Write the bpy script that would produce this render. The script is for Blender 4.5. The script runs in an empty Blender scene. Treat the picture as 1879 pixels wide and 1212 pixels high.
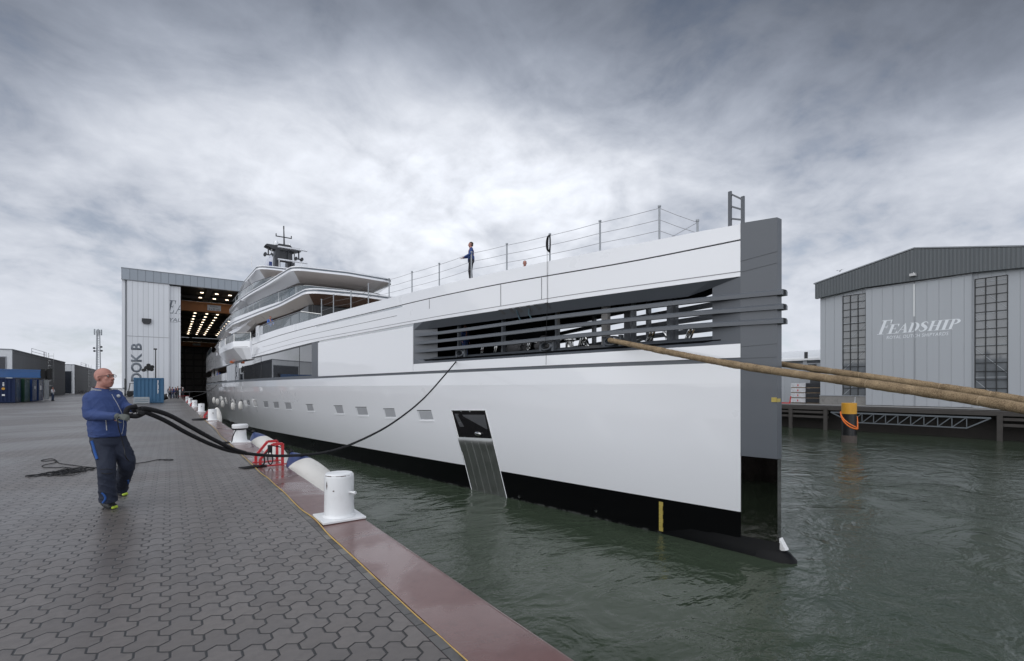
import bpy, bmesh, math, random
from mathutils import Vector, Matrix
random.seed(7)
S = bpy.context.scene
COL = S.collection
R = math.radians
# ------------------------------------------------------------------ camera
F, PX0, PYH, CH = 870.0, 939.5, 711.0, 1.6      # focal length and principal point in photo pixels, eye height
YAW = math.atan(627.5 / F)
sn, cs = math.sin(YAW), math.cos(YAW)
cam = bpy.data.cameras.new('camera')
cam.sensor_width = 36.0
cam.lens = 36.0 * F / 1879.0
cam.shift_y = 105.0 / 1879.0
cam.clip_start = 0.05
cam.clip_end = 9000
camo = bpy.data.objects.new('camera', cam)
camo.location = (0, 0, CH)
camo.rotation_euler = (R(90), 0, -YAW)
COL.objects.link(camo)
S.camera = camo
# ------------------------------------------------------------------ light, sky, exposure
SUN_EL, SUN_AZ = 42.0, 262.0                    # compass angle from +Y towards +X
S.view_settings.view_transform = 'Standard'
S.view_settings.look = 'None'
S.view_settings.gamma = 1.0
S.view_settings.exposure = 0.72
sl = bpy.data.lights.new('sun', 'SUN')
sl.energy = 0.75
sl.angle = R(100)
sl.color = (1.0, 0.99, 0.975)
so = bpy.data.objects.new('sun', sl)
COL.objects.link(so)
_d = Vector((math.sin(R(SUN_AZ)) * math.cos(R(SUN_EL)), math.cos(R(SUN_AZ)) * math.cos(R(SUN_EL)), math.sin(R(SUN_EL))))
so.rotation_euler = _d.to_track_quat('Z', 'Y').to_euler()
so.location = _d * 60


class NT:                                        # small helper that turns arithmetic into Math nodes
    def __init__(s, tree):
        s.t = tree; s.n = tree.nodes; s.l = tree.links
    def new(s, typ, **kw):
        n = s.n.new(typ)
        for k, v in kw.items():
            setattr(n, k, v)
        return n
    def put(s, sock, v):
        if isinstance(v, E):
            v = v.s
        if isinstance(v, bpy.types.NodeSocket):
            s.l.new(v, sock)
        else:
            if isinstance(v, (tuple, list)) and len(v) == 3 and len(getattr(sock, 'default_value', ())) == 4:
                v = (*v, 1.0)
            sock.default_value = v
    def m(s, op, *a):
        n = s.new('ShaderNodeMath', operation=op)
        for i, v in enumerate(a):
            s.put(n.inputs[i], v)
        return E(s, n.outputs[0])
    def mix(s, f, a, b, blend='MIX'):
        n = s.new('ShaderNodeMix', data_type='RGBA', blend_type=blend)
        s.put(n.inputs[0], f); s.put(n.inputs[6], a); s.put(n.inputs[7], b)
        return n.outputs[2]
    def noise(s, vec, scale, detail=4, rough=0.55, dist=0.0, col=False):
        n = s.new('ShaderNodeTexNoise')
        if vec is not None:
            s.put(n.inputs['Vector'], vec)
        n.inputs['Scale'].default_value = scale; n.inputs['Detail'].default_value = detail
        n.inputs['Roughness'].default_value = rough; n.inputs['Distortion'].default_value = dist
        return n.outputs['Color'] if col else E(s, n.outputs[0])
    def xyz(s, v):
        n = s.new('ShaderNodeSeparateXYZ'); s.put(n.inputs[0], v)
        return [E(s, o) for o in n.outputs]
    def vec(s, x, y, z):
        n = s.new('ShaderNodeCombineXYZ')
        for i, v in enumerate((x, y, z)):
            s.put(n.inputs[i], v)
        return n.outputs[0]
    def ramp(s, f, stops):
        n = s.new('ShaderNodeValToRGB'); s.put(n.inputs[0], f)
        e = n.color_ramp.elements
        while len(e) < len(stops):
            e.new(0.5)
        for i, (p, c) in enumerate(stops):
            e[i].position = p
            e[i].color = (c, c, c, 1) if isinstance(c, (int, float)) else (*c, 1)
        return n.outputs[0]
    def step(s, v, a, b):                        # smooth 0..1
        n = s.new('ShaderNodeMapRange', interpolation_type='SMOOTHSTEP')
        s.put(n.inputs[0], v); n.inputs[1].default_value = a; n.inputs[2].default_value = b
        return E(s, n.outputs[0])
    def white(s, vec):
        n = s.new('ShaderNodeTexWhiteNoise', noise_dimensions='3D'); s.put(n.inputs[0], vec)
        return E(s, n.outputs[0])
    def bump(s, h, strength, dist, normal=None):
        n = s.new('ShaderNodeBump')
        s.put(n.inputs['Height'], h); n.inputs['Strength'].default_value = strength; n.inputs['Distance'].default_value = dist
        if normal is not None:
            s.put(n.inputs['Normal'], normal)
        return n.outputs[0]


class E:
    def __init__(s, nt, sock): s.nt = nt; s.s = sock
    def __add__(a, b): return a.nt.m('ADD', a, b)
    __radd__ = __add__
    def __sub__(a, b): return a.nt.m('SUBTRACT', a, b)
    def __rsub__(a, b): return a.nt.m('SUBTRACT', b, a)
    def __mul__(a, b): return a.nt.m('MULTIPLY', a, b)
    __rmul__ = __mul__
    def __truediv__(a, b): return a.nt.m('DIVIDE', a, b)
    def __mod__(a, b): return a.nt.m('FLOORED_MODULO', a, b)
    def __abs__(a): return a.nt.m('ABSOLUTE', a)
    def floor(a): return a.nt.m('FLOOR', a)
    def min(a, b): return a.nt.m('MINIMUM', a, b)
    def max(a, b): return a.nt.m('MAXIMUM', a, b)
    def lt(a, b): return a.nt.m('LESS_THAN', a, b)
    def gt(a, b): return a.nt.m('GREATER_THAN', a, b)
    def pow(a, b): return a.nt.m('POWER', a, b)


# overcast sky: a Nishita sky seen through gaps in layered cloud
wd = bpy.data.worlds.new('World')
S.world = wd
wd.use_nodes = True
wt = NT(wd.node_tree)
for n in list(wt.n):
    wt.n.remove(n)
_out = wt.new('ShaderNodeOutputWorld')
_tc = wt.new('ShaderNodeTexCoord')
_dx, _dy, _dz = wt.xyz(_tc.outputs['Generated'])
_h = _dz.max(0.0)
_pl = wt.vec(_dx / (_h + 0.42) * 1.5, _dy / (_h + 0.42) * 1.5, _h * 1.6)
_big = wt.noise(_pl, 0.95, 5, 0.55, 0.6)
_mid = wt.noise(_pl, 2.6, 7, 0.56, 0.55)
_fin = wt.noise(_pl, 9.0, 6, 0.58, 0.3)
_rad = wt.m('SQRT', (1.0 - _h * _h).max(0.001))
_cosaz = ((_dx * math.sin(R(31)) + _dy * math.cos(R(31))) / _rad).min(1.0).max(-1.0)
_daz = wt.m('ARCCOSINE', _cosaz)                     # brightest cloud ahead stands over the ship
_el = wt.m('ARCSINE', _dz.min(1.0))
_q = (_el - 0.40) / 0.18
_qa = _daz / 0.58
_lobe = wt.m('EXPONENT', _q * _q * -1.0) * wt.m('EXPONENT', _qa * _qa * -1.0)
_qh = _el / 0.38
_back_fill = wt.step(_cosaz, 0.15, -0.75)  # brightness added to the sky behind the camera to light the hull
_zen_fill = wt.step(_el, 0.85, 1.20)  # extra zenith brightness added out of view, for light from above
_base = wt.m('EXPONENT', _qh * _qh * -1.0) * 0.52 + _lobe * 0.47 + 0.14 + _back_fill * 0.86 + _zen_fill * 0.45
_cor = 1.0 - wt.step(_daz, 0.45, 0.95) * wt.step(_el, 0.30, 0.52) * (1.0 - _back_fill) * 0.40
_cl = ((_big - 0.5) * 1.30 * wt.step(_el, 0.04, 0.35) + (_mid - 0.5) * 1.0 * wt.step(_el, 0.0, 0.30) + (_fin - 0.5) * 0.42 * wt.step(_el, 0.0, 0.25) + 1.0).max(0.25)
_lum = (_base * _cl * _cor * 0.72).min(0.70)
_tint = wt.mix(wt.step(_lum, 0.05, 0.55), (0.78, 0.89, 1.12), (0.935, 0.975, 1.06))
_lc = wt.new('ShaderNodeVectorMath', operation='SCALE')
wt.put(_lc.inputs[0], _tint); wt.put(_lc.inputs[3], _lum)
_ccol = _lc.outputs[0]
_sky = wt.new('ShaderNodeTexSky', sky_type='NISHITA')
_sky.sun_disc = False
_sky.sun_elevation = R(SUN_EL)
_sky.sun_rotation = R(SUN_AZ)
_b1 = wt.new('ShaderNodeBackground'); wt.put(_b1.inputs[0], _sky.outputs[0]); _b1.inputs[1].default_value = 0.06
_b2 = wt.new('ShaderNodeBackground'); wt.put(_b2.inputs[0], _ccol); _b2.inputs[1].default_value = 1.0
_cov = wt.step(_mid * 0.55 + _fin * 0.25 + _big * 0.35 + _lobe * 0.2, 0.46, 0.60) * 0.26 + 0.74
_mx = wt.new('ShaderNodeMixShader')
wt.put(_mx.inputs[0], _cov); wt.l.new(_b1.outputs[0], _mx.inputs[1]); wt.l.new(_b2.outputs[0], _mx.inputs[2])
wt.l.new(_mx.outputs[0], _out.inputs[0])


# ------------------------------------------------------------------ measuring: photo pixel -> point of the place
def dirv(px, py):
    u, v = (px - PX0) / F, (PYH - py) / F
    return Vector((sn + u * cs, cs - u * sn, v))
def at_t(px, py, t): return Vector((0, 0, CH)) + dirv(px, py) * t
def at_z(px, py, z): return at_t(px, py, (z - CH) * F / (PYH - py))
def at_x(px, py, X): return at_t(px, py, X / dirv(px, py).x)
def at_y(px, py, Y): return at_t(px, py, Y / dirv(px, py).y)


# ------------------------------------------------------------------ mesh building
class MB:
    def __init__(s): s.bm = bmesh.new()
    def face(s, pts):
        return s.bm.faces.new([s.bm.verts.new(p) for p in pts])
    def box(s, x0, y0, z0, x1, y1, z1, bev=0.0):
        b = bmesh.new()
        vs = [b.verts.new((x, y, z)) for z in (z0, z1) for y in (y0, y1) for x in (x0, x1)]
        for f in ((0, 1, 3, 2), (4, 6, 7, 5), (0, 4, 5, 1), (2, 3, 7, 6), (0, 2, 6, 4), (1, 5, 7, 3)):
            b.faces.new([vs[i] for i in f])
        bmesh.ops.recalc_face_normals(b, faces=b.faces)
        if bev:
            bmesh.ops.bevel(b, geom=list(b.edges), offset=bev, segments=2, affect='EDGES', profile=0.5)
        s.join(b); return s
    def join(s, b, mtx=None):
        if mtx is not None:
            bmesh.ops.transform(b, matrix=mtx, verts=b.verts)
        me = bpy.data.meshes.new('tmp'); b.to_mesh(me); b.free()
        s.bm.from_mesh(me); bpy.data.meshes.remove(me)
    def prism(s, poly, axis, a, b):              # polygon in the plane across axis, extruded a..b
        def p(u, v, w):
            return {'x': (w, u, v), 'y': (u, w, v), 'z': (u, v, w)}[axis]
        lo = [s.bm.verts.new(p(u, v, a)) for u, v in poly]
        hi = [s.bm.verts.new(p(u, v, b)) for u, v in poly]
        fs = [s.bm.faces.new(lo), s.bm.faces.new(hi)]
        n = len(poly)
        for i in range(n):
            fs.append(s.bm.faces.new((lo[i], lo[(i + 1) % n], hi[(i + 1) % n], hi[i])))
        bmesh.ops.recalc_face_normals(s.bm, faces=fs)
        return s
    def loft(s, rings, closed=True, caps=True):
        vs = [[s.bm.verts.new(p) for p in r] for r in rings]
        fs = []
        for a, b in zip(vs, vs[1:]):
            n = len(a)
            for i in range(n if closed else n - 1):
                j = (i + 1) % n
                fs.append(s.bm.faces.new((a[i], a[j], b[j], b[i])))
        if caps and closed:
            fs.append(s.bm.faces.new(vs[0])); fs.append(s.bm.faces.new(vs[-1]))
        bmesh.ops.recalc_face_normals(s.bm, faces=fs)
        return s
    def tube(s, path, rad, seg=8, caps=True, flat=1.0):
        path = [Vector(p) for p in path]
        n = len(path)
        rads = rad if isinstance(rad, (list, tuple)) else [rad] * n
        rings = []
        up = None
        for i, p in enumerate(path):
            t = (path[min(i + 1, n - 1)] - path[max(i - 1, 0)])
            t = t.normalized() if t.length > 1e-9 else Vector((0, 0, 1))
            if up is None:
                up = Vector((0, 0, 1)) if abs(t.z) < 0.9 else Vector((1, 0, 0))
            a = t.cross(up).normalized(); b = a.cross(t).normalized(); up = b
            rings.append([p + (a * math.cos(2 * math.pi * k / seg) + b * math.sin(2 * math.pi * k / seg) * flat) * rads[i] for k in range(seg)])
        return s.loft(rings, True, caps)
    def bar(s, p0, p1, w, h=None):               # square section bar
        h = h or w
        p0, p1 = Vector(p0), Vector(p1)
        t = (p1 - p0).normalized()
        up = Vector((0, 0, 1)) if abs(t.z) < 0.95 else Vector((0, 1, 0))
        a = t.cross(up).normalized(); b = a.cross(t).normalized()
        rings = [[p + a * i * w / 2 + b * j * h / 2 for i, j in ((-1, -1), (1, -1), (1, 1), (-1, 1))] for p in (p0, p1)]
        return s.loft(rings)
    def lathe(s, prof, c=(0, 0, 0), seg=24, mtx=None):
        b = MB()
        rings = [[(r * math.cos(2 * math.pi * k / seg), r * math.sin(2 * math.pi * k / seg), z) for k in range(seg)] for r, z in prof]
        b.loft(rings)
        m = Matrix.Translation(c)
        if mtx is not None:
            m = m @ mtx
        s.join(b.bm, m); return s
    def ball(s, c, r, seg=12, sc=(1, 1, 1), mtx=None):
        b = bmesh.new()
        bmesh.ops.create_uvsphere(b, u_segments=seg, v_segments=max(6, seg * 2 // 3), radius=1)
        m = Matrix.Translation(c) @ (mtx or Matrix()) @ Matrix.Diagonal((r * sc[0], r * sc[1], r * sc[2], 1))
        s.join(b, m); return s
    def cap(s, p0, p1, r0, r1, seg=12):          # tapered capsule
        p0, p1 = Vector(p0), Vector(p1)
        t = p1 - p0
        L = max(t.length, 1e-6); t = t / L
        path, rad = [], []
        for k in range(4):
            a = math.pi / 2 * (1 - k / 4 * 0.999)
            path.append(p0 - t * r0 * math.sin(a)); rad.append(max(r0 * math.cos(a), r0 * 0.05))
        for k in range(4, -1, -1):
            a = math.pi / 2 * (1 - k / 4 * 0.999)
            if k == 4:
                path.append(p0); rad.append(r0); path.append(p1); rad.append(r1); continue
            path.append(p1 + t * r1 * math.sin(a)); rad.append(max(r1 * math.cos(a), r1 * 0.05))
        return s.tube(path, rad, seg)
    def build(s, name, m, parent=None, smooth=35, world=True, loc=None, seg=0):
        me = bpy.data.meshes.new(name)
        if smooth:
            for f in s.bm.faces:
                f.smooth = True
        s.bm.to_mesh(me); s.bm.free()
        if smooth:
            me.set_sharp_from_angle(angle=R(smooth))
        if m:
            me.materials.append(m)
        o = bpy.data.objects.new(name, me)
        COL.objects.link(o)
        if parent is not None:
            o.parent = parent
            if world:
                off = Vector((0, 0, 0)); q = parent
                while q is not None:
                    off += Vector(q.location); q = q.parent
                me.transform(Matrix.Translation(-off))
        elif loc is not None:
            me.transform(Matrix.Translation(-Vector(loc))); o.location = loc
        return o


def pieces(q, name, m, parent, smooth=0):
    """each loose piece of the mesh becomes an object of its own"""
    bm = q.bm; left = set(bm.faces)
    while left:
        st = [left.pop()]; grp = set(st)
        while st:
            for e in st.pop().edges:
                for g in e.link_faces:
                    if g in left: left.discard(g); grp.add(g); st.append(g)
        n = MB(); mp = {}
        for f in grp:
            n.bm.faces.new([mp.setdefault(v, n.bm.verts.new(v.co)) if v not in mp else mp[v] for v in f.verts])
        n.bm.verts.ensure_lookup_table()
        for v in [v for v in n.bm.verts if not v.link_faces]: n.bm.verts.remove(v)
        n.build(name, m, parent, smooth=smooth)
    bm.free()
def tag(o, label=None, cat=None, group=None, kind=None):
    if label: o['label'] = label
    if cat: o['category'] = cat
    if group: o['group'] = group
    if kind: o['kind'] = kind
    return o
def thing(name, label, cat, loc=(0, 0, 0), rz=0.0, group=None):
    o = bpy.data.objects.new(name, None)
    o.empty_display_size = 0.2
    o.location = loc; o.rotation_euler = (0, 0, rz)
    COL.objects.link(o)
    return tag(o, label, cat, group)
def dup(root, loc, rz=0.0, label=None, group=None):
    def cp(o, par):
        c = o.copy(); COL.objects.link(c); c.parent = par
        for ch in list(o.children):
            cp(ch, c)
        return c
    c = cp(root, None)
    c.location = loc; c.rotation_euler = (0, 0, rz)
    if label: c['label'] = label
    if group: c['group'] = group
    return c


# ------------------------------------------------------------------ materials
MATS = {}
def pmat(name, col, rough=0.5, metal=0.0, coat=0.0, var=0.12, vs=1.5, bump=0.0, bs=60.0, alpha=1.0, ior=1.5, rvar=0.08, coatr=0.03, dirt=0.0, dcol=(0.05, 0.045, 0.04), emit=0.0):
    m = bpy.data.materials.new(name); m.use_nodes = True
    t = NT(m.node_tree)
    b = t.n['Principled BSDF']
    tc = t.new('ShaderNodeTexCoord').outputs['Object']
    n1 = t.noise(tc, vs, 5, 0.6)
    base = t.mix(n1, tuple(c * (1 - var) for c in col), tuple(min(1, c * (1 + var)) for c in col))
    if dirt:
        n2 = t.noise(tc, vs * 2.3, 6, 0.7, 0.4)
        base = t.mix(t.step(n2, 0.52, 0.72) * dirt, base, dcol)
    t.put(b.inputs['Base Color'], base)
    t.put(b.inputs['Roughness'], (n1 - 0.5) * rvar * 2 + rough)
    b.inputs['Metallic'].default_value = metal
    b.inputs['IOR'].default_value = ior
    b.inputs['Coat Weight'].default_value = coat
    b.inputs['Coat Roughness'].default_value = coatr
    b.inputs['Alpha'].default_value = alpha
    if emit:
        b.inputs['Emission Color'].default_value = (*col, 1); b.inputs['Emission Strength'].default_value = emit
    if bump:
        t.put(b.inputs['Normal'], t.bump(t.noise(tc, bs, 4, 0.6), bump, 0.01))
    MATS[name] = m
    return m
def panel(name, col, axis, pitch, w=0.03, joint=0.6, rough=0.45, rib=0.0, var=0.06, streak=0.10, coat=0.0, haxis=None, hpitch=3.0):
    """sheet cladding: vertical joints every pitch metres, faint rain streaks; rib > 0 gives a profiled sheet"""
    m = bpy.data.materials.new(name); m.use_nodes = True
    t = NT(m.node_tree)
    b = t.n['Principled BSDF']
    tc = t.new('ShaderNodeTexCoord').outputs['Object']
    x, y, z = t.xyz(tc)
    u = {'x': x, 'y': y, 'z': z}[axis]
    fr = (u / pitch) % 1.0
    d = abs(fr - 0.5) * -1.0 + 0.5
    j = d.lt(w / pitch)
    idn = t.white(t.vec((u / pitch).floor(), 3.0, 1.0))
    st = t.noise(t.vec(x * 3.0, y * 3.0, z * 0.12), 1.0, 4, 0.6)
    c = t.mix(idn * 0.55 + st * 0.45, tuple(k * (1 - var) for k in col), tuple(min(1, k * (1 + var)) for k in col))
    c = t.mix(t.step(st, 0.5, 0.85) * streak, c, tuple(k * 0.55 for k in col))
    c = t.mix(j * joint, c, tuple(k * 0.25 for k in col))
    if haxis:
        hv = {'x': x, 'y': y, 'z': z}[haxis]
        hd = abs(((hv / hpitch) % 1.0) - 0.5) * -1.0 + 0.5
        c = t.mix(hd.lt(w / hpitch) * joint, c, tuple(k * 0.25 for k in col))
    t.put(b.inputs['Base Color'], c)
    t.put(b.inputs['Roughness'], (st - 0.5) * 0.2 + rough)
    b.inputs['Coat Weight'].default_value = coat
    h = j * -1.0
    if rib:
        h = t.step(abs(fr - 0.5), 0.15, 0.3) * rib
    t.put(b.inputs['Normal'], t.bump(h, 0.7, 0.03))
    MATS[name] = m
    return m
def glassy(name, col, alpha, rough=0.02):
    m = bpy.data.materials.new(name); m.use_nodes = True
    t = NT(m.node_tree); b = t.n['Principled BSDF']
    tc = t.new('ShaderNodeTexCoord').outputs['Object']
    n = t.noise(tc, 0.7, 3)
    t.put(b.inputs['Base Color'], t.mix(n, tuple(c * .9 for c in col), tuple(min(1, c * 1.1) for c in col)))
    b.inputs['Roughness'].default_value = rough; b.inputs['Alpha'].default_value = alpha
    b.inputs['Coat Weight'].default_value = 0.6
    MATS[name] = m
    return m

hull_white = pmat('hull_white', (0.79, 0.80, 0.825), 0.28, coat=1.0, var=0.012, vs=0.4, rvar=0.02)
_t = NT(hull_white.node_tree); _b = _t.n['Principled BSDF']; _b.inputs['Coat IOR'].default_value = 1.6
_w = _t.noise(_t.new('ShaderNodeTexCoord').outputs['Object'], 0.55, 2, 0.5)
_t.put(_b.inputs['Coat Normal'], _t.bump(_w, 0.25, 0.05))
white_soft = pmat('white_paint', (0.78, 0.78, 0.78), 0.45, var=0.04, dirt=0.12, vs=2.5, dcol=(0.3, 0.27, 0.23))
boot_black = pmat('boot_black', (0.003, 0.0032, 0.0036), 0.30, var=0.3, vs=0.8, rvar=0.08, ior=1.22)
_t = NT(boot_black.node_tree); _b = _t.n['Principled BSDF']; _c = _t.new('ShaderNodeTexCoord').outputs['Object']
_z = _t.xyz(_c)[2]; _n = _t.noise(_c, 3.0, 5, 0.65)             # pale scum along the waterline
_m = _t.step(_z * -1.0 + _n * 0.10, -0.03, 0.03) * _t.step(_n, 0.42, 0.58) * 0.8
_t.put(_b.inputs['Base Color'], _t.mix(_m, (0.003, 0.0032, 0.0036), (0.07, 0.075, 0.07)))
grey_paint = pmat('grey_paint', (0.095, 0.105, 0.12), 0.42, var=0.08, vs=0.7, coat=0.15)
grey_dark = pmat('grey_dark', (0.05, 0.055, 0.062), 0.5, var=0.15)
trim_dark = pmat('trim_dark', (0.02, 0.021, 0.024), 0.35, var=0.2)
black_gloss = pmat('mirror_steel', (0.24, 0.235, 0.225), 0.05, metal=1.0, var=0.25, rvar=0.02, bump=0.7, bs=1.7)
steel = pmat('stainless_steel', (0.55, 0.55, 0.54), 0.16, metal=1.0, var=0.1, vs=3, rvar=0.06)
steel_pol = pmat('polished_steel', (0.62, 0.62, 0.61), 0.06, metal=1.0, var=0.06, vs=3, rvar=0.03, bump=0.05, bs=5)
glass_dark = pmat('window_glass', (0.012, 0.014, 0.017), 0.015, coat=1.0, var=0.2, rvar=0.0, ior=1.9)
glass_rail = glassy('rail_glass', (0.22, 0.27, 0.30), 0.42)
taupe = pmat('soffit_taupe', (0.40, 0.355, 0.325), 0.32, coat=0.5, var=0.03, vs=0.5)
teak = pmat('soffit_wood', (0.20, 0.135, 0.11), 0.35, coat=0.4, var=0.10, vs=2)
glass_house = pmat('deckhouse_glass', (0.014, 0.017, 0.020), 0.04, var=0.2, rvar=0.0, ior=1.4)
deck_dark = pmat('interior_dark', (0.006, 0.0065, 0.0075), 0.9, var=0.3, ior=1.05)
wire_grey = pmat('wire_grey', (0.22, 0.22, 0.23), 0.4, metal=0.4, var=0.1)
rope_black = pmat('rope_black', (0.010, 0.010, 0.012), 0.85, var=0.4, vs=30, bump=0.8, bs=160)
red_paint = pmat('red_paint', (0.50, 0.022, 0.028), 0.4, var=0.15, vs=4, coat=0.3)
rubber = pmat('rubber', (0.012, 0.012, 0.012), 0.75, var=0.3, vs=8)
# ================================================================== SETTING: quay, water, far ground
def paving_mat():
    m = bpy.data.materials.new('paving'); m.use_nodes = True
    t = NT(m.node_tree); b = t.n['Principled BSDF']
    tc = t.new('ShaderNodeTexCoord').outputs['Object']
    x, y, z = t.xyz(tc)
    wob = t.noise(tc, 0.35, 2)
    a, bb, c = 0.059, 0.040, 0.078           # interlocking bone-shaped clinker: half widths in metres
    H = bb + c
    n = (x / (3 * a)).floor()
    xp = x - n * (3 * a)
    par = n % 2.0
    yp = y - par * H
    ym = yp % (2 * H)
    u = xp / a
    tri = t.m('PINGPONG', u, 1.0) * bb
    def pd(v):                                # distance to the nearest multiple of 2H
        q = v % (2 * H)
        return q.min(q * -1.0 + 2 * H)
    d1 = pd(ym - tri)
    s = (u - 2.0).max(0.0)
    d2 = pd(ym + c + s * bb) + u.lt(2.0) * 9.0
    on = ym.gt(2 * H - c)
    off = on * -9.0 + 9.0
    dj = abs(xp - 2 * a).min(xp) + off
    on3 = ((ym - H) % (2 * H)).gt(2 * H - c)
    dj3 = abs(xp - 3 * a) + (on3 * -9.0 + 9.0)
    d = d1.min(d2).min(dj).min(dj3)
    # which stone
    inn = u.lt(2.0).max(ym.gt(s * bb) * ym.lt(s * -bb + 2 * H - c))
    m1 = ((yp - tri) / (2 * H)).floor()
    m2 = ((y - (par * -1.0 + 1.0) * H) / (2 * H)).floor()
    cid = t.vec(n + (inn * -1.0 + 1.0), m1 * inn + m2 * (inn * -1.0 + 1.0), 0.5)
    rnd = t.white(cid)
    fine = t.noise(tc, 260, 3, 0.7)
    med = t.noise(tc, 14, 5, 0.65)
    big = t.noise(tc, 0.22, 6, 0.62, 0.6)
    wet = t.step(big, 0.42, 0.62)
    base = t.mix(rnd, (0.116, 0.103, 0.095), (0.154, 0.137, 0.126))
    base = t.mix(t.step(med, 0.35, 0.75) * 0.40, base, (0.080, 0.074, 0.073))
    base = t.mix(t.step(fine, 0.62, 0.75) * 0.35, base, (0.16, 0.155, 0.15))
    base = t.mix(wet * 0.35, base, (0.062, 0.058, 0.058))
    tyre = t.noise(t.vec(x * 2.2, y * 0.10, 0.0), 1.0, 4, 0.6, 0.5)
    base = t.mix(t.step(tyre, 0.58, 0.70) * 0.30, base, (0.045, 0.043, 0.043))
    spots = t.noise(tc, 5.0, 1, 0.4)
    base = t.mix(t.step(spots, 0.765, 0.79) * 0.6, base, (0.03, 0.03, 0.032))
    drop = t.noise(tc, 6.0, 2, 0.5)
    base = t.mix(t.step(drop, 0.80, 0.815) * 0.8, base, (0.42, 0.42, 0.40))
    joint = t.step(d, 0.0056, 0.0088) * -1.0 + 1.0
    base = t.mix(joint, base, (0.007, 0.0068, 0.0065))
    t.put(b.inputs['Base Color'], base)
    t.put(b.inputs['Roughness'], wet * -0.12 + 0.44 + (med - 0.5) * 0.2)
    b.inputs['Specular IOR Level'].default_value = 0.62
    hh = t.step(d, 0.002, 0.012) * 1.0 + fine * 0.10 + med * 0.14 + rnd * 0.10
    t.put(b.inputs['Normal'], t.bump(hh, 0.75, 0.005))
    return m
def kerb_mat():
    m = bpy.data.materials.new('kerb_stone'); m.use_nodes = True
    t = NT(m.node_tree); b = t.n['Principled BSDF']
    tc = t.new('ShaderNodeTexCoord').outputs['Object']
    x, y, z = t.xyz(tc)
    k = y / 0.185
    fr = k % 1.0
    d = abs(fr - 0.5) * -1.0 + 0.5
    rnd = t.white(t.vec(k.floor(), 1.0, 2.0))
    med = t.noise(tc, 22, 5, 0.65)
    base = t.mix(rnd, (0.075, 0.074, 0.075), (0.20, 0.195, 0.185))
    base = t.mix(t.step(med, 0.4, 0.8) * 0.5, base, (0.17, 0.165, 0.155))
    j = d.lt(0.02).max((x - 1.333).lt(0.005))
    base = t.mix(j, base, (0.008, 0.008, 0.008))
    t.put(b.inputs['Base Color'], base); b.inputs['Roughness'].default_value = 0.7
    t.put(b.inputs['Normal'], t.bump(j * -1.0 + med * 0.3, 0.6, 0.005))
    return m
def rust_cap_mat():
    m = bpy.data.materials.new('rusty_steel_cap'); m.use_nodes = True
    t = NT(m.node_tree); b = t.n['Principled BSDF']
    tc = t.new('ShaderNodeTexCoord').outputs['Object']
    x, y, z = t.xyz(tc)
    n1 = t.noise(tc, 1.4, 6, 0.6, 0.5); n2 = t.noise(tc, 9, 6, 0.7); n3 = t.noise(tc, 90, 3, 0.7)
    pud = t.step(t.noise(tc, 1.1, 4, 0.55, 0.8), 0.42, 0.60)
    base = t.mix(n1, (0.094, 0.031, 0.025), (0.150, 0.058, 0.048))
    base = t.mix(t.step(n2, 0.5, 0.75) * 0.4, base, (0.060, 0.024, 0.020))
    base = t.mix(t.step(n2 * 0.6 + n1 * 0.5, 0.70, 0.80) * 0.6, base, (0.035, 0.013, 0.010))
    seam = abs(((y - 5.05) / 6.0) % 1.0 - 0.5).gt(0.4994)
    base = t.mix(seam, base, (0.015, 0.01, 0.01))
    t.put(b.inputs['Base Color'], base)
    t.put(b.inputs['Roughness'], pud * -0.20 + 0.42 + (n2 - 0.5) * 0.18)
    b.inputs['Coat Weight'].default_value = 0.62
    t.put(b.inputs['Coat Roughness'], pud * -0.14 + 0.20)
    dn = t.bump(n3 * (pud * -0.9 + 1.0) * 0.4 + n2 * 0.3 - seam * 2.0, 0.35, 0.006)
    t.put(b.inputs['Normal'], dn)
    t.put(b.inputs['Coat Normal'], t.bump(n2 * 0.5 + n1, 0.10, 0.01))
    return m
def water_mat():
    m = bpy.data.materials.new('water'); m.use_nodes = True
    t = NT(m.node_tree); b = t.n['Principled BSDF']
    tc = t.new('ShaderNodeTexCoord').outputs['Object']
    x, y, z = t.xyz(tc)
    big = t.noise(tc, 0.10, 4, 0.55, 1.0)
    murk = t.noise(tc, 0.35, 5, 0.6, 1.2)
    t.put(b.inputs['Base Color'], t.mix(murk, (0.027, 0.041, 0.025), (0.054, 0.071, 0.048)))
    b.inputs['Roughness'].default_value = 0.05
    b.inputs['IOR'].default_value = 1.33
    v2 = t.vec(x * 0.8 + y * 0.25, y * 1.25 - x * 0.2, 0.0)
    swirl = t.noise(v2, 0.55, 3, 0.5, 1.6)
    rip = t.noise(v2, 2.4, 4, 0.6, 0.9)
    sml = t.noise(v2, 8.0, 3, 0.6, 0.4)
    act = t.step(t.noise(tc, 0.22, 4, 0.6, 1.0), 0.38, 0.66)
    h = swirl * 0.24 + rip * (act * 0.085 + 0.020) + sml * (act * 0.040 + 0.010) + big * 0.35
    t.put(b.inputs['Normal'], t.bump(h, 1.0, 0.34))
    return m
def box_sheet(name, x0, y0, x1, y1, z, m, nx=1, ny=1):
    q = MB()
    for i in range(nx):
        for j in range(ny):
            a, c = x0 + (x1 - x0) * i / nx, x0 + (x1 - x0) * (i + 1) / nx
            d, e = y0 + (y1 - y0) * j / ny, y0 + (y1 - y0) * (j + 1) / ny
            q.face([(a, d, z), (c, d, z), (c, e, z), (a, e, z)])
    bmesh.ops.remove_doubles(q.bm, verts=q.bm.verts, dist=1e-4)
    o = q.build(name, m, smooth=0)
    return tag(o, kind='structure')
box_sheet('quay_paving', -2600, -300, 1.333, 3000, 0.0, paving_mat())
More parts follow.
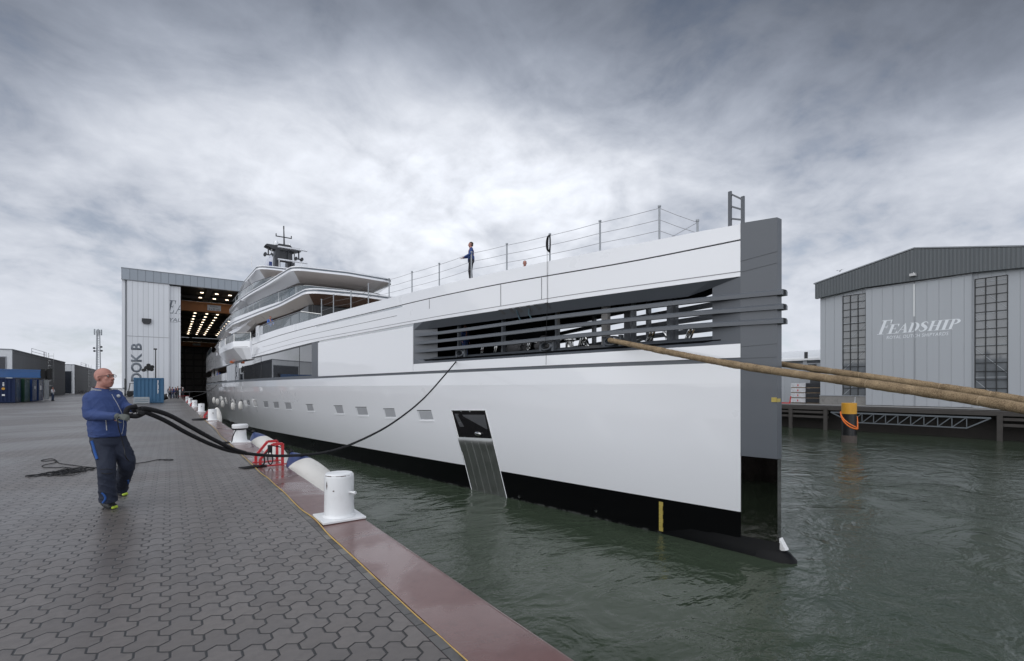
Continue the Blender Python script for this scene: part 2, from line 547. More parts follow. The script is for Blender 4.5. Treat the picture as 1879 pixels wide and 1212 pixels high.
box_sheet('kerb', 1.333, -40, 1.408, 232, 0.002, kerb_mat())
WZ = -2.9
EDGE = 1.945
q = MB()                                       # steel capping beam with a rounded nose
prof = [(1.408, -0.30), (1.408, 0.010), (1.86, 0.012)] + [(1.885 + 0.06 * math.sin(a), -0.048 + 0.06 * math.cos(a)) for a in [R(15 * k) for k in range(7)]] + [(EDGE, -0.62), (1.90, -0.62)]
q.prism(prof, 'y', -40, 232)
tag(q.build('quay_edge', rust_cap_mat(), smooth=40), kind='structure')
q = MB()                                       # sheet piling of the quay wall
pts = []
yy = -40.0
while yy < 232:
    pts += [(1.90, yy), (1.90, yy + 0.4), (1.62, yy + 0.6), (1.62, yy + 1.0)]
    yy += 1.2
for (xa, ya), (xb, yb) in zip(pts, pts[1:]):
    q.face([(xa, ya, -5), (xb, yb, -5), (xb, yb, -0.3), (xa, ya, -0.3)])
tag(q.build('quay_wall', pmat('sheet_pile', (0.035, 0.026, 0.022), 0.7, var=0.4, dirt=0.6, vs=1.2), smooth=0), kind='structure')
tag(box_sheet('water', 1.5, -300, 60, 234, WZ, water_mat()), kind='structure')
conc = pmat('concrete', (0.21, 0.205, 0.195), 0.8, var=0.15, dirt=0.4, vs=0.6, bump=0.3, bs=30)
tag(box_sheet('far_quay', 58.2, -300, 2600, 112.0, -0.32, conc), kind='structure')
tag(box_sheet('far_ground', 27.0, 112.0, 2600, 3000, -0.30, conc), kind='structure')
tag(box_sheet('hall_end_ground', 1.333, 232.0, 27.0, 3000, -0.004, conc), kind='structure')
q = MB()
q.box(58.2, -300, -6, 58.6, 112, -0.34); q.box(26.6, 112.4, -6, 27.0, 232, -0.01); q.box(1.95, 232.0, -6, 26.6, 232.4, -0.02)
tag(q.build('far_quay_wall', pmat('old_timber_wall', (0.022, 0.019, 0.017), 0.85, var=0.4), smooth=0), kind='structure')

# ------------------------------------------------------------------ lettering
def text_mesh(body, width, height=None, shear=0.0, offset=0.0, space=1.0):
    cu = bpy.data.curves.new('t', 'FONT'); cu.body = body; cu.shear = shear; cu.offset = offset; cu.space_character = space
    cu.resolution_u = 3
    o = bpy.data.objects.new('t', cu); COL.objects.link(o)
    dg = bpy.context.evaluated_depsgraph_get()
    me = bpy.data.meshes.new_from_object(o.evaluated_get(dg))
    bpy.data.objects.remove(o); bpy.data.curves.remove(cu)
    b = bmesh.new(); b.from_mesh(me); bpy.data.meshes.remove(me)
    x0 = min(v.co.x for v in b.verts); x1 = max(v.co.x for v in b.verts); y0 = min(v.co.y for v in b.verts); y1 = max(v.co.y for v in b.verts)
    sx = width / (x1 - x0); sy = (height / (y1 - y0)) if height else sx
    for v in b.verts:
        v.co = Vector(((v.co.x - x0) * sx, (v.co.y - y0) * sy, 0))
    return b
def place(b, o, u, v):                         # plane letters -> wall: o origin, u reading direction, v up
    u, v = Vector(u).normalized(), Vector(v).normalized()
    n = u.cross(v)
    ext = bmesh.ops.extrude_face_region(b, geom=list(b.faces))
    bmesh.ops.translate(b, verts=[g for g in ext['geom'] if isinstance(g, bmesh.types.BMVert)], vec=(0, 0, 0.012))
    M4 = Matrix((( u.x, v.x, n.x, o[0]), (u.y, v.y, n.y, o[1]), (u.z, v.z, n.z, o[2]), (0, 0, 0, 1)))
    bmesh.ops.transform(b, matrix=M4, verts=b.verts)
    return b
def rect(a, b, c, d): return [(a, b), (c, b), (c, d), (a, d)]
def bowl(cx, cy, rx, ry, ix, iy):
    out = []
    for k in range(12):
        a0, a1 = R(-90 + 15 * k), R(-90 + 15 * (k + 1))
        out.append([(cx + ix * math.cos(a0), cy + iy * math.sin(a0)), (cx + rx * math.cos(a0), cy + ry * math.sin(a0)), (cx + rx * math.cos(a1), cy + ry * math.sin(a1)), (cx + ix * math.cos(a1), cy + iy * math.sin(a1))])
    return out
def ribbon(pts):
    out = []
    for i in range(len(pts) - 1):
        def nrm(j):
            a, b = pts[max(j - 1, 0)], pts[min(j + 1, len(pts) - 1)]
            dx, dy = b[0] - a[0], b[1] - a[1]; L = math.hypot(dx, dy)
            return -dy / L * pts[j][2] / 2, dx / L * pts[j][2] / 2
        (nx, ny), (mx, my) = nrm(i), nrm(i + 1)
        (x0, y0, _), (x1, y1, _) = pts[i], pts[i + 1]
        out.append([(x0 - nx, y0 - ny), (x1 - mx, y1 - my), (x1 + mx, y1 + my), (x0 + nx, y0 + ny)])
    return out
SERIF = {
    'F': [rect(.14, .04, .36, .95), rect(.02, 0, .48, .04), rect(.02, .95, .76, 1), [(.70, .74), (.76, .74), (.76, .95), (.66, .95)], rect(.36, .49, .56, .54), rect(.54, .41, .58, .63)],
    'E': [rect(.14, .05, .36, .95), rect(.02, 0, .76, .05), rect(.02, .95, .72, 1), [(.67, .75), (.72, .75), (.72, .95), (.63, .95)], rect(.36, .49, .54, .54), rect(.52, .41, .56, .63), [(.66, .05), (.76, .05), (.76, .28), (.72, .28)]],
    'A': [[(.08, .04), (.14, .04), (.46, .86), (.43, .98)], [(.40, 1), (.50, 1), (.86, .04), (.60, .04)], rect(.22, .32, .66, .37), rect(.0, 0, .24, .04), rect(.5, 0, .94, .04)],
    'D': [rect(.14, .04, .36, .96), rect(.02, 0, .40, .04), rect(.02, .96, .40, 1)] + bowl(.38, .5, .48, .5, .24, .45),
    'S': ribbon([(.66, .72, .03), (.60, .88, .06), (.48, .965, .07), (.34, .95, .12), (.24, .84, .19), (.26, .70, .22), (.38, .58, .24), (.54, .46, .24), (.64, .32, .22), (.62, .16, .18), (.50, .05, .11), (.34, .03, .07), (.20, .12, .05), (.12, .30, .03)]),
    'H': [rect(.12, .04, .33, .96), rect(.62, .04, .83, .96), rect(.33, .47, .62, .53), rect(.02, 0, .43, .04), rect(.52, 0, .93, .04), rect(.02, .96, .43, 1), rect(.52, .96, .93, 1)],
    'I': [rect(.14, .04, .38, .96), rect(.02, 0, .50, .04), rect(.02, .96, .50, 1)],
    'P': [rect(.14, .04, .37, .96), rect(.02, 0, .50, .04), rect(.02, .96, .40, 1)] + bowl(.39, .74, .46, .26, .22, .20),
}
def serif_letter(ch, w, h, shear=0.3, x0=0.0):
    b = bmesh.new()
    for poly in SERIF[ch]:
        b.faces.new([b.verts.new((x0 + u * w + v * h * shear, v * h, 0)) for u, v in poly])
    return b

# ================================================================== DOCK HALL
HY = 113.0
clad_white = panel('white_cladding', (0.66, 0.68, 0.71), 'x', 0.78, w=0.035, joint=0.35, coat=0.2)
clad_white2 = panel('white_cladding_plain', (0.66, 0.68, 0.71), 'x', 0.78, w=0.035, joint=0.30)
fascia_m = panel('fascia_cladding', (0.30, 0.335, 0.375), 'x', 1.16, w=0.05, joint=0.45)
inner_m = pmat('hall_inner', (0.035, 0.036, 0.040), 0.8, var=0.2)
back_m = panel('hall_back', (0.15, 0.14, 0.135), 'x', 3.0, w=0.30, joint=0.8, haxis='z', hpitch=2.6)
letter_grey = pmat('letter_grey', (0.135, 0.155, 0.18), 0.5, var=0.05)
orange = pmat('crane_orange', (0.36, 0.13, 0.025), 0.5, var=0.12)
dok = thing('dock_hall', 'tall white dock hall with a grey fascia and open dark doorway', 'building', (-7.2, HY, 0))
q = MB(); q.box(-7.2, HY, 0.02, -6.72, HY + 1.2, 21.7); q.box(-7.2, HY + 1.2, 0.02, 1.2, HY + 1.5, 21.7); q.box(27.2, HY, 0, 34, HY + 1.2, 21.7)
pieces(q, 'front_wall', clad_white2, dok)
q = MB(); q.box(-7.25, HY - 0.45, 21.62, 34.3, HY + 1.0, 23.62); q.build('fascia', fascia_m, dok, smooth=0)
q = MB(); q.box(-7.30, HY - 0.50, 23.62, 34.35, HY + 1.0, 23.74); q.box(-7.28, HY - 0.48, 21.52, 34.3, HY - 0.40, 21.62); q.build('fascia_trim', pmat('trim_grey', (0.22, 0.235, 0.255), 0.4), dok, smooth=0)
q = MB(); q.box(-6.72, HY - 0.12, 1.6, -6.50, HY + 0.0, 21.5); q.box(-7.1, HY - 0.16, 1.35, -6.35, HY - 0.02, 1.6); q.build('downpipe', pmat('pipe_grey', (0.12, 0.13, 0.145), 0.5), dok, smooth=0)
d1 = MB(); d1.box(-6.48, HY - 0.30, 0.06, -0.08, HY - 0.02, 21.5); d1 = d1.build('sliding_door', clad_white, dok, smooth=0)
d2 = MB(); d2.box(-0.30, HY + 0.10, 0.06, 1.67, HY + 0.40, 21.3); d2 = d2.build('sliding_door', clad_white, dok, smooth=0)
q = MB(); q.box(-6.48, HY - 0.325, 11.15, -0.2, HY - 0.303, 11.25); q.build('joint_rail', pmat('rail_grey', (0.33, 0.34, 0.36), 0.5), d1, smooth=0)
q = MB(); q.box(0.0, HY + 0.072, 14.3, 1.2, HY + 0.097, 14.38); q.build('joint_rail', MATS['rail_grey'], d2, smooth=0)
p = at_y(266, 589, HY - 0.3)
q = MB(); q.prism([(p.x - 0.45, p.z + 0.5), (p.x + 0.95, p.z + 0.5), (p.x + 0.95, p.z - 0.1), (p.x + 0.7, p.z - 0.5), (p.x - 0.2, p.z - 0.5), (p.x - 0.45, p.z - 0.1)], 'y', HY - 0.62, HY - 0.31)
q.build('wall_fitting', trim_dark, d1, smooth=0)  # dark ventilator box on the door leaf
q = MB()                                       # DOK B, reading upwards
tb = text_mesh('DOK B', 7.15, 1.62, offset=0.03)
q.join(place(tb, (-4.28, HY - 0.314, 2.75), (0, 0, 1), (-1, 0, 0)))
q.build('lettering', letter_grey, d1, smooth=0)
q = MB()                                       # part of the yard name on the half opened leaf
tmp = bmesh.new()
for ch, xx, w in (('E', -0.62, 1.45), ('A', 0.72, 1.55)):
    b = serif_letter(ch, w, 2.55, 0.22, xx); me = bpy.data.meshes.new('t'); b.to_mesh(me); b.free(); tmp.from_mesh(me); bpy.data.meshes.remove(me)
for co, no in (((-0.05, 0, 0), (-1, 0, 0)), ((1.64, 0, 0), (1, 0, 0))):
    bmesh.ops.bisect_plane(tmp, geom=list(tmp.verts) + list(tmp.edges) + list(tmp.faces), plane_co=co, plane_no=no, clear_outer=True)
zE = at_y(320, 575, HY + 0.1).z
q.join(place(tmp, (0, HY + 0.086, zE), (1, 0, 0), (0, 0, 1)))
zY = at_y(320, 589.5, HY + 0.1).z
tb = text_mesh('YAL', 1.75, 0.66, 0.2)
q.join(place(tb, (-0.10, HY + 0.086, zY), (1, 0, 0), (0, 0, 1)))
q.build('lettering', letter_grey, d2, smooth=0)
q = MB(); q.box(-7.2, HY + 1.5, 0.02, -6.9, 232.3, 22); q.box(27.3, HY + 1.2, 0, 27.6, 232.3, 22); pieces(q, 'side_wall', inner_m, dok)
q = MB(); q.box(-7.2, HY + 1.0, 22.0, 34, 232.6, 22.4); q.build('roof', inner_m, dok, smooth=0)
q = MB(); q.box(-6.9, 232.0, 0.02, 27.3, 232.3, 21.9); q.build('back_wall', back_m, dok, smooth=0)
q = MB()
for k in range(9):
    q.box(-6.9, 126 + 12 * k, 21.35, 27.3, 126.35 + 12 * k, 21.95)
q.build('roof_beam', pmat('beam_dark', (0.06, 0.06, 0.065), 0.7), dok, smooth=0)
q = MB(); q.box(6.2, HY + 2, 21.55, 7.1, 228, 21.75); q.build('cable_tray', pmat('tray_grey', (0.16, 0.16, 0.165), 0.6), dok, smooth=0)
lamp_m = pmat('lamp_lit', (1.0, 0.80, 0.58), 0.5, emit=3.5)
for xr in (5.35, 7.95, 10.35, 14.2):
    for k in range(15):
        q = MB(); y0 = 117.0 + 6.6 * k
        q.box(xr - 0.28, y0 - 0.10, 21.20, xr + 0.28, y0 + 0.10, 21.30)
        q.build('ceiling_lamp', lamp_m, dok, smooth=0)
for y0, z0, z1, lab in ((124.5, 18.3, 20.4, 'orange overhead crane girder nearest the hall doorway with a load sign'), (222.0, 17.6, 19.3, 'orange overhead crane girder far inside the dock hall')):
    cr = thing('overhead_crane', lab, 'crane', (10, y0, z0), group='overhead cranes in the dock hall')
    q = MB(); q.box(-6.5, y0, z0 + 0.25, 27.0, y0 + 0.12, z1 - 0.2); q.box(-6.5, y0 - 0.3, z0, 27.0, y0 + 0.9, z0 + 0.25); q.box(-6.5, y0 - 0.3, z1 - 0.2, 27.0, y0 + 0.9, z1)
    q.build('girder', orange, cr, smooth=0)
    q = MB(); q.box(-6.5, y0 - 0.34, z1 + 0.002, 27.0, y0 - 0.1, z1 + 0.07); q.build('rail', steel, cr, smooth=0)
    pc = at_y(393, 569.5, y0) if y0 < 200 else at_y(361, 626, y0)
    hw = 1.28 if y0 < 200 else 1.3
    q = MB(); q.box(pc.x - hw, y0 - 0.05, z0 + 0.45, pc.x + hw, y0 - 0.01, z1 - 0.45)
    sg = q.build('sign', pmat('sign_white', (0.62, 0.66, 0.72), 0.5), cr, smooth=0)
    q = MB(); tb = text_mesh('2 x 20 ton', hw * 1.6, 0.42); q.join(place(tb, (pc.x - hw * 0.8, y0 - 0.055, z0 + 0.55), (1, 0, 0), (0, 0, 1)))
    tb = text_mesh('Feadship', hw * 1.1, 0.36); q.join(place(tb, (pc.x - hw * 0.6, y0 - 0.055, z0 + 1.12), (1, 0, 0), (0, 0, 1)))
    q.build('lettering', trim_dark, sg, smooth=0)

# ================================================================== SHEDS ON THE LEFT
clad_grey = panel('grey_cladding', (0.235, 0.24, 0.25), 'y', 0.9, w=0.05, joint=0.4, rough=0.5, haxis='z', hpitch=3.5)
front_white = panel('front_cladding', (0.62, 0.64, 0.66), 'x', 3.2, w=0.05, joint=0.4)
door_dark = pmat('door_dark', (0.012, 0.016, 0.024), 0.25, coat=0.4)
def ladder_cage(par, x, y, z0, z1, m):
    q = MB()
    for dy in (-0.3, 0.3):
        q.bar((x, y + dy, z0), (x, y + dy, z1), 0.07)
    k = z0 + 0.3
    while k < z1:
        q.bar((x, y - 0.3, k), (x, y + 0.3, k), 0.05); k += 0.6
    for kz in range(int(z0 + 2), int(z1) + 1):
        q.tube([(x + 0.75 * math.sin(R(a)), y - 0.4 * math.cos(R(a)), kz) for a in range(0, 181, 30)], 0.03, 5)
    q.bar((x + 0.75, y, z0 + 2), (x + 0.75, y, z1), 0.05)
    q.build('cage_ladder', m, par, smooth=0)
def shed(x0, x1, y0, y1, h, lab, wx0, wx1, wz0, wz1, lad):
    t = thing('shed', lab, 'building', (x0, y0, 0), group='low grey sheds along the quay')
    q = MB(); q.box(x1 - 0.3, y0 + 0.3, 0.01, x1, y1, h - 0.05); q.box(x0, y1 - 0.3, 0.01, x1 - 0.3, y1, h - 0.05); q.build('side_wall', clad_grey, t, smooth=0)
    q = MB(); q.box(x0, y0, 0.01, x1 - 0.3, y0 + 0.3, h - 0.05); q.box(x1 - 0.3, y0 - 0.02, 0.01, x1 + 0.03, y0 + 0.3, h - 0.05); q.build('front_wall', front_white, t, smooth=0)
    q = MB(); q.box(x0, y0 - 0.05, h - 0.05, x1 + 0.08, y1 + 0.05, h + 0.12); q.build('roof', MATS['trim_grey'], t, smooth=0)
    q = MB(); q.box(wx0, y0 - 0.04, wz0, wx1, y0 - 0.004, wz1); w = q.build('gate', door_dark, t, smooth=0)
    q = MB(); q.box(wx0 - 0.12, y0 - 0.09, wz1, wx1 + 0.12, y0 - 0.006, wz1 + 0.12); q.box(wx1, y0 - 0.09, wz0, wx1 + 0.12, y0 - 0.006, wz1); q.build('frame', MATS['trim_grey'], w, smooth=0)
    zr = h + 1.25
    q = MB()
    for yy in (y0 + 16, lad - 0.8, lad, lad + 1.5):
        q.bar((x1 - 0.5, yy, h + 0.1), (x1 - 0.5, yy, zr), 0.06)
    for zz in (zr, h + 0.7):
        q.bar((x1 - 0.5, y0 + 16, zz), (x1 - 0.5, lad + 1.5, zz), 0.05)
    q.build('roof_rail', wire_grey, t, smooth=0)
    ladder_cage(t, x1 + 0.06, lad, 0.4, h + 1.1, steel)
    return t
s1 = shed(-58, -19.9, 105, 151, 7.5, 'long grey shed behind the blue containers with a white front and big window', -34, -20.6, 0.1, 6.3, 132)
s2 = shed(-50, -20.6, 170, 236, 7.7, 'second grey shed further down the quay with a tall dark doorway', -24.2, -21.2, 0.1, 5.9, 196)
s3 = thing('shed', 'small distant pale building beside the dock hall corner', 'building', (-26, 262, 0), group='low grey sheds along the quay')
q = MB(); q.box(-40, 262, 0.01, -24.5, 280, 7.2); q.build('wall', front_white, s3, smooth=0)
q = MB(); q.box(-40.2, 261.8, 7.2, -24.3, 280.2, 7.6); q.build('roof', MATS['trim_grey'], s3, smooth=0)
q = MB(); q.box(-27, 261.94, 0.02, -25.2, 261.996, 5.0); q.build('door', door_dark, s3, smooth=0)

# telecom mast
pm = at_z(180, 719, 0.0); pm = Vector((-24.6, 264, 0))
t = thing('telecom_mast', 'slender grey lattice telecom mast rising beyond the sheds', 'mast', pm)
q = MB(); zt = 26.0
for k in range(3):
    a = R(120 * k + 20)
    q.tube([(pm.x + 1.0 * math.cos(a), pm.y + 1.0 * math.sin(a), 0), (pm.x + 0.55 * math.cos(a), pm.y + 0.55 * math.sin(a), zt)], 0.16, 6)
for k in range(26):
    for j in range(3):
        a, b = R(120 * j + 20), R(120 * (j + 1) + 20)
        r0, r1 = 1.0 - 0.45 * k / 26, 1.0 - 0.45 * (k + 1) / 26
        q.tube([(pm.x + r0 * math.cos(a), pm.y + r0 * math.sin(a), k), (pm.x + r1 * math.cos(b), pm.y + r1 * math.sin(b), k + 1)], 0.06, 5)
q.build('lattice', pmat('galvanised', (0.33, 0.35, 0.37), 0.5, metal=0.3), t, smooth=0)
for k in range(4):
    a = R(90 * k + 10)
    q = MB(); cx, cy = pm.x + 1.1 * math.cos(a), pm.y + 1.1 * math.sin(a)
    q.box(cx - 0.22, cy - 0.22, zt - 2.2, cx + 0.22, cy + 0.22, zt + 0.2); q.bar((pm.x, pm.y, zt - 1), (cx, cy, zt - 1), 0.12)
    q.build('antenna', MATS['galvanised'], t, smooth=0)
for k, (dx, zz) in enumerate(((-1.2, 18.2), (1.1, 18.8), (1.2, 17.2), (-1.1, 17.0))):
    q = MB(); q.lathe([(0.0, -0.1), (0.35, -0.1), (0.42, 0.1), (0, 0.12)], (pm.x + dx, pm.y - 0.4, zz), 12, Matrix.Rotation(R(90), 4, 'X')); q.bar((pm.x, pm.y, zz), (pm.x + dx, pm.y - 0.3, zz), 0.1)
    q.build('dish', trim_dark, t)

# ================================================================== FAR SIDE OF THE CANAL
FX = 62.0
fz = -0.32
shed_grey = panel('far_cladding', (0.365, 0.385, 0.41), 'y', 0.92, w=0.03, joint=0.12, rough=0.5, streak=0.10, var=0.03)
rib_grey = panel('ribbed_fascia', (0.088, 0.10, 0.108), 'y', 0.30, w=0.03, joint=0.55, rib=1.0)
pale = pmat('letter_pale', (0.72, 0.75, 0.78), 0.5, var=0.03)
mull = pmat('mullion', (0.014, 0.016, 0.018), 0.5)
glass_grey = pmat('shed_glass', (0.13, 0.14, 0.15), 0.06, coat=0.7, var=0.5, vs=0.5)
brace_m = pmat('brace_pale', (0.28, 0.30, 0.32), 0.5)
fs = thing('assembly_shed', 'large grey gabled assembly shed with sliding doors across the canal', 'building', (FX, 15.2, fz))
yL, yR, yC = 24.0, 6.4, 15.2
def yy_at(px): return at_x(px, 600, FX).y
g1a, g1b = yy_at(1589.5), yy_at(1546); g2a, g2b = yy_at(1850), yy_at(1788)
dA, dB = yy_at(1785), yy_at(1590)
q = MB()
q.box(FX, g1b, fz + 1.0, FX + 0.3, yL, 12.6); q.box(FX, dB, 12.0, FX + 0.3, g1b, 12.6); q.box(FX, yR, fz, FX + 0.3, g2a, 12.6); q.box(FX, g2a, 11.9, FX + 0.3, dA, 12.6)
q.box(FX, g2b, fz, FX + 0.3, dA + 0.05, 11.9)
q.box(FX, g2a, fz, FX + 0.3, g2b, fz + 0.25)
pieces(q, 'wall', shed_grey, fs)
q = MB(); q.box(FX + 0.3, yL - 0.3, fz, FX + 40, yL, 12.5); q.box(FX + 0.3, yR, fz, FX + 40, yR + 0.3, 12.5); q.build('side_wall', shed_grey, fs, smooth=0)
q = MB(); q.box(FX - 0.10, g1a, fz, FX - 0.004, yL + 0.05, fz + 0.98); q.build('plinth', conc, fs, smooth=0)
q = MB(); q.box(FX - 0.16, g1a, fz + 0.985, FX - 0.002, yL + 0.06, fz + 1.06); q.build('sill', brace_m, fs, smooth=0)
q = MB(); q.prism([(yL + 0.35, 12.05), (yL + 0.35, 13.75), (yC, 15.72), (yR - 0.35, 13.75), (yR - 0.35, 12.2), (dA - 0.05, 12.5), (dB + 0.05, 12.55)], 'x', FX - 0.55, FX - 0.05)
q.build('fascia', rib_grey, fs, smooth=0)
q = MB()
for a, b in (((yL + 0.5, 13.78), (yC, 15.78)), ((yC, 15.78), (yR - 0.5, 13.78))):
    q.loft([[(X, a[0], a[1]), (X, b[0], b[1]), (X, b[0], b[1] + 0.12), (X, a[0], a[1] + 0.12)] for X in (FX - 0.6, FX + 40)])
q.build('roof', MATS['trim_grey'], fs, smooth=0)
ymid = yy_at(1679.5)
for a, b in ((dA, ymid - 0.03), (ymid + 0.03, dB)):
    q = MB(); q.box(FX - 0.22, a, fz + 0.05, FX - 0.01, b, 12.42); d = q.build('sliding_door', shed_grey, fs, smooth=0)
    q = MB(); q.box(FX - 0.26, a - 0.0, 12.3, FX - 0.222, b, 12.40); q.box(FX - 0.26, (ymid if a > dA + 1 else a) - 0.02, fz + 0.05, FX - 0.222, (ymid if a > dA + 1 else a) + 0.05, 12.3); q.build('edge_trim', brace_m, d, smooth=0)
    if a > dA + 1:
        dleft = d
    else:
        dright = d
q = MB(); q.box(FX - 0.30, ymid - 0.04, 8.9, FX - 0.225, ymid + 0.10, 12.2); q.build('edge_strip', pmat('strip_pale', (0.6, 0.62, 0.62), 0.4), dright, smooth=0)
# yard name
starts = dict(zip('FEADSHIP', (180, 345, 508, 690, 880, 1040, 1262, 1385)))
ends = dict(zip('FEADSHIP', (350, 510, 700, 868, 1025, 1250, 1375, 1560)))
zb = 7.30
ql, qr = MB(), MB()
Xl = FX - 0.224
for ch in 'FEADSHIP':
    ya, yb = at_x(1590 + starts[ch] / 9.395, 610, Xl).y, at_x(1590 + ends[ch] / 9.395, 610, Xl).y
    h = 1.48 if ch == 'F' else 0.98
    us = [u for poly in SERIF[ch] for u, v in poly]; w = (ya - yb) / (max(us) - min(us)) * 1.03; b = serif_letter(ch, w, h, 0.33, -min(us) * w)
    (ql if ya > ymid + 0.3 else qr).join(place(b, (Xl, ya, zb), (0, -1, 0), (0, 0, 1)))
ya, yb = at_x(1626.7, 620, Xl).y, at_x(1740.5, 620, Xl).y
tb = text_mesh('ROYAL DUTCH SHIPYARDS', ya - yb, 0.34, 0.18, space=1.08)
sub = place(tb, (Xl, ya, 6.75), (0, -1, 0), (0, 0, 1))
ql.join(sub)
ql.build('lettering', pale, dleft, smooth=0); qr.build('lettering', pale, dright, smooth=0)
def glazing(ya, yb, z0, z1, cols, rows, dirn):
    q = MB(); q.box(FX + 0.06, ya, z0, FX + 0.09, yb, z1); g = q.build('window', glass_grey, fs, smooth=0)
    q = MB()
    for i in range(cols + 1):
        y = ya + (yb - ya) * i / cols
        q.box(FX - 0.03, y - 0.035, z0, FX + 0.05, y + 0.035, z1)
    for j in range(rows + 1):
        z = z0 + (z1 - z0) * j / rows
        q.box(FX - 0.02, ya, z - 0.03, FX + 0.055, yb, z + 0.03)
    q.build('mullions', mull, g, smooth=0)
    q = MB()
    n = 4
    for j in range(n):
        a, b = z0 + (z1 - z0) * j / n, z0 + (z1 - z0) * (j + 0.8) / n
        q.bar((FX + 0.05, ya if dirn > 0 else yb, a), (FX + 0.05, yb if dirn > 0 else ya, b), 0.03, 0.05)
        q.bar((FX + 0.05, ya, b + 0.25), (FX + 0.05, yb, b + 0.25), 0.03, 0.07)
    q.build('brace', brace_m, g, smooth=0)
glazing(g1a + 0.04, g1b - 0.03, fz + 1.07, 11.98, 3, 14, -1)
glazing(g2a + 0.04, g2b - 0.04, fz + 0.27, 11.9, 3, 15, 1)
q = MB(); q.box(FX - 0.95, ymid - 0.25, 12.95, FX - 0.56, ymid + 0.25, 13.2); q.bar((FX - 0.7, ymid, 13.1), (FX - 0.5, ymid, 13.4), 0.06); q.build('gable_lamp', pmat('lamp_housing', (0.5, 0.5, 0.5), 0.4), fs, smooth=0)

# workshop left of the shed
ws = thing('workshop', 'low grey workshop with a white roof beyond the bow', 'building', (FX + 6, 30, fz))
WX = FX + 4.5
z_ = lambda px, py: at_x(px, py, WX).z
q = MB(); q.box(WX, 24.2, fz, WX + 0.3, 60, z_(1470, 668)); q.build('wall', shed_grey, ws, smooth=0)
q = MB(); q.loft([[(WX - 0.3, Y, z_(1470, 661)), (WX + 12, Y, z_(1470, 651)), (WX + 12, Y, z_(1470, 648)), (WX - 0.3, Y, z_(1470, 658))] for Y in (24.2, 60)]); q.build('roof', pmat('roof_white', (0.78, 0.79, 0.80), 0.4), ws, smooth=0)
q = MB(); q.box(WX + 0.05, 24.2, z_(1470, 668), WX + 0.3, 60, z_(1470, 661)); q.build('upper_wall', shed_grey, ws, smooth=0)
for k in range(9):
    q = MB(); y0 = 24.6 + 3.2 * k; q.box(WX + 0.01, y0, z_(1470, 666.5), WX + 0.048, y0 + 2.7, z_(1470, 661.5)); q.build('window', glass_grey, ws, smooth=0)
q = MB(); q.loft([[(WX + 12, Y, z_(1470, 650)), (WX + 30, Y, z_(1470, 646) + 2.2), (WX + 30, Y, z_(1470, 644) + 2.2), (WX + 12, Y, z_(1470, 645))] for Y in (24.2, 60)]); q.build('upper_roof', MATS['roof_white'], ws, smooth=0)
q = MB(); q.box(WX - 0.05, 25.4, fz, WX - 0.004, 26.9, z_(1490, 678)); q.build('gate', pmat('gate_dark', (0.05, 0.053, 0.058), 0.7), ws, smooth=0)  # gate in its own dark grey
pq = at_x(1492, 671, WX); q = MB(); q.box(pq.x - 0.5, pq.y - 0.4, pq.z - 0.2, pq.x - 0.02, pq.y + 0.4, pq.z + 0.2); q.build('wall_fitting', trim_dark, ws, smooth=0)  # lamp on the workshop wall
q = MB(); pq = at_x(1479, 655, WX + 3); q.tube([(pq.x, pq.y, pq.z - 0.6), (pq.x, pq.y, pq.z + 0.7)], 0.22, 8); q.build('roof_vent', trim_dark, ws)

# packs of white-wrapped sheets stacked outside the workshop
pack_w = pmat('wrap_white', (0.50, 0.51, 0.53), 0.4, var=0.35, vs=4)
pack_b = pmat('wrap_black', (0.018, 0.02, 0.024), 0.35, var=0.3, vs=4)
red_mark = pmat('mark_red', (0.45, 0.03, 0.03), 0.5)
PX_ = FX + 0.6
for j in range(4):
    for (pa, pb, mm, nm) in ((1450.5, 1477.5, pack_w, 'white'), (1478.5, 1508, pack_b, 'black')):
        y1, y0 = at_x(pa, 700, PX_).y, at_x(pb, 700, PX_).y
        zz0 = fz + 0.02 + j * 0.62
        wc = ('lowest', 'second lowest', 'second highest', 'topmost')[j]
        o = thing('wrapped_pack', f'{nm} wrapped pack, {wc} in the {nm} stack by the workshop', 'pack', (PX_, y0, zz0), group='wrapped packs stacked on the far quay')
        q = MB(); q.box(PX_ + 0.02 * j, y0, zz0 + 0.1, PX_ + 1.2, y1, zz0 + 0.6, 0.03); q.build('wrap', mm, o, smooth=0)
        q = MB(); q.box(PX_ + 0.1, y0 + 0.05, zz0, PX_ + 0.25, y1 - 0.05, zz0 + 0.1); q.box(PX_ + 0.9, y0 + 0.05, zz0, PX_ + 1.05, y1 - 0.05, zz0 + 0.1); q.build('skid', pmat('skid_wood', (0.2, 0.15, 0.1), 0.8), o, smooth=0)
        if nm == 'white':
            q = MB(); yc = (y0 + y1) / 2; q.box(PX_ - 0.006 + 0.02 * j, yc - 0.06, zz0 + 0.22, PX_ - 0.001 + 0.02 * j, yc + 0.06, zz0 + 0.46); q.build('red_mark', red_mark, o, smooth=0)
# red stand at the far left of the packs
pr = at_x(1441, 738, FX - 1)
t = thing('steel_cradle', 'small red steel cradle on the far quay edge', 'cradle', (pr.x, pr.y, fz))
q = MB(); q.bar((pr.x, pr.y + 0.5, fz + 0.06), (pr.x, pr.y - 0.5, fz + 0.06), 0.12); q.bar((pr.x, pr.y + 0.5, fz), (pr.x, pr.y + 0.65, fz + 0.8), 0.1); q.bar((pr.x, pr.y - 0.5, fz), (pr.x, pr.y - 0.65, fz + 0.9), 0.1)
q.build('frame', red_paint, t, smooth=0)
q = MB(); q.bar((pr.x - 0.3, pr.y, fz + 0.02), (pr.x + 0.5, pr.y, fz + 0.02), 0.06); q.build('foot', red_paint, t, smooth=0)

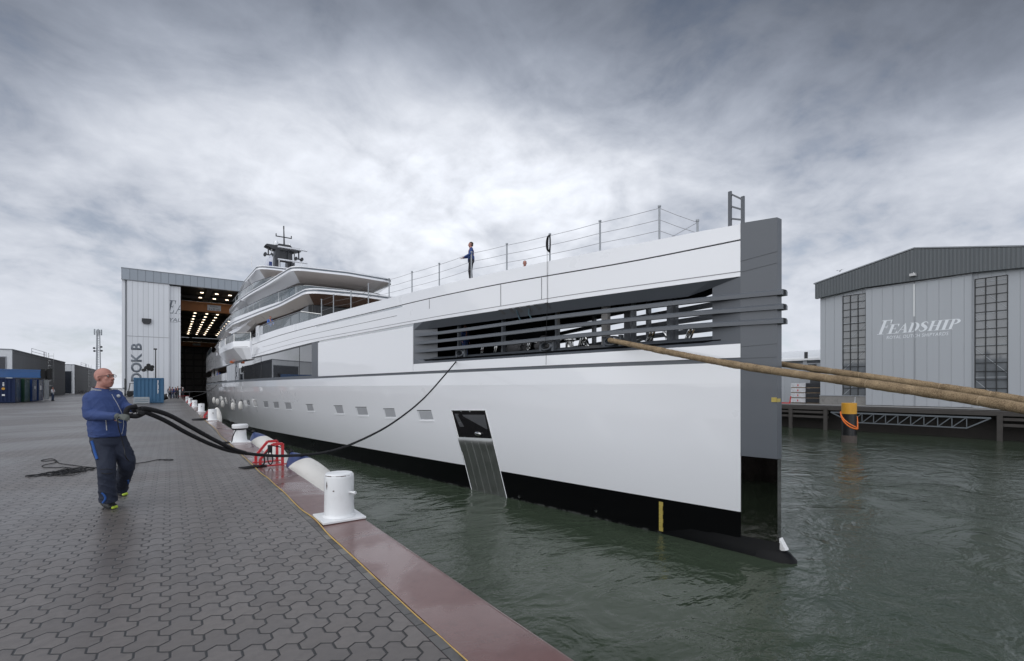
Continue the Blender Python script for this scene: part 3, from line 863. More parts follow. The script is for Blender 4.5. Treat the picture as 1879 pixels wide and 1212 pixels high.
# timber jetty along the far quay
timber = pmat('weathered_timber', (0.055, 0.05, 0.046), 0.85, var=0.35, vs=2.0, dirt=0.5, bump=0.4, bs=20)
JX = 57.0
jt = thing('timber_jetty', 'weathered dark timber jetty with fender rails along the far quay', 'jetty', (JX, 20, WZ))
q = MB(); q.box(JX - 0.1, -60, -0.62, 59.2, 100, -0.40); q.build('deck', timber, jt, smooth=0)
q = MB(); q.box(JX - 0.30, -60, -0.78, JX - 0.102, 100, -0.52); q.build('edge_beam', timber, jt, smooth=0)
yt0, yt1 = at_x(1815, 770, JX).y, at_x(1533, 770, JX).y
q = MB()
for (ya, yb) in ((-60, yt0 - 0.5), (yt1 + 0.6, 100)):
    for zz in (-1.05, -1.55):
        q.box(JX - 0.25, ya, zz - 0.12, JX - 0.05, yb, zz + 0.12)
q.build('fender_rail', timber, jt, smooth=0)
for ypost in [yt0 - 0.7, yt0 - 4.2, yt1 + 0.8, yt1 + 4.3, yt1 + 7.8, yt1 + 11.3, yt1 + 14.8]:
    q = MB(); q.box(JX - 0.45, ypost - 0.17, WZ - 1.5, JX - 0.255, ypost + 0.17, -0.66); q.build('post', timber, jt, smooth=0)
tr = thing('gangway_truss', 'grey steel lattice truss under the jetty edge before the shed doors', 'truss', (JX - 0.6, (yt0 + yt1) / 2, -1.9))
q = MB(); n = 9; zc0, zc1 = -1.92, -0.98
q.bar((JX - 0.6, yt0 + 1.3, zc0), (JX - 0.6, yt1 - 1.6, zc0), 0.10); q.bar((JX - 0.6, yt0 - 0.2, zc1), (JX - 0.6, yt1 + 0.2, zc1), 0.14)
q.build('chord', pmat('truss_steel', (.13, .145, .16), .5, metal=.2), tr, smooth=0)
q = MB()
L0, L1 = yt0 + 1.3, yt1 - 1.6
for k in range(n + 1):
    y = L0 + (L1 - L0) * k / n
    q.bar((JX - 0.6, y, zc0), (JX - 0.6, y, zc1), 0.06)
    if k < n:
        y2 = L0 + (L1 - L0) * (k + 1) / n
        q.bar((JX - 0.6, y, zc1), (JX - 0.6, y2, zc0), 0.07)
q.bar((JX - 0.6, L0, zc0), (JX - 0.6, yt0 - 0.2, zc1), 0.1); q.bar((JX - 0.6, L1, zc0), (JX - 0.6, yt1 + 0.2, zc1), 0.1)
q.build('lacing', MATS['truss_steel'], tr, smooth=0)
# ================================================================== THE YACHT
XC = 13.0
Y0 = 6.0
HBT = [(6.0, .13), (7.0, .313), (8.6, .61), (12, 1.25), (16, 2.01), (20, 2.79), (26, 3.88), (32.8, 5.12), (37, 5.86), (41, 6.45), (48, 7.15), (56, 7.65), (67, 7.85), (80, 7.85), (95, 7.75), (104, 7.6), (108, 7.4)]
ZK = 1.70                                       # the side stands upright above this knuckle and flares in below it
FLT = [(6, 0), (9, .01), (12, .06), (16, .18), (20, .32), (26, .52), (32.8, .72), (40, .88), (50, .92), (67, .70), (80, .5), (108, .35)]
def _pchip(T):
    xs = [p[0] for p in T]; ys = [p[1] for p in T]
    d = [(ys[i + 1] - ys[i]) / (xs[i + 1] - xs[i]) for i in range(len(xs) - 1)]
    m = [d[0]] + [0 if d[i - 1] * d[i] <= 0 else 2 * d[i - 1] * d[i] / (d[i - 1] + d[i]) for i in range(1, len(d))] + [d[-1]]
    def f(x):
        if x <= xs[0]: return ys[0] + m[0] * (x - xs[0])
        if x >= xs[-1]: return ys[-1] + m[-1] * (x - xs[-1])
        i = max(k for k in range(len(xs) - 1) if xs[k] <= x)
        h = xs[i + 1] - xs[i]; t = (x - xs[i]) / h
        return (2*t**3 - 3*t*t + 1) * ys[i] + (t**3 - 2*t*t + t) * h * m[i] + (-2*t**3 + 3*t*t) * ys[i+1] + (t**3 - t*t) * h * m[i+1]
    return f
hb = _pchip(HBT)
fl = _pchip(FLT)
def flz(Y, z): return -fl(Y) * max(0.0, ZK - z) / (ZK + 2.9)
def hull_xy(px, off=0.0):                      # where the sight line through photo column px meets the starboard side
    d = dirv(px, 700); r = d.x / d.y
    a, b = Y0 - 2, 125.0
    for _ in range(60):
        m = (a + b) / 2
        if (XC - hb(m) - off) - r * m > 0: a = m
        else: b = m
    return r * a, a, a / d.y
def hull_pt(px, py, off=0.0):
    f = 0.0
    for _ in range(12):
        x, y, t = hull_xy(px, off + f); z = CH + (PYH - py) / F * t; f = flz(y, z)
    return Vector((x, y, z))
def sidez(Y, z, off=0.0, s=1): return XC - s * (hb(Y) + off + flz(Y, z))
def side(Y, off=0.0, s=1): return XC - s * (hb(Y) + off)
def yrange(a, b, step=1.0):
    n = max(1, int(round((b - a) / step)))
    return [a + (b - a) * i / n for i in range(n + 1)]
def lin(pts):
    def f(x):
        if x <= pts[0][0]: return pts[0][1]
        for (a, u), (b, v) in zip(pts, pts[1:]):
            if x <= b: return u + (v - u) * (x - a) / (b - a)
        return pts[-1][1]
    return f
def cst(v): return v if callable(v) else (lambda Y: v)
def strip(q, ys, z0, z1, off=0.0, th=0.12, sides=(1, -1), lean=0.0):
    z0, z1 = cst(z0), cst(z1)
    of = cst(off)
    for s in sides:
        rings = []
        for Y in ys:
            a, b = z0(Y), z1(Y)
            if b - a < 0.004: b = a + 0.004
            o = of(Y)
            rings.append([(sidez(Y, a, o, s), Y, a), (sidez(Y, b, o - lean, s), Y, b), (sidez(Y, b, o - lean - th, s), Y, b), (sidez(Y, a, o - th, s), Y, a)])
        q.loft(rings)
    return q

ship = thing('motor_yacht', 'huge white motor yacht with a plumb grey bow and stacked decks leaving the dock hall', 'yacht', (XC, Y0, WZ))
YB = hull_xy(1358.5)[1]                                       # edge between grey stem plate and white side
YE = 108.0
Yo = hull_xy(758.5)[1]                          # aft end of the mooring opening
Yp = hull_xy(584)[1]                            # aft end of the flush side door
Yw0, Yw1 = hull_xy(571)[1], hull_xy(415)[1]     # saloon windows
ys_all = yrange(YB, 30, 0.6) + yrange(30, YE, 1.5)[1:]
def seg(a, b, step=0.7): return yrange(a, b, step)
def meas(P, off=0.0):                            # heights of a line along the hull, measured in the photograph
    T = sorted((hull_pt(a, b, off).y, hull_pt(a, b, off).z) for a, b in P)
    f = lin(T)
    return lambda Y: sum(f(Y + d) for d in (-1.2, -.6, 0, .6, 1.2)) / 5 if Y > 9 else f(Y)
ztop = meas([(1358, 410.5), (1278, 424.5), (1211.7, 437.8), (1101, 459.2), (1007, 478), (930, 494.5), (864, 509.3), (806, 523), (756, 535.5), (676.6, 556), (644.6, 564.7), (616, 572), (590, 579.5), (560, 589), (472, 616.6), (440, 627)])
zline = meas([(1358, 439.8), (1160.6, 479.6), (1034.6, 500.5), (918, 520.3), (847, 534.6), (788, 547), (719.7, 563.5), (639.8, 582.3), (560, 602), (462, 632.7), (430, 643)])
zbead = meas([(1356, 498), (1060, 538.5), (989, 549.8), (903, 563.8), (816.6, 577.7), (754.8, 588.7), (560, 624.6), (470, 650)])
zhead = meas([(1358, 506.6), (1060, 547), (994.8, 557), (918, 568.5), (755.3, 593), (584.7, 625), (500, 647), (415, 670), (390, 677)])
zbt = meas([(1365, 940), (919.8, 864), (720, 830.3), (636.6, 815.7), (520, 794.7), (474, 786), (431.6, 775.2), (400, 763.7)])
zbelt = meas([(1300.6, 662), (1060, 670.8), (860, 679.5), (560, 693.2), (400, 703)])
sill_o = meas([(1358, 630), (1100, 646), (1060, 648.3), (758, 667.7)])
zdoor = meas([(754.8, 598.5), (584.7, 628.5)])
bars = [meas(B) for B in ([(1433, 535.5), (1303.7, 548), (1060, 576), (1002.5, 583), (918, 595), (803, 611), (758, 615)], [(1433, 562), (1303.7, 571.8), (1060, 595), (1002.5, 602.3), (918, 612.5), (803, 625.5), (758, 630)], [(1433, 588), (1303.7, 595.5), (1060, 614.5), (1002.5, 621.5), (918, 630), (803, 640.8), (758, 645)])]

# white sides, in bands
flare = lambda Y: -0.04 * min(1, max(0, (Y - 12) / 20))
q = MB()
an_t = hull_pt(860, 753); an_y0, an_y1 = hull_xy(930)[1], hull_xy(829)[1]
strip(q, ys_all, zbt, ZK, 0.0); strip(q, ys_all, ZK + .002, lambda Y: zbelt(Y) - .065, 0.0)
hull = q.build('hull_side', hull_white, ship, smooth=30)
q = MB(); strip(q, seg(YB, Yo), lambda Y: zbelt(Y) + .065, sill_o, 0.0); q.build('bow_band', hull_white, ship, smooth=30)
q = MB(); strip(q, seg(Yo + 0.02, Yp), lambda Y: zbelt(Y) + .065, zdoor, 0.012); pieces(q, 'side_door', hull_white, ship, 30)
q = MB(); strip(q, seg(YB, 108, 1.0), zhead, lambda Y: zline(Y) - 0.022, 0.0); upper = q.build('upper_side', hull_white, ship, smooth=30)
q = MB(); strip(q, seg(YB, 104, 1.0), lambda Y: zline(Y) + 0.022, ztop, 0.0, lean=0.03); q.build('bulwark', hull_white, ship, smooth=30)
# dark backing seen in the grooves, grey belt line
q = MB(); strip(q, seg(YB, 104, 1.5), lambda Y: zline(Y) - 0.15, lambda Y: zline(Y) + 0.12, -0.03, 0.05); q.build('groove_line', trim_dark, ship)
q = MB(); strip(q, ys_all, lambda Y: zbelt(Y) - .15, lambda Y: zbelt(Y) + .15, -0.03, 0.05); q.build('belt_line', grey_paint, ship)
q = MB(); strip(q, seg(YB, 108, 1.0), lambda Y: zbead(Y) - 0.012, lambda Y: zbead(Y) + 0.012, 0.006, 0.02, sides=(1,)); q.build('seam', wire_grey, upper)
zs2 = meas([(786, 566.3), (560, 615), (500, 632)])
q = MB(); strip(q, seg(23.5, 44, 1.5), lambda Y: zs2(Y) - 0.010, lambda Y: zs2(Y) + 0.010, 0.004, 0.02, sides=(1,)); q.build('seam', trim_dark, upper)
for px in (788, 919, 994):
    x, y, t = hull_xy(px)
    q = MB(); q.box(x - 0.012, y - 0.012, zbead(y) if px > 800 else zs2(y), x + 0.05, y + 0.012, zline(y) - 0.03); q.build('seam', wire_grey, upper, smooth=0)
q = MB(); strip(q, seg(Yo, Yp, 1.0), lambda Y: zdoor(Y) - .05, lambda Y: zhead(Y) + .03, -0.05, 0.03, sides=(1, -1)); pieces(q, 'chrome_strip', steel_pol, ship, 30)
q = MB(); strip(q, seg(23, 33, 1.0), lambda Y: zline(Y) - 0.10, lambda Y: zline(Y) - 0.03, 0.004, 0.02, sides=(1,)); q.build('chrome_strip', steel_pol, upper)
Z_ = lambda py: CH + (PYH - py) / F * (side(Y0) * sn + Y0 * cs)
# boot top
q = MB(); strip(q, ys_all, -4.2, lambda Y: zbt(Y) - .005, -0.012, 0.2); strip(q, [Y0 - 0.02, (Y0 + YB) / 2, YB - .001], -4.2, lambda Y: Z_(1007), -0.012, 0.11)
q.build('boot_top', boot_black, ship, smooth=30)
q = MB()                                        # forefoot: the stem spreads into a rounded foot at the waterline
for s_ in (1, -1):
    rings = []
    for Y in (Y0 + 3.4, Y0 + 2.6, Y0 + 1.8, Y0 + 1.0, Y0 + .3, Y0 - .05):
        f = 1 - (Y - Y0) / 3.4
        rings.append([(sidez(Y, -2.5, -.03, s_), Y, -2.45), (sidez(Y, -2.7, -.03 + .09 * f, s_), Y, -2.72), (sidez(Y, -3, -.03 + .26 * f, s_), Y, -3.02), (sidez(Y, -4.1, -.03 + .32 * f, s_), Y, -4.1), (side(Y, -.2, s_), Y, -4.1), (side(Y, -.2, s_), Y, -2.5)])
    q.loft(rings)
rings = []
for z, fwd, w in ((-4.2, 0.62, .42), (-3.1, 0.52, .40), (-2.86, 0.42, .33), (-2.70, 0.26, .22), (-2.62, 0.06, .16)):
    rings.append([(XC - w - .02, Y0 + .45, z), (XC - w * .9, Y0 - fwd * .35, z), (XC - w * .5, Y0 - fwd * .85, z), (XC, Y0 - fwd, z), (XC + w * .5, Y0 - fwd * .85, z), (XC + w * .9, Y0 - fwd * .35, z), (XC + w + .02, Y0 + .45, z)])
q.loft(rings); q.build('forefoot', pmat('boot_foot', (.004, .0044, .005), .42, ior=1.25), ship, smooth=50)
q = MB(); q.prism([(Y0 - 0.035, -2.34), (Y0 - 0.20, -2.62), (Y0 - 0.035, -2.66)], 'x', XC - 0.09, XC + 0.09); q.build('stem_fairing', white_soft, ship, smooth=0)
# grey stem plate and polished plate below it
def stem(q, z0, z1a, z1b, off, ya=YB):
    pl = [(side(ya, off, 1), ya), (side((ya + Y0) / 2, off, 1), (ya + Y0) / 2), (side(Y0, off, 1), Y0), (side(Y0, off, -1), Y0), (side((ya + Y0) / 2, off, -1), (ya + Y0) / 2), (side(ya, off, -1), ya)]
    zz = [z1b, (z1a + z1b) / 2, z1a, z1a, (z1a + z1b) / 2, z1b]
    lo = [q.bm.verts.new((x, y, z0)) for x, y in pl]; hi = [q.bm.verts.new((x, y, z)) for (x, y), z in zip(pl, zz)]
    fs = [q.bm.faces.new(lo), q.bm.faces.new(hi)] + [q.bm.faces.new((lo[i], lo[(i + 1) % 6], hi[(i + 1) % 6], hi[i])) for i in range(6)]
    bmesh.ops.recalc_face_normals(q.bm, faces=fs)
q = MB(); stem(q, Z_(842), Z_(398), hull_pt(1358, 409).z, -0.006); st = q.build('stem_plate', grey_paint, ship, smooth=0)
q = MB(); stem(q, Z_(1006), Z_(842.5), Z_(842.5), -0.03); q.build('stem_lower_plate', black_gloss, ship, smooth=0)
q = MB()
for z0, z1 in ((5.16, 5.07), (4.86, 4.77), (2.75, 2.72), (2.40, 2.40)):
    for s in (1,):
        q.loft([[(side(Y, .001, s), Y, z0 + (z1 - z0) * k), (side(Y, .001, s), Y, z0 + (z1 - z0) * k + .008), (side(Y, -.02, s), Y, z0 + (z1 - z0) * k + .008), (side(Y, -.02, s), Y, z0 + (z1 - z0) * k)] for k, Y in ((0, Y0), (1, YB))])
q.build('weld_line', grey_dark, st, smooth=0)
pt = hull_pt(1421, 733, 0.0); q = MB(); q.box(side(Y0 + .13, .004), Y0 + 0.005, pt.z - .06, side(Y0 + .02, .002) + .05, Y0 + .13, pt.z + .06); q.box(side(Y0, 0.0) - .004, Y0 - .004, pt.z - .06, XC + .05, Y0 - .001, pt.z + .03)
tape = pmat('yellow_tape', (0.46, 0.36, 0.09), 0.5, var=0.25, vs=12)
q.build('tape', tape, st, smooth=0)
x, y, t = hull_xy(1212)
q = MB()
for k in range(7):
    z = -2.83 + .13 * k
    q.box(sidez(y, z, -.006) - .006, y - .07 + .012 * (k % 2), z, sidez(y, z) + .1, y + .07, z + .124)
q.build('tape', tape, ship, smooth=0)
for px, py, r in ((1311, 993, .075), (953, 911, .06), (1094, 937, .05)):
    hp = hull_pt(px, py, -.012)
    q = MB(); q.lathe([(r * .55, -.02), (r, -.01), (r, .018), (r * .6, .022), (r * .55, -.012)], hp, 16, Matrix.Rotation(R(-90), 4, 'Y')); q.build('skin_fitting', steel, ship)

# ---------------------------------------------------------------- mooring deck behind the louvres
Yi = hull_xy(803, -0.42)[1]
YiF = 7.75
inset = 0.42
ysl = seg(YB, Yo, 0.8)
ins = lambda Y: -min(inset, max(0.02, (Y - YB) * 0.40), max(0.02, (Yo - Y) * 0.42))
def sheet(q, ys, f0, f1, sides=(1, -1)):
    for s in sides:
        a = [[q.bm.verts.new(f0(Y, s)), q.bm.verts.new(f1(Y, s))] for Y in ys]
        for u, v in zip(a, a[1:]):
            q.bm.faces.new((u[0], u[1], v[1], v[0]))
q = MB()
sheet(q, ysl, lambda Y, s: (side(Y, -.005, s), Y, sill_o(Y) + 0.004), lambda Y, s: (side(Y, ins(Y), s), Y, sill_o(Y) + 0.30))
sheet(q, seg(YB, Yo, .8), lambda Y, s: (side(Y, ins(Y), s), Y, sill_o(Y) + 0.30), lambda Y, s: (side(Y, ins(Y) - .25, s), Y, sill_o(Y) + 0.30))
q.build('sill', grey_paint, ship, smooth=0)
q = MB()
sheet(q, ysl, lambda Y, s: (side(Y, -.005, s), Y, zhead(Y) - 0.004), lambda Y, s: (side(Y, ins(Y) * .6, s), Y, zhead(Y) - 0.34 * min(1, (Y - YB) / 1.6) - .004))
q.build('header', grey_paint, ship, smooth=0)
q = MB()
for s in (1, -1):                               # slanted end panels
    q.face([(side(Yo, -.005, s), Yo, sill_o(Yo)), (side(Yi, -inset, s), Yi, sill_o(Yi) + .30), (side(Yi, -inset, s), Yi, zhead(Yi) - .16), (side(Yo, -.005, s), Yo, zhead(Yo))])
    q.face([(side(YB, -.008, s), YB, sill_o(YB) - .03), (side(YiF, -.20, s), YiF, sill_o(YiF) + .16), (side(YiF, -.20, s), YiF, zhead(YiF) - .1), (side(YB, -.008, s), YB, zhead(YB) + .05)])
pieces(q, 'end_panel', grey_paint, ship)
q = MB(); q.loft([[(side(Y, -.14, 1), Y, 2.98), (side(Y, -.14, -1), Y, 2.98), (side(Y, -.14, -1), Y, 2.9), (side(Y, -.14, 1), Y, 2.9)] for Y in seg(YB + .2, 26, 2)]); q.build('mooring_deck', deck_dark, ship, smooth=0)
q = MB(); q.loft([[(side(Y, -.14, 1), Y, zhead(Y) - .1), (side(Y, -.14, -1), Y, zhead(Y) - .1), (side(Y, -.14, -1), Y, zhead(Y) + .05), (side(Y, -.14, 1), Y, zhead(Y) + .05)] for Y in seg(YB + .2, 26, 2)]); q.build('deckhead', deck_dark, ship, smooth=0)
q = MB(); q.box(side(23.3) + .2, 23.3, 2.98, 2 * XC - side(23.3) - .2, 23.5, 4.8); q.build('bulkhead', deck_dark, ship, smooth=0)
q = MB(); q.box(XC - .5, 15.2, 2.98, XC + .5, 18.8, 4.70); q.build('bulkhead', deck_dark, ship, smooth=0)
zb1 = (4.18, 3.775, 3.40)
for k, (za, zb_) in enumerate(((4.33, 4.09), (3.86, 3.72), (3.50, 3.35))):
    q = MB()
    zf = bars[k]; zb_ = zf(Y0)
    ysb = [Y0 - .13] + seg(Y0 + .15, Yo - .05, .7)
    bo = lambda Y: 0.06 if Y < 9 else 0.06 - 0.06 * min(1, (Y - 9) / (Yo - 9)) ** 1.5 - 0.02
    for s in (1, -1):
        q.loft([[(side(Y, bo(Y), s), Y, zf(Y) - .07), (side(Y, bo(Y), s), Y, zf(Y) + .03), (side(Y, bo(Y) - .05, s), Y, zf(Y) + .075), (side(Y, bo(Y) - .16, s), Y, zf(Y) + .075), (side(Y, bo(Y) - .16, s), Y, zf(Y) - .07)] for Y in ysb])
    q.box(XC - .06, Y0 - .13, zb_ - .069, XC + .06, Y0 - .005, zb_ + .074)
    q.build('louvre', grey_paint, ship, smooth=25)
for px in (840, 921, 1020, 1109, 1160, 1226):   # pillars inside
    x, y, t = hull_xy(px, -0.5)
    q = MB(); w = .11 if px != 1109 else .28
    q.box(x, y - w / 2, 2.98, x + .16, y + w / 2, zhead(y) - .1)
    q.build('pillar', grey_paint if px != 1109 else pmat('pillar_pale', (.30, .29, .28), .6), ship, smooth=0)
    q = MB(); x2 = 2 * XC - x; q.box(x2 - .16, y - w / 2, 2.98, x2, y + w / 2, zhead(y) - .1); q.build('pillar', grey_paint, ship, smooth=0)
def fairlead(px, s=1):
    x, y, t = hull_xy(px, -.3)
    if s < 0: x = 2 * XC - x
    q = MB(); z0 = sill_o(y) + .20
    pr_o = [(.52 * math.cos(R(a)) ** 1 if abs(math.cos(R(a))) < 2 else 0, .15 * math.sin(R(a))) for a in range(0, 360, 20)]
    b = MB(); n = len(pr_o)
    rings = []
    for dx, sc in ((-.10, 1.0), (-.06, 1.18), (.06, 1.18), (.10, 1.0), (.10, .80), (-.10, .80), (-.10, 1.0)):
        rings.append([(x + dx * s, y + u * .62 * sc, z0 + .18 + v * 1.0 * sc) for u, v in pr_o])
    b.loft(rings, True, False)
    q.join(b.bm)
    q.box(x - .05, y - .42, z0 - .02, x + .08, y - .30, z0 + .36); q.box(x - .05, y + .30, z0 - .02, x + .08, y + .42, z0 + .36)
    q.build('fairlead', grey_paint, ship, smooth=40)
    return Vector((x, y, z0 + .18))
fl1 = fairlead(846); fl2 = fairlead(1004); fl3 = fairlead(1124); fl4 = fairlead(1124, -1)
for px, dz in ((884, 0), (908, 0), (968, 0), (1064, 0), (1083, 0), (1190, 0), (1235, 0), (1262, 0)):   # chrome rollers and bollards on the mooring deck
    x, y, t = hull_xy(px, -.9)
    q = MB(); lean = .22 if px % 2 else -.22
    for k in (0, 1):
        q.tube([(x, y + .13 * k, 2.98), (x, y + .13 * k + lean, 3.46)], .05, 10)
    q.build('roller', steel_pol, ship)
for px in (990, 1045):
    x, y, t = hull_xy(px, -1.0); q = MB()
    q.lathe([(.30, 0), (.30, .06), (.16, .1), (.15, .38), (.24, .44), (.24, .52), (.1, .56)], (x, y, 2.98), 16); q.build('capstan', steel, ship)
tarp = pmat('grey_tarp', (.10, .10, .105), .6, var=.2, bump=.6, bs=8)
for px in (948, 1000):
    x, y, t = hull_xy(px, -1.1); b = bmesh.new(); bmesh.ops.create_icosphere(b, subdivisions=3, radius=1)
    for v in b.verts:
        n_ = math.sin(v.co.x * 5 + px) * .12 + math.sin(v.co.y * 7) * .1 + math.sin(v.co.z * 9 + v.co.x * 4) * .08
        v.co *= 1 + n_
    q = MB(); q.join(b, Matrix.Translation((x, y, 3.3)) @ Matrix.Diagonal((.35, .6, .36, 1))); q.build('covered_winch', tarp, ship)
x, y, t = hull_xy(1064, -1.2); q = MB(); q.box(x - .05, y - .32, zhead(y) - .40, x + .05, y + .32, zhead(y) - .35); q.build('strip_light', pmat('tube_light', (1.0, .80, .50), .5, emit=1.6), ship, smooth=0)
q = MB()                                        # torn plastic sheet and loose straps at the header
x, y, t = hull_xy(960, -.05)
n = 14
for i in range(n):
    ya, yb = y + 1.3 - 2.6 * i / n, y + 1.3 - 2.6 * (i + 1) / n
    da, db = .12 + .08 * math.sin(i * 1.9) ** 2, .12 + .08 * math.sin((i + 1) * 1.9) ** 2
    q.face([(side(ya, .012), ya, zhead(ya) + .02), (side(yb, .012), yb, zhead(yb) + .02), (side(yb, -.12), yb, zhead(yb) - db), (side(ya, -.12), ya, zhead(ya) - da)])
q.build('plastic_sheet', glassy('grey_plastic', (.10, .10, .105), .9, .3), ship, smooth=60)
q = MB()
for dy, L in ((.35, .5), (-.3, .42)):
    q.tube([(side(y + dy, -.05), y + dy, zhead(y) - .1), (side(y, -.12), y + dy + .03, zhead(y) - .1 - L * .5), (side(y, -.2), y + dy - .06, zhead(y) - .1 - L)], .025, 6)
q.build('strap', pmat('strap_blue', (.05, .09, .11), .7), ship)
# line hanging down the white side
q = MB(); p0 = hull_pt(1004, 478, .02); y_ = p0.y
q.tube([(side(y_, .02), y_, ztop(y_) + .5), (side(y_, .03), y_ - .02, zhead(y_) - .2), (side(y_, .10), y_, 3.2), (side(y_, .015), y_ + .06, 2.9), (side(y_, .015), y_ + .07, 2.46)], .008, 5)
q.build('hanging_line', rope_black, ship)

# deck inside the bulwark
deck_m = pmat('deck_teak', (.30, .25, .20), .7, var=.1)
q = MB(); q.loft([[(side(Y, -.10, 1), Y, 5.25), (side(Y, -.10, -1), Y, 5.25), (side(Y, -.10, -1), Y, 5.15), (side(Y, -.10, 1), Y, 5.15)] for Y in seg(YB + .1, 105, 3)]); q.build('foredeck', deck_m, ship, smooth=0)
q = MB()
sheet(q, seg(9, 40, 1.5), lambda Y, s: (side(Y, -.08, s), Y, ztop(Y) - .10), lambda Y, s: (side(Y, -1.0, s), Y, ztop(Y) - .10), (1,)); q.build('deck_margin', deck_m, ship, smooth=0)
# transom
q = MB(); q.box(XC - 6.8, YE - .1, -4.2, XC + 6.8, YE, 2.3); q.build('transom', hull_white, ship, smooth=0)

# ---------------------------------------------------------------- portholes and anchor pocket
PORT = [(765, 797, 752, 773), (703, 728, 749, 768), (652, 677, 746, 764), (611, 632, 743.5, 761), (561, 578, 741, 756), (522, 536, 738.5, 752.6), (501, 513, 737, 750.5), (483, 493, 736, 749), (464, 472.5, 734.5, 747), (452, 459, 733.5, 745), (441, 447, 733, 744), (429, 433.5, 732, 742.5), (422, 426, 731.5, 742), (415, 418.5, 731, 741)]
glass_port = pmat('porthole_glass', (.40, .41, .43), .08, coat=.8, var=.1)
recess_m = pmat('recess_white', (.72, .72, .73), .35, var=.03)
for i, (pa, pb, py0, py1) in enumerate(PORT):
    sl = (pb - pa) * .18
    P = [hull_pt(pa, py0), hull_pt(pb - sl, py0), hull_pt(pb, py1), hull_pt(pa + sl, py1)]
    def on(p, off): return (sidez(p.y, p.z, off), p.y, p.z)
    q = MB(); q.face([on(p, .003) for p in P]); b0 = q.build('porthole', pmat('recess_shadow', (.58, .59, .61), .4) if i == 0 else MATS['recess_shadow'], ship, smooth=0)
    k = .16
    c = lambda a, b, f: a + (b - a) * f
    # glass set to the upper aft corner, lit sill along the bottom and the after edge
    G = [c(P[0], P[1], .12), c(P[0], P[1], .985), c(P[3], P[2], .985), c(P[3], P[2], .12)]
    G = [c(G[0], G[3], .10), c(G[1], G[2], .10), c(G[1], G[2], .80), c(G[0], G[3], .80)]
    q = MB(); q.face([on(p, .006) for p in G]); q.build('pane', glass_port, b0, smooth=0)
    q = MB()
    q.loft([[on(c(P[3], P[2], f), .004), on(c(c(P[3], P[2], f), c(P[0], P[1], f), .16), .004), on(c(c(P[3], P[2], f), c(P[0], P[1], f), .16), .018), on(c(P[3], P[2], f), .030)] for f in (0, 1)])
    q.build('sill', hull_white, b0, smooth=0)
    q = MB(); q.face([on(P[0], .007), on(P[1], .007), on(c(P[1], P[2], .07), .007), on(c(P[0], P[3], .07), .007)]); q.build('lip', MATS['trim_dark'], b0, smooth=0)
# anchor pocket: steel chute with a rolled lip
A = [hull_pt(829, 753), hull_pt(891, 753), hull_pt(930, 912), hull_pt(867, 903)]
cA = lambda u, v: (A[0] + (A[1] - A[0]) * u) * (1 - v) + (A[3] + (A[2] - A[3]) * u) * v
def onh(p, off): return (sidez(p.y, p.z, off), p.y, p.z)
q = MB(); q.face([onh(cA(0, 0), .004), onh(cA(1, 0), .004), onh(cA(1, .34), .004), onh(cA(0, .34), .004)]); pk = q.build('anchor_pocket', pmat('pocket_dark', (.012, .012, .013), .12, coat=.8), ship, smooth=0)
q = MB()
rows = []
for v, o in ((.33, .006), (.345, .035), (.375, .055), (.42, .050), (.47, .035), (.55, .022), (.75, .018), (1.0, .016), (1.12, .016)):
    rows.append([onh(cA(u, v), o) for u in [k / 10 for k in range(11)]])
vs = [[q.bm.verts.new(p) for p in r] for r in rows]
for a, b in zip(vs, vs[1:]):
    for i in range(10):
        q.bm.faces.new((a[i], a[i + 1], b[i + 1], b[i]))
q.build('chute_plate', pmat('chute_steel', (.40, .41, .40), .38, metal=1.0, var=.15, vs=2, bump=.1, bs=4), pk, smooth=80)
q = MB()
for u in (.2, .4, .6, .8):
    pth = [onh(cA(u, v), o) for v, o in ((.345, .038), (.375, .058), (.42, .053), (.47, .038), (.55, .025), (.75, .020), (1.0, .018))]
    q.tube(pth, .0028, 5)
q.build('rib', MATS['chute_steel'], pk)
q = MB()
for a, b in (((0, 0), (1, 0)), ((1, 0), (1, 1.1)), ((0, 0), (0, 1.1))):
    n = 10
    q.tube([onh(cA(a[0] + (b[0] - a[0]) * i / n, a[1] + (b[1] - a[1]) * i / n), .012) for i in range(n + 1)], .022, 6)
q.build('frame', steel, pk)
q = MB(); q.face([onh(cA(.30, .05), .006), onh(cA(.95, .05), .006), onh(cA(.93, .22), .006), onh(cA(.42, .22), .006)]); q.face([onh(cA(.06, .04), .006), onh(cA(.18, .04), .006), onh(cA(.26, .20), .006), onh(cA(.12, .2), .006)]); q.build('inner_plate', pmat('pocket_plate', (.16, .165, .175), .25, metal=.6), pk, smooth=0)
q = MB(); b = bmesh.new(); bmesh.ops.create_icosphere(b, subdivisions=2, radius=1)
pc = Vector(onh(cA(.62, .28), .02)); q.join(b, Matrix.Translation(pc) @ Matrix.Diagonal((.06, .28, .10, 1))); q.build('anchor_fluke', steel, pk)

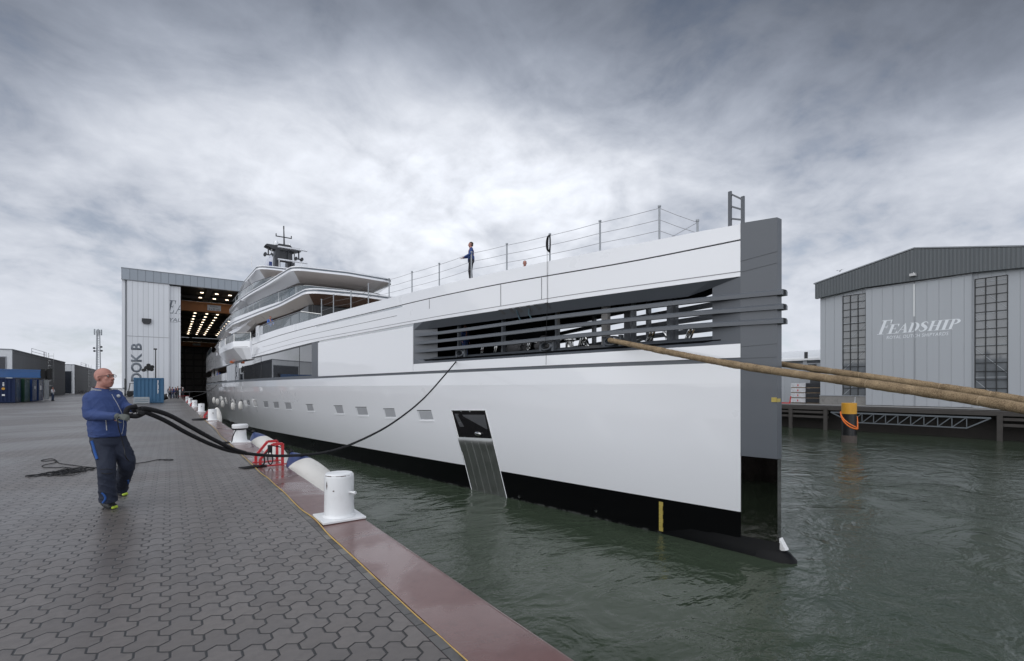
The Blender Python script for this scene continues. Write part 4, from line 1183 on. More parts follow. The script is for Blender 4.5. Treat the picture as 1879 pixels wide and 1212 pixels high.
# ---------------------------------------------------------------- saloon windows and aft deck
q = MB(); strip(q, seg(Yw0, Yw1, 1.2), lambda Y: zbelt(Y) + .06, lambda Y: zhead(Y) - .02, -.05, .05)
win = q.build('saloon_window', glass_dark, ship, smooth=30)
q = MB(); strip(q, seg(Yp + .02, Yw0, .6), lambda Y: zbelt(Y) + .06, zhead, -.03, .06); pieces(q, 'window_frame', grey_paint, ship)
q = MB(); strip(q, seg(Yw0, Yw1 + 14, 1.2), lambda Y: zhead(Y) - .10, lambda Y: zhead(Y) + .04, -.035, .05); q.build('window_head', trim_dark, ship, smooth=0)
for px in (478, 432, 548):
    x, y, t = hull_xy(px); q = MB(); q.box(x + .04, y - .03, 2.45, x + .08, y + .03, 4.75); q.build('mullion', trim_dark, win, smooth=0)
q = MB(); strip(q, seg(Yw1, 101, 1.5), 2.43, 3.30, -.01, .1); pieces(q, 'aft_bulwark', hull_white, ship, 30)
q = MB(); q.box(XC - 6.9, Yw1, 2.3, XC + 6.9, 107.5, 2.42); q.build('aft_deck', deck_m, ship, smooth=0)
q = MB(); q.box(XC - 5.4, Yw1 + .2, 2.43, XC + 5.4, Yw1 + 14, 4.7); q.build('aft_saloon', glass_dark, ship, smooth=0)
q = MB(); q.loft([[(side(Y, -.14, 1), Y, 4.84), (side(Y, -.14, -1), Y, 4.84), (side(Y, -.14, -1), Y, 4.74), (side(Y, -.14, 1), Y, 4.74)] for Y in seg(Yw1 - 2, 108, 2)]); q.build('aft_deckhead', pmat('deckhead_wood', (.10, .07, .06), .4), ship, smooth=0)
for y in (88, 97):
    q = MB(); q.box(side(y, -.9), y - .25, 2.43, side(y, -.6), y + .25, 4.74); q.build('pillar', hull_white, ship, smooth=0)
q = MB(); q.tube([(side(Y, -.05), Y, 3.5) for Y in seg(101, 107.6, 1.5)], .05, 6); q.tube([(side(Y, -.05), Y, 3.0) for Y in seg(101, 107.6, 1.5)], .03, 6); q.build('stern_rail', steel, ship)
# ---------------------------------------------------------------- superstructure
def outline(pts):                               # half plan, front centre first -> closed plan
    st = [(XC - h, y) for y, h in pts]
    po = [(XC + h, y) for y, h in reversed(pts) if h > 1e-6]
    return st + po
def rnd_pts(pts, r=1.0):
    """round the front corner of a half plan"""
    out = [pts[0]]
    for i in range(1, len(pts) - 1):
        (ya, ha), (yb, hb_), (yc, hc) = pts[i - 1], pts[i], pts[i + 1]
        la, lc = math.hypot(ya - yb, ha - hb_), math.hypot(yc - yb, hc - hb_)
        d = min(r, la * .45, lc * .45)
        A_ = (yb + (ya - yb) * d / la, hb_ + (ha - hb_) * d / la); C_ = (yb + (yc - yb) * d / lc, hb_ + (hc - hb_) * d / lc)
        for k in range(6):
            t = k / 5
            out.append(tuple((1 - t) ** 2 * A_[j] + 2 * t * (1 - t) * (yb, hb_)[j] + t * t * C_[j] for j in (0, 1)))
    out.append(pts[-1])
    return out
def inset_pts(pts, dh, dy0, dy1=0.0):
    ym, yM = pts[0][0], pts[-1][0]
    return [(y + dy0 * max(0, 1 - (y - ym) / 8.0) - dy1 * max(0, 1 - (yM - y) / 8.0), max(0.0, h - dh * (1 if h > 1 else h))) for y, h in pts]
def ring3(pts, z): return [(x, y, z(y) if callable(z) else z) for x, y in outline(pts)]
def slab(pts, z, soff=1.0, sdy=2.2, sdz=.75, fasc=.42, front_m=taupe, name='deck_overhang', side_lip=True):
    P1 = pts; zf = (lambda y, dz=0: z + dz)
    q = MB(); q.loft([ring3(inset_pts(P1, .05, .05), z + .02), ring3(P1, z - .02), ring3(P1, z - .10)])
    top = q.build(name, hull_white, ship, smooth=40)
    q = MB(); q.loft([ring3(inset_pts(P1, .05, .05), z - .095), ring3(inset_pts(P1, .05, .05), z - .25)]); q.build('fascia_band', pmat('fascia_band', (.10, .12, .145), .2, coat=.8) if 'fascia_band' not in MATS else MATS['fascia_band'], top, smooth=30)
    q = MB(); q.loft([ring3(inset_pts(P1, .0, .0), z - .252), ring3(inset_pts(P1, .0, .0), z - fasc)]); q.build('fascia_lip', hull_white, top, smooth=30)
    a, b = outline(inset_pts(P1, .02, .02)), outline(inset_pts(P1, soff, sdy))
    n = len(a)
    qf, qs = MB(), MB()
    nst = len(pts)
    for i in range(n):
        j = (i + 1) % n
        pa, pb = a[i], a[j]
        hlf = abs(pa[0] - XC) + abs(pb[0] - XC)
        frontish = abs(pa[1] - pb[1]) < abs(pa[0] - pb[0]) * 1.6
        t = qf if frontish else qs
        t.face([(*a[i], z - fasc - .001), (*a[j], z - fasc - .001), (*b[j], z - fasc - sdz), (*b[i], z - fasc - sdz)])
    for t, mm, nm in ((qf, front_m, 'front_soffit'), (qs, hull_white, 'side_soffit')):
        bmesh.ops.remove_doubles(t.bm, verts=t.bm.verts, dist=1e-4); bmesh.ops.recalc_face_normals(t.bm, faces=t.bm.faces)
        pieces(t, nm, mm, top, 50)
    q = MB(); q.face([(x, y, z - fasc - sdz - .002) for x, y in b]); q.build('soffit', front_m, top, smooth=0)
    return top
def house(pts, z0, z1, name='deckhouse', nm=10):
    q = MB(); q.loft([ring3(pts, z0), ring3(pts, z1)]); h = q.build(name, glass_house, ship, smooth=30)
    o = outline(pts); q = MB()
    for i in range(0, len(pts) - 1):
        (x0, y0), (x1, y1) = o[i], o[i + 1]
        L = math.hypot(x1 - x0, y1 - y0); k = max(1, int(L / 2.6))
        for j in range(k):
            f = j / k; x, y = x0 + (x1 - x0) * f, y0 + (y1 - y0) * f
            q.box(x - .035, y - .035, z0, x + .035, y + .035, z1)
    q.build('mullion', trim_dark, h, smooth=0)
    return h
def balustrade(pts, z0, h=1.0, every=2.2):
    o = [(2 * XC - x, y) for x, y in reversed(outline(pts)[1:9])] + outline(pts)[:len(pts)]
    q = MB(); vs = []
    for x, y in o:
        vs.append((q.bm.verts.new((x, y, z0)), q.bm.verts.new((x, y, z0 + h))))
    for (a, b), (c, d) in zip(vs, vs[1:]):
        q.bm.faces.new((a, c, d, b))
    g = q.build('balustrade', glass_rail, ship, smooth=40)
    q = MB(); q.tube([(x, y, z0 + h) for x, y in o], .035, 6); q.build('top_rail', steel, g)
    q = MB()
    for (x0, y0), (x1, y1) in zip(o, o[1:]):
        L = math.hypot(x1 - x0, y1 - y0); k = max(1, int(L / every)) if L > .6 else 0
        for j in range(k):
            q.box(x0 + (x1 - x0) * j / k - .015, y0 + (y1 - y0) * j / k - .015, z0, x0 + (x1 - x0) * j / k + .015, y0 + (y1 - y0) * j / k + .015, z0 + h)
    if len(q.bm.verts): q.build('post', steel, g, smooth=0)
    else: q.bm.free()
    return g
# lower tier (bridge deck floor)
Bp = rnd_pts([(39.0, 0), (39.6, 4.25), (48.2, 4.8), (54, 5.6), (65, 6.95), (72, 7.1), (86, 7.15), (88, 6.7), (88.2, 0)], 1.3)
slab(Bp, 9.5, soff=.9, sdy=2.4, sdz=.48, front_m=teak)
Bh = rnd_pts([(42.0, 0), (42.2, 3.4), (56, 3.9), (70, 5.2), (80, 5.4), (80.2, 0)], .6)
house(Bh, 5.5, 8.61)
q = MB(); o = rnd_pts([(41.9, 0), (42.1, 3.5), (56, 4.0), (70, 5.3)], .6); q.loft([ring3(o, 5.5), ring3(o, 6.4)]); q.build('deckhouse_base', pmat('base_dark', (.03, .032, .036), .3), ship, smooth=30)
# white inclined bulwark on tier B with glass on it
Bw = rnd_pts([(44.5, 0), (44.6, 3.65), (48.2, 4.55), (54, 5.35), (65, 6.75), (72, 6.9), (84, 6.9)], 1.0)
def bulwark(pts, z0, h, skip=0, name='deck_bulwark', th=.15):
    o = outline(pts)[skip:len(pts)]
    q = MB(); rings = []
    for x, y in o:
        hh = h(y) if callable(h) else h
        rings.append([(x, y, z0), (x + .05, y, z0 + hh), (x + .05 + th, y, z0 + hh), (x + th, y, z0)])
    q.loft(rings); return q.build(name, hull_white, ship, smooth=40)
balustrade(Bw, 9.52, 1.15)
bulwark([(y, h + .12) for y, h in Bw if y > 46], 9.50, lin([(46, .02), (50, .22), (70, .45), (84, .45)]))
# second tier
Ap = rnd_pts([(43.2, 0), (43.8, 4.5), (46.2, 4.72), (52.1, 5.24), (58.5, 5.95), (66, 6.55), (74, 6.6), (75.5, 6.2), (75.7, 0)], 1.3)
slab(Ap, 12.1, soff=1.0, sdy=2.6, sdz=.52)
Ah = rnd_pts([(46.6, 0), (46.8, 3.3), (56, 4.1), (66, 5.0), (74, 5.0), (74.2, 0)], .6)
house(Ah, 9.5, 11.17)
Aw = rnd_pts([(54.0, 0), (54.2, 4.3), (58.5, 5.5), (66, 6.2), (73, 6.2)], .8)
balustrade(Aw, 12.12, 1.05)
bulwark([(y, h + .12) for y, h in Aw if y > 55], 12.1, lin([(55, .02), (60, .2), (73, .4)]))
# top tier
Cp = rnd_pts([(57.8, 0), (58.4, 5.2), (68, 5.45), (75, 5.3), (79, 4.6), (79.2, 0)], 1.2)
slab(Cp, 15.1, soff=.9, sdy=2.4, sdz=.5)
Ch = rnd_pts([(62, 0), (62.2, 4.0), (74, 4.3), (78, 4.0), (78.2, 0)], .6)
house(Ch, 12.1, 14.19)
q = MB(); q.ball((XC - 3.6, 70, 15.2), 1.1, 20, (1, 1, .9)); q.build('sat_dome', hull_white, ship)
# after wings: side panels sweeping from tier to tier
def wing(y0, y1, z0, z1, xo, drop, name='side_wing'):
    q = MB(); rings = []
    for t, k in ((0, .12), (.25, .55), (.62, 1.0), (.86, .8), (1, .25)):
        y = y0 + (y1 - y0) * t; zt = z0 + (z1 - z0) * t; dz = drop * k; x = XC - xo(y)
        rings.append([(x + .05, y, zt), (x - .05, y, zt - dz * .45), (x + .42, y, zt - dz), (x + .8, y, zt - dz), (x + .4, y, zt)])
    q.loft(rings); return q.build(name, hull_white, ship, smooth=12)
wing(62, 76, 11.66, 11.3, lambda y: 6.45, 1.1)
wing(57, 70, 9.06, 8.7, lambda y: 5.75 + (y - 57) * .09, 1.15)
wing(72, 90, 9.06, 8.3, lambda y: 7.12, 1.9)
wing(84, 101, 8.0, 6.9, lambda y: 7.1, 1.4)
wing(66, 79, 14.66, 13.8, lambda y: 5.45, 1.3)
# aft decks: bulwark terrace above the stern
q = MB(); strip(q, seg(76, 106.5, 1.5), lambda Y: ztop(Y) - .05, lin([(76, 6.4), (86, 7.0), (100, 7.0), (106.5, 6.6)]), .02, .12); q.build('aft_terrace_side', hull_white, ship, smooth=40)
q = MB(); strip(q, seg(88, 106, 1.5), 7.0, 7.9, -.08, .02, sides=(1,)); g = q.build('balustrade', glass_rail, ship, smooth=40)
q = MB(); q.tube([(side(Y, -.08), Y, 7.9 - max(0, Y - 100) * .1) for Y in seg(88, 106, 1.5)], .05, 6); q.build('top_rail', steel, g)
# glass rail with solid ends along the side deck, man stands behind it
ya, yb = hull_xy(627)[1] - .3, hull_xy(472.5)[1]
ya = hull_xy(549)[1]
q = MB(); ys = seg(ya, yb, 1.0)
vs = [(q.bm.verts.new((side(Y, -.12), Y, ztop(Y) - .02)), q.bm.verts.new((side(Y, -.12), Y, ztop(Y) + .8))) for Y in ys]
for (a, b), (c, d) in zip(vs, vs[1:]): q.bm.faces.new((a, c, d, b))
e0 = [q.bm.verts.new(p) for p in ((side(ya, -.12), ya, ztop(ya) - .02), (side(ya, -1.3), ya - .9, ztop(ya) - .02), (side(ya, -1.3), ya - .9, ztop(ya) + .6), (side(ya, -.12), ya, ztop(ya) + .8))]; q.bm.faces.new(e0)
g = q.build('balustrade', glass_rail, ship, smooth=40)
q = MB(); q.tube([(side(ya, -1.3), ya - .9, ztop(ya) + .6)] + [(side(Y, -.12), Y, ztop(Y) + .8) for Y in ys] , .04, 6); q.build('top_rail', steel, g)
q = MB(); q.box(side(yb, -.02), yb, ztop(yb) - .05, side(yb, -.4), yb + 1.2, ztop(yb) + .9); q.build('rail_end', hull_white, g, smooth=0)
# fold-out balcony on the side
def balc(q, prof_in, prof_out):
    pass
yA, yBc, yC_ = hull_xy(462)[1], hull_xy(428, 1.15)[1], hull_xy(402, 1.0)[1]
yM1, yM2 = (yA + yBc) / 2, (yBc + yC_) / 2
Zb = lambda py: CH + (PYH - py) / F * hull_xy(428, 1.15)[2]
zb0, zb1_, zb2_, zb3_ = Zb(626), Zb(638), Zb(659), Zb(611)
bo_ = lin([(yA, .15), (yBc, 1.15), (yC_, 1.0)])
q = MB()
rings = []
for Y in (yA, yM1, yBc, yM2, yC_):
    o = bo_(Y)
    rings.append([(side(Y, -.3), Y, zb0), (side(Y, o), Y, zb0), (side(Y, o), Y, zb1_), (side(Y, o * .35), Y, zb2_), (side(Y, -.3), Y, zb2_ - .08)])
q.loft(rings); bl = q.build('balcony', hull_white, ship, smooth=8)
q = MB()
for Y0_, Y1_ in ((yA + .2, yBc), (yBc, yC_)):
    q.loft([[(side(Y, bo_(Y) + .005), Y, zb1_ + .05), (side(Y, bo_(Y) + .005), Y, zb1_ + .085), (side(Y, bo_(Y) - .05), Y, zb1_ + .085), (side(Y, bo_(Y) - .05), Y, zb1_ + .05)] for Y in (Y0_, Y1_)])
q.build('seam', trim_dark, bl, smooth=0)
q = MB(); vs = [(q.bm.verts.new((side(Y, bo_(Y) - .08), Y, zb0)), q.bm.verts.new((side(Y, bo_(Y) - .08), Y, zb3_))) for Y in (yA, yM1, yBc, yM2, yC_)]
for (a, b), (c, d) in zip(vs, vs[1:]): q.bm.faces.new((a, c, d, b))
q.build('glass', glass_rail, bl, smooth=0)
q = MB(); q.tube([(side(Y, bo_(Y) - .08), Y, zb3_) for Y in (yA, yM1, yBc, yM2, yC_)], .05, 6)
for Y in (yA, yBc, yM2, yC_): q.tube([(side(Y, bo_(Y) - .08), Y, zb0), (side(Y, bo_(Y) - .08), Y, zb3_)], .04, 6)
q.build('rail', steel, bl)
q = MB(); pbx = Vector((side(yM2, .45), yM2, 0)); q.box(pbx.x - .15, pbx.y - .2, zb2_ - .12, pbx.x + .15, pbx.y + .2, zb2_ + .1); q.build('orange_light', pmat('orange_lamp', (.6, .16, .06), .5), bl, smooth=0)

# ---------------------------------------------------------------- mast
_before = set(bpy.data.objects)
mast_m = pmat('mast_dark', (.025, .027, .032), .4, var=.2)
my = 73.0
def mp(px, py): return at_t(px, py, 67.0)       # points on the mast, at the mast's own distance
u1, R_ = Vector((.811, -.585, 0)), None
q = MB()
for dx in (-1.75, 1.25):
    q.loft([[(XC + dx - w, my - .9, z), (XC + dx + w, my - .9, z), (XC + dx + w, my + .9, z), (XC + dx - w, my + .9, z)] for z, w in ((15.1, .75), (19.0, .62), (21.6, .5))])
q.box(XC - 1.6, my - .5, 19.4, XC + 1.2, my + .5, 21.5)
q.build('mast_leg', mast_m, ship, smooth=0)
q = MB()
q.loft([[(XC - 4.6, my - .6, 22.05), (XC - 4.2, my - .6, 22.35), (XC + 3.9, my - .6, 22.35), (XC + 4.3, my - .6, 22.05), (XC + 2.5, my - .6, 21.5), (XC - 2.8, my - .6, 21.5)], [(XC - 4.6, my + .8, 22.05), (XC - 4.2, my + .8, 22.35), (XC + 3.9, my + .8, 22.35), (XC + 4.3, my + .8, 22.05), (XC + 2.5, my + .8, 21.5), (XC - 2.8, my + .8, 21.5)]])
q.loft([[(XC - 1.7, my + k, 22.36), (XC - 1.3, my + k, 22.8), (XC + 1.4, my + k, 22.8), (XC + 2.0, my + k, 22.36)] for k in (-.5, .5)])
q.build('mast_crosstree', mast_m, ship, smooth=0)
q = MB(); q.tube([(XC + .1, my, 22.7), (XC, my, 26.2)], [.22, .13], 8); q.tube([(XC, my, 26.2), (XC - .02, my, 26.75)], .16, 8); q.tube([(XC - 1.9, my, 24.45), (XC + 1.9, my, 24.45)], .10, 6)
for s in (-1.85, 1.85): q.tube([(XC + s, my, 24.4), (XC + s, my, 24.95)], .13, 8)
q.build('mast_pole', mast_m, ship)
for z, x0, x1 in ((21.75, -1.9, 5.2), (19.2, -1.9, 5.3)):
    q = MB(); q.tube([(XC + x0, my - 1.5, z), (XC + x1, my - 1.5, z)], .24, 8, flat=.7); a = q.build('radar_scanner', hull_white, ship)
    q = MB(); q.box(XC + (x0 + x1) / 2 - .4, my - 1.6, z - .55, XC + (x0 + x1) / 2 + .4, my - .5, z - .2); q.build('pedestal', mast_m, a, smooth=0)
for s, r in ((-1.9, .62), (1.3, .5)):
    q = MB(); q.lathe([(r * .9, 0), (r, r * .4), (r * .95, r * 1.1), (r * .6, r * 1.6), (r * .1, r * 1.75)], (XC + s, my, 22.4), 16); q.build('sat_dome', hull_white, ship)
for s in (-1, 1):
    q = MB(); x = XC + s * 3.7
    q.tube([(x, my, 21.9), (x, my, 20.4)], .16, 6)
    for dx in (-.75, .75): q.tube([(x + dx, my - .35, 20.35), (x + dx, my + .35, 20.35)], .36, 10)
    q.bar((x - 1.0, my, 20.35), (x + 1.0, my, 20.35), .2)
    q.build('searchlight', mast_m, ship)
q = MB(); q.box(XC - 1.0, my - 1.6, 15.1, XC + 1.4, my - .9, 18.0); q.build('mast_base', grey_paint, ship, smooth=0)
for s, h in ((-2.9, 3.6), (2.6, 3.6)):
    q = MB(); q.tube([(XC + s, my, 15.1), (XC + s, my, 21.6)], .14, 6); q.build('mast_strut', white_soft, ship)
fb = pmat('flag_white', (.62, .64, .70), .7)
q = MB(); n = 8
for i in range(n):
    z0_, z1_ = 20.0 - 4.4 * i / n, 20.0 - 4.4 * (i + 1) / n
    w0, w1 = -.4 - 1.6 * math.sin(math.pi * min(1, (i) / n * .8)), -.4 - 1.6 * math.sin(math.pi * min(1, (i + 1) / n * .8))
    q.face([(XC - 3.1, my - 1, z0_), (XC - 3.1 + w0, my - 1 + .2 * math.sin(i), z0_), (XC - 3.1 + w1, my - 1 + .2 * math.sin(i + 1), z1_), (XC - 3.1, my - 1, z1_)])
fl = q.build('flag', fb, ship)
q = MB(); q.box(XC - 3.9, my - 1.32, 17.2, XC - 3.2, my - 1.27, 18.8); q.build('flag_emblem', pmat('flag_blue', (.03, .05, .16), .7), fl, smooth=0)
for dx in (-2.2, .6, 3.0):
    q = MB(); q.tube([(XC - 3.4 + dx, 60, 15.1), (XC - 3.4 + dx, 60, 16.3)], .04, 5); q.build('whip_aerial', white_soft, ship)

for o in set(bpy.data.objects) - _before:            # the mast at its measured size
    if o.name.startswith('whip_aerial'): continue
    for v in o.data.vertices:
        z = v.co.z + WZ
        v.co.x *= .53
        if z > 19: v.co.z = 19.1 + (z - 19) * .68 - WZ
# ---------------------------------------------------------------- deck rail, ladder
ST = [(1210, 378), (1101, 405), (1009, 429), (930, 447), (865, 462), (806, 483), (756, 498)]
ST2 = [(714, 511), (676, 520), (644, 533), (612, 540), (590, 549)]
zs = []
posts = []
for px, py in ST + ST2:
    x, y, t = hull_xy(px, -.12)
    zt = CH + (PYH - py) / F * t
    posts.append((x, y, zt))
for i, (x, y, zt) in enumerate(posts):
    q = MB(); q.tube([(x, y, ztop(y) - .08), (x, y, zt)], .032, 8); q.lathe([(.05, -.03), (.05, .02), (.02, .03)], (x, y, zt), 8); q.build('stanchion', MATS['galvanised'], ship)
xe, ye, te = hull_xy(1280, -.5); ze = CH + (PYH - 404) / F * te
q = MB(); q.tube([(xe, ye, 5.6), (xe, ye, ze)], .032, 8); q.lathe([(.05, -.03), (.05, .02), (.02, .03)], (xe, ye, ze), 8); q.build('stanchion', MATS['galvanised'], ship)
q = MB()
allp = [(xe, ye, ze - .06)] + [(x, y, z - .06) for x, y, z in posts]
for k in (0, .36, .70):
    for (a, b) in zip(allp, allp[1:]):
        ka = k if a is not allp[0] else k * .9
        q.tube([(a[0], a[1], a[2] - ka), ((a[0] + b[0]) / 2, (a[1] + b[1]) / 2, (a[2] - ka + b[2] - k) / 2 - .015), (b[0], b[1], b[2] - k)], .0075, 5)
q.tube([allp[0], (posts[0][0] + .3, posts[0][1] + .2, 6.2)], .007, 5)
q.build('rail_wire', wire_grey, ship)
# coil hung on the stanchion at px 1009
x, y, zt = posts[2]
q = MB()
for k in range(5):
    q.tube([(x - .03 - .012 * k + .02 * math.sin(a), y + (.10 + .012 * k) * math.sin(a), zt - .36 + (.33 - .012 * k) * math.cos(a)) for a in [R(20 * i) for i in range(19)]], .016, 5)
q.build('rope_coil', rope_black, ship)
# ladder at the stem head
xl, yl = XC - .05, 6.9
La = at_t(1339.5, 412, 13.5); Lb = at_t(1363, 407, 13.3)
q = MB()
zt0 = CH + (PYH - 351) / F * 13.5; zt1 = CH + (PYH - 360) / F * 13.3
q.bar((La.x, La.y, 5.5), (La.x, La.y, zt0), .055, .09); q.bar((Lb.x, Lb.y, 5.5), (Lb.x, Lb.y, zt1), .055, .09)
q.build('ladder_rail', grey_paint, ship, smooth=0)
for f in (.04, .40, .76):
    q = MB(); za = zt0 - .02 - f * (zt0 - 6.2); zb2 = zt1 - .06 - f * (zt1 - 6.18)
    q.bar((La.x, La.y, za), (Lb.x, Lb.y, zb2), .04); q.build('ladder_rung', grey_paint, ship, smooth=0)
# brown hatch board lying on the foredeck
pb_ = hull_xy(1015, -1.0); zq = ztop(pb_[1]) + .02
q = MB(); q.loft([[(pb_[0] - .1, pb_[1] - .9, zq), (pb_[0] + .9, pb_[1] - .5, zq + .18), (pb_[0] + .9, pb_[1] + .5, zq + .22), (pb_[0] - .1, pb_[1] + .9, zq + .02)], [(pb_[0] - .1, pb_[1] - .9, zq + .06), (pb_[0] + .9, pb_[1] - .5, zq + .24), (pb_[0] + .9, pb_[1] + .5, zq + .28), (pb_[0] - .1, pb_[1] + .9, zq + .08)]]); q.build('hatch_board', pmat('board_brown', (.25, .12, .06), .6), ship, smooth=0)
q = MB(); q.bar((pb_[0] + .4, pb_[1], 5.25), (pb_[0] + .4, pb_[1], zq + .08), .1); q.build('hatch_prop', steel, ship, smooth=0)
# ================================================================== THINGS ON THE QUAY
chip = pmat('bollard_white', (0.74, 0.75, 0.755), 0.38, var=0.05, vs=3, dirt=0.10, dcol=(0.35, 0.32, 0.28), coat=0.3)
rust = pmat('rust', (0.055, 0.022, 0.015), 0.7, var=0.4, vs=14)
def near_bollard():
    p = at_z(622.5, 949.5, 0.012); p.z = 0.012
    t = thing('bollard', 'white round bollard with chipped paint nearest the camera on the quay edge', 'bollard', p, group='white mooring bollards along the quay')
    q = MB(); q.lathe([(.178, .02), (.174, .05), (.171, .30), (.171, .505), (.166, .535), (.150, .552), (.10, .560), (.001, .562)], p, 48); q.build('column', chip, t)
    q = MB(); q.box(p.x - .25, p.y - .245, p.z + .006, p.x + .25, p.y + .245, p.z + .032, .004); q.build('base_plate', chip, t, smooth=0)
    q = MB(); q.box(p.x - .252, p.y - .247, p.z - .004, p.x + .252, p.y + .247, p.z + .006); q.build('base_rust', rust, t, smooth=0)
    q = MB(); q.lathe([(.195, .033), (.182, .045), (.172, .065)], p, 40); q.build('weld_bead', chip, t)
    a = R(-62)                                  # side pin
    n = Vector((math.cos(a), math.sin(a), 0)); c = p + n * .165 + Vector((0, 0, .33))
    q = MB(); q.tube([c, c + n * .075], .014, 10); q.tube([c + n * .072, c + n * .10], .019, 10); q.build('pin', chip, t)
    q = MB()
    for k, (a0, zz, L, w) in enumerate(((-118, .532, .34, .010), (-160, .42, .02, .10), (-105, .07, .12, .006), (-95, .10, .02, .02), (-150, .50, .10, .012), (-128, .36, .02, .02))):
        for i in range(6):
            f0, f1 = i / 6, (i + 1) / 6
            A0, A1 = R(a0) + (f0 - .5) * L / .17, R(a0) + (f1 - .5) * L / .17
            r = .1725 if zz < .5 else .1700
            w0 = w * (.6 + .4 * math.sin(i * 2.1 + k))
            q.face([p + Vector((r * math.cos(A0), r * math.sin(A0), zz - w0 / 2)), p + Vector((r * math.cos(A1), r * math.sin(A1), zz - w0 / 2)), p + Vector((r * math.cos(A1), r * math.sin(A1), zz + w0 / 2)), p + Vector((r * math.cos(A0), r * math.sin(A0), zz + w0 / 2))])
    q.build('rust_chips', rust, t, smooth=0)
near_bollard()
def cap_bollard(p):
    t = thing('bollard', 'white mushroom-headed bollard behind the first red ladder rail with a black line round its neck', 'bollard', p, group='white mooring bollards along the quay')
    q = MB(); q.lathe([(.22, .02), (.185, .08), (.165, .20), (.158, .38), (.158, .41)], p, 32); q.build('column', chip, t)
    q = MB(); q.lathe([(.150, .40), (.205, .41), (.212, .44), (.210, .50), (.19, .525), (.001, .53)], p, 32); q.build('head', chip, t)
    q = MB(); q.box(p.x - .26, p.y - .25, p.z - .004, p.x + .26, p.y + .25, p.z + .024, .004); q.build('base_plate', chip, t, smooth=0)
    return t
b2 = cap_bollard(Vector((1.66, 15.9, 0.012)))
labs = {27.4: 'white bollard beyond the mushroom-headed one beside the second red ladder rail', 37.6: 'white bollard third from the camera beyond the red ladder rails', 48.0: 'small far white bollard beside the third red ladder rail', 58.5: 'far white bollard near the walking people', 69.0: 'farthest white bollard on the quay edge'}
def box_bollard(p, lab):
    t = thing('bollard', lab, 'bollard', p, group='white mooring bollards along the quay')
    q = MB(); q.lathe([(.20, .02), (.186, .06), (.18, .50), (.172, .54), (.001, .55)], p, 28); q.build('column', chip, t)
    q = MB(); q.box(p.x - .25, p.y - .25, p.z - .004, p.x + .25, p.y + .25, p.z + .024, .004); q.build('base_plate', chip, t, smooth=0)
    q = MB(); q.tube([(p.x, p.y - .17, p.z + .36), (p.x + .02, p.y - .27, p.z + .36)], .018, 8); q.build('pin', rust, t)
    return t
bb = None
for y, lab in labs.items():
    bb = box_bollard(Vector((1.68, y, 0.012)), lab) if bb is None else dup(bb, (1.68, y, 0.012), 0, lab)
# red ladder hand rails
def ladder(p, lab):
    t = thing('quay_ladder_rail', lab, 'ladder rail', p, group='red ladder rails on the quay edge')
    for dy in (0.0, 0.62):
        q = MB(); y = p.y + dy; z = p.z
        pts = [(p.x - .21, z + .02), (p.x - .21, z + .145), (p.x + .015, z + .43), (p.x + .20, z + .43), (p.x + .20, z + .02)]
        for a, b in zip(pts, pts[1:]):
            q.bar((a[0], y, a[1]), (b[0], y, b[1]), .05, .05)
        q.build('frame', red_paint, t, smooth=0)
        q = MB(); q.box(p.x - .27, y - .05, z - .002, p.x + .28, y + .05, z + .016); q.build('foot_plate', red_paint, t, smooth=0)
    return t
L1 = ladder(Vector((1.69, 10.75, 0.012)), 'red ladder rail nearest the camera beside the big white fenders')
dup(L1, (1.66, 29.0, 0.012), 0, 'red ladder rail beyond the mushroom-headed bollard')
dup(L1, (1.66, 49.6, 0.012), 0, 'small far red ladder rail near the end of the quay')
dup(L1, (1.66, 60.4, 0.012), 0, 'farthest red ladder rail close to the hall doorway')

# fenders
fend_w = pmat('fender_white', (0.66, 0.64, 0.60), 0.42, var=0.05, vs=3, dirt=0.15, dcol=(0.4, 0.37, 0.32))
fend_b = pmat('fender_blue', (0.035, 0.06, 0.17), 0.45, var=0.15, vs=4, dirt=0.3, dcol=(0.03, 0.035, 0.05))
def fender(name, tip, end, r, lab, grp, blue=True):
    tip, end = Vector(tip), Vector(end)
    ax = end - tip; L = ax.length
    mtx = ax.to_track_quat('Z', 'Y').to_matrix().to_4x4()
    t = thing(name, lab, 'fender', tip, group=grp)
    prof = []
    for k in range(25):
        f = k / 24
        rr = r * (max(0.0, 1 - (2 * f - 1) ** 2)) ** (.86 if blue else .42)
        prof.append((max(rr, .012), f * L))
    i = 4 if blue else 2
    q = MB(); q.lathe(prof[i:], tip, 28, mtx); q.build('body', fend_w, t, smooth=60)
    q = MB(); q.lathe(prof[:i + 1], tip, 28, mtx); q.build('cap', fend_b if blue else fend_w, t, smooth=60)
    q = MB(); q.lathe([(.02, -.06), (.05, -.06), (.05, .02), (.02, .02)], tip, 12, mtx); q.build('eye', rubber, t)
    return t
fender('fender', (2.10, 11.0, 0.22), (2.80, 9.0, -1.65), .52, 'big white fender with a blue tip nearest the camera against the quay', 'big white fenders with blue tips')
fender('fender', (2.10, 16.6, 0.22), (2.80, 14.6, -1.65), .52, 'big white fender with a blue tip beside the mushroom-headed bollard', 'big white fenders with blue tips')
fender('fender', (2.26, 33.4, 0.42), (2.40, 32.9, -0.55), .17, 'white fender without a coloured tip beside the far bollards', 'big white fenders with blue tips', False)
sh = [(392.5, 728, 740), (399, 730.5, 742.5), (408.5, 734, 747.5), (427.5, 737.5, 752.5), (441.5, 735.5, 752)]
nm_ = ['foremost after the stern rope', 'second from the stern', 'third from the stern', 'second from the bow end of the row', 'nearest the bow in the row']
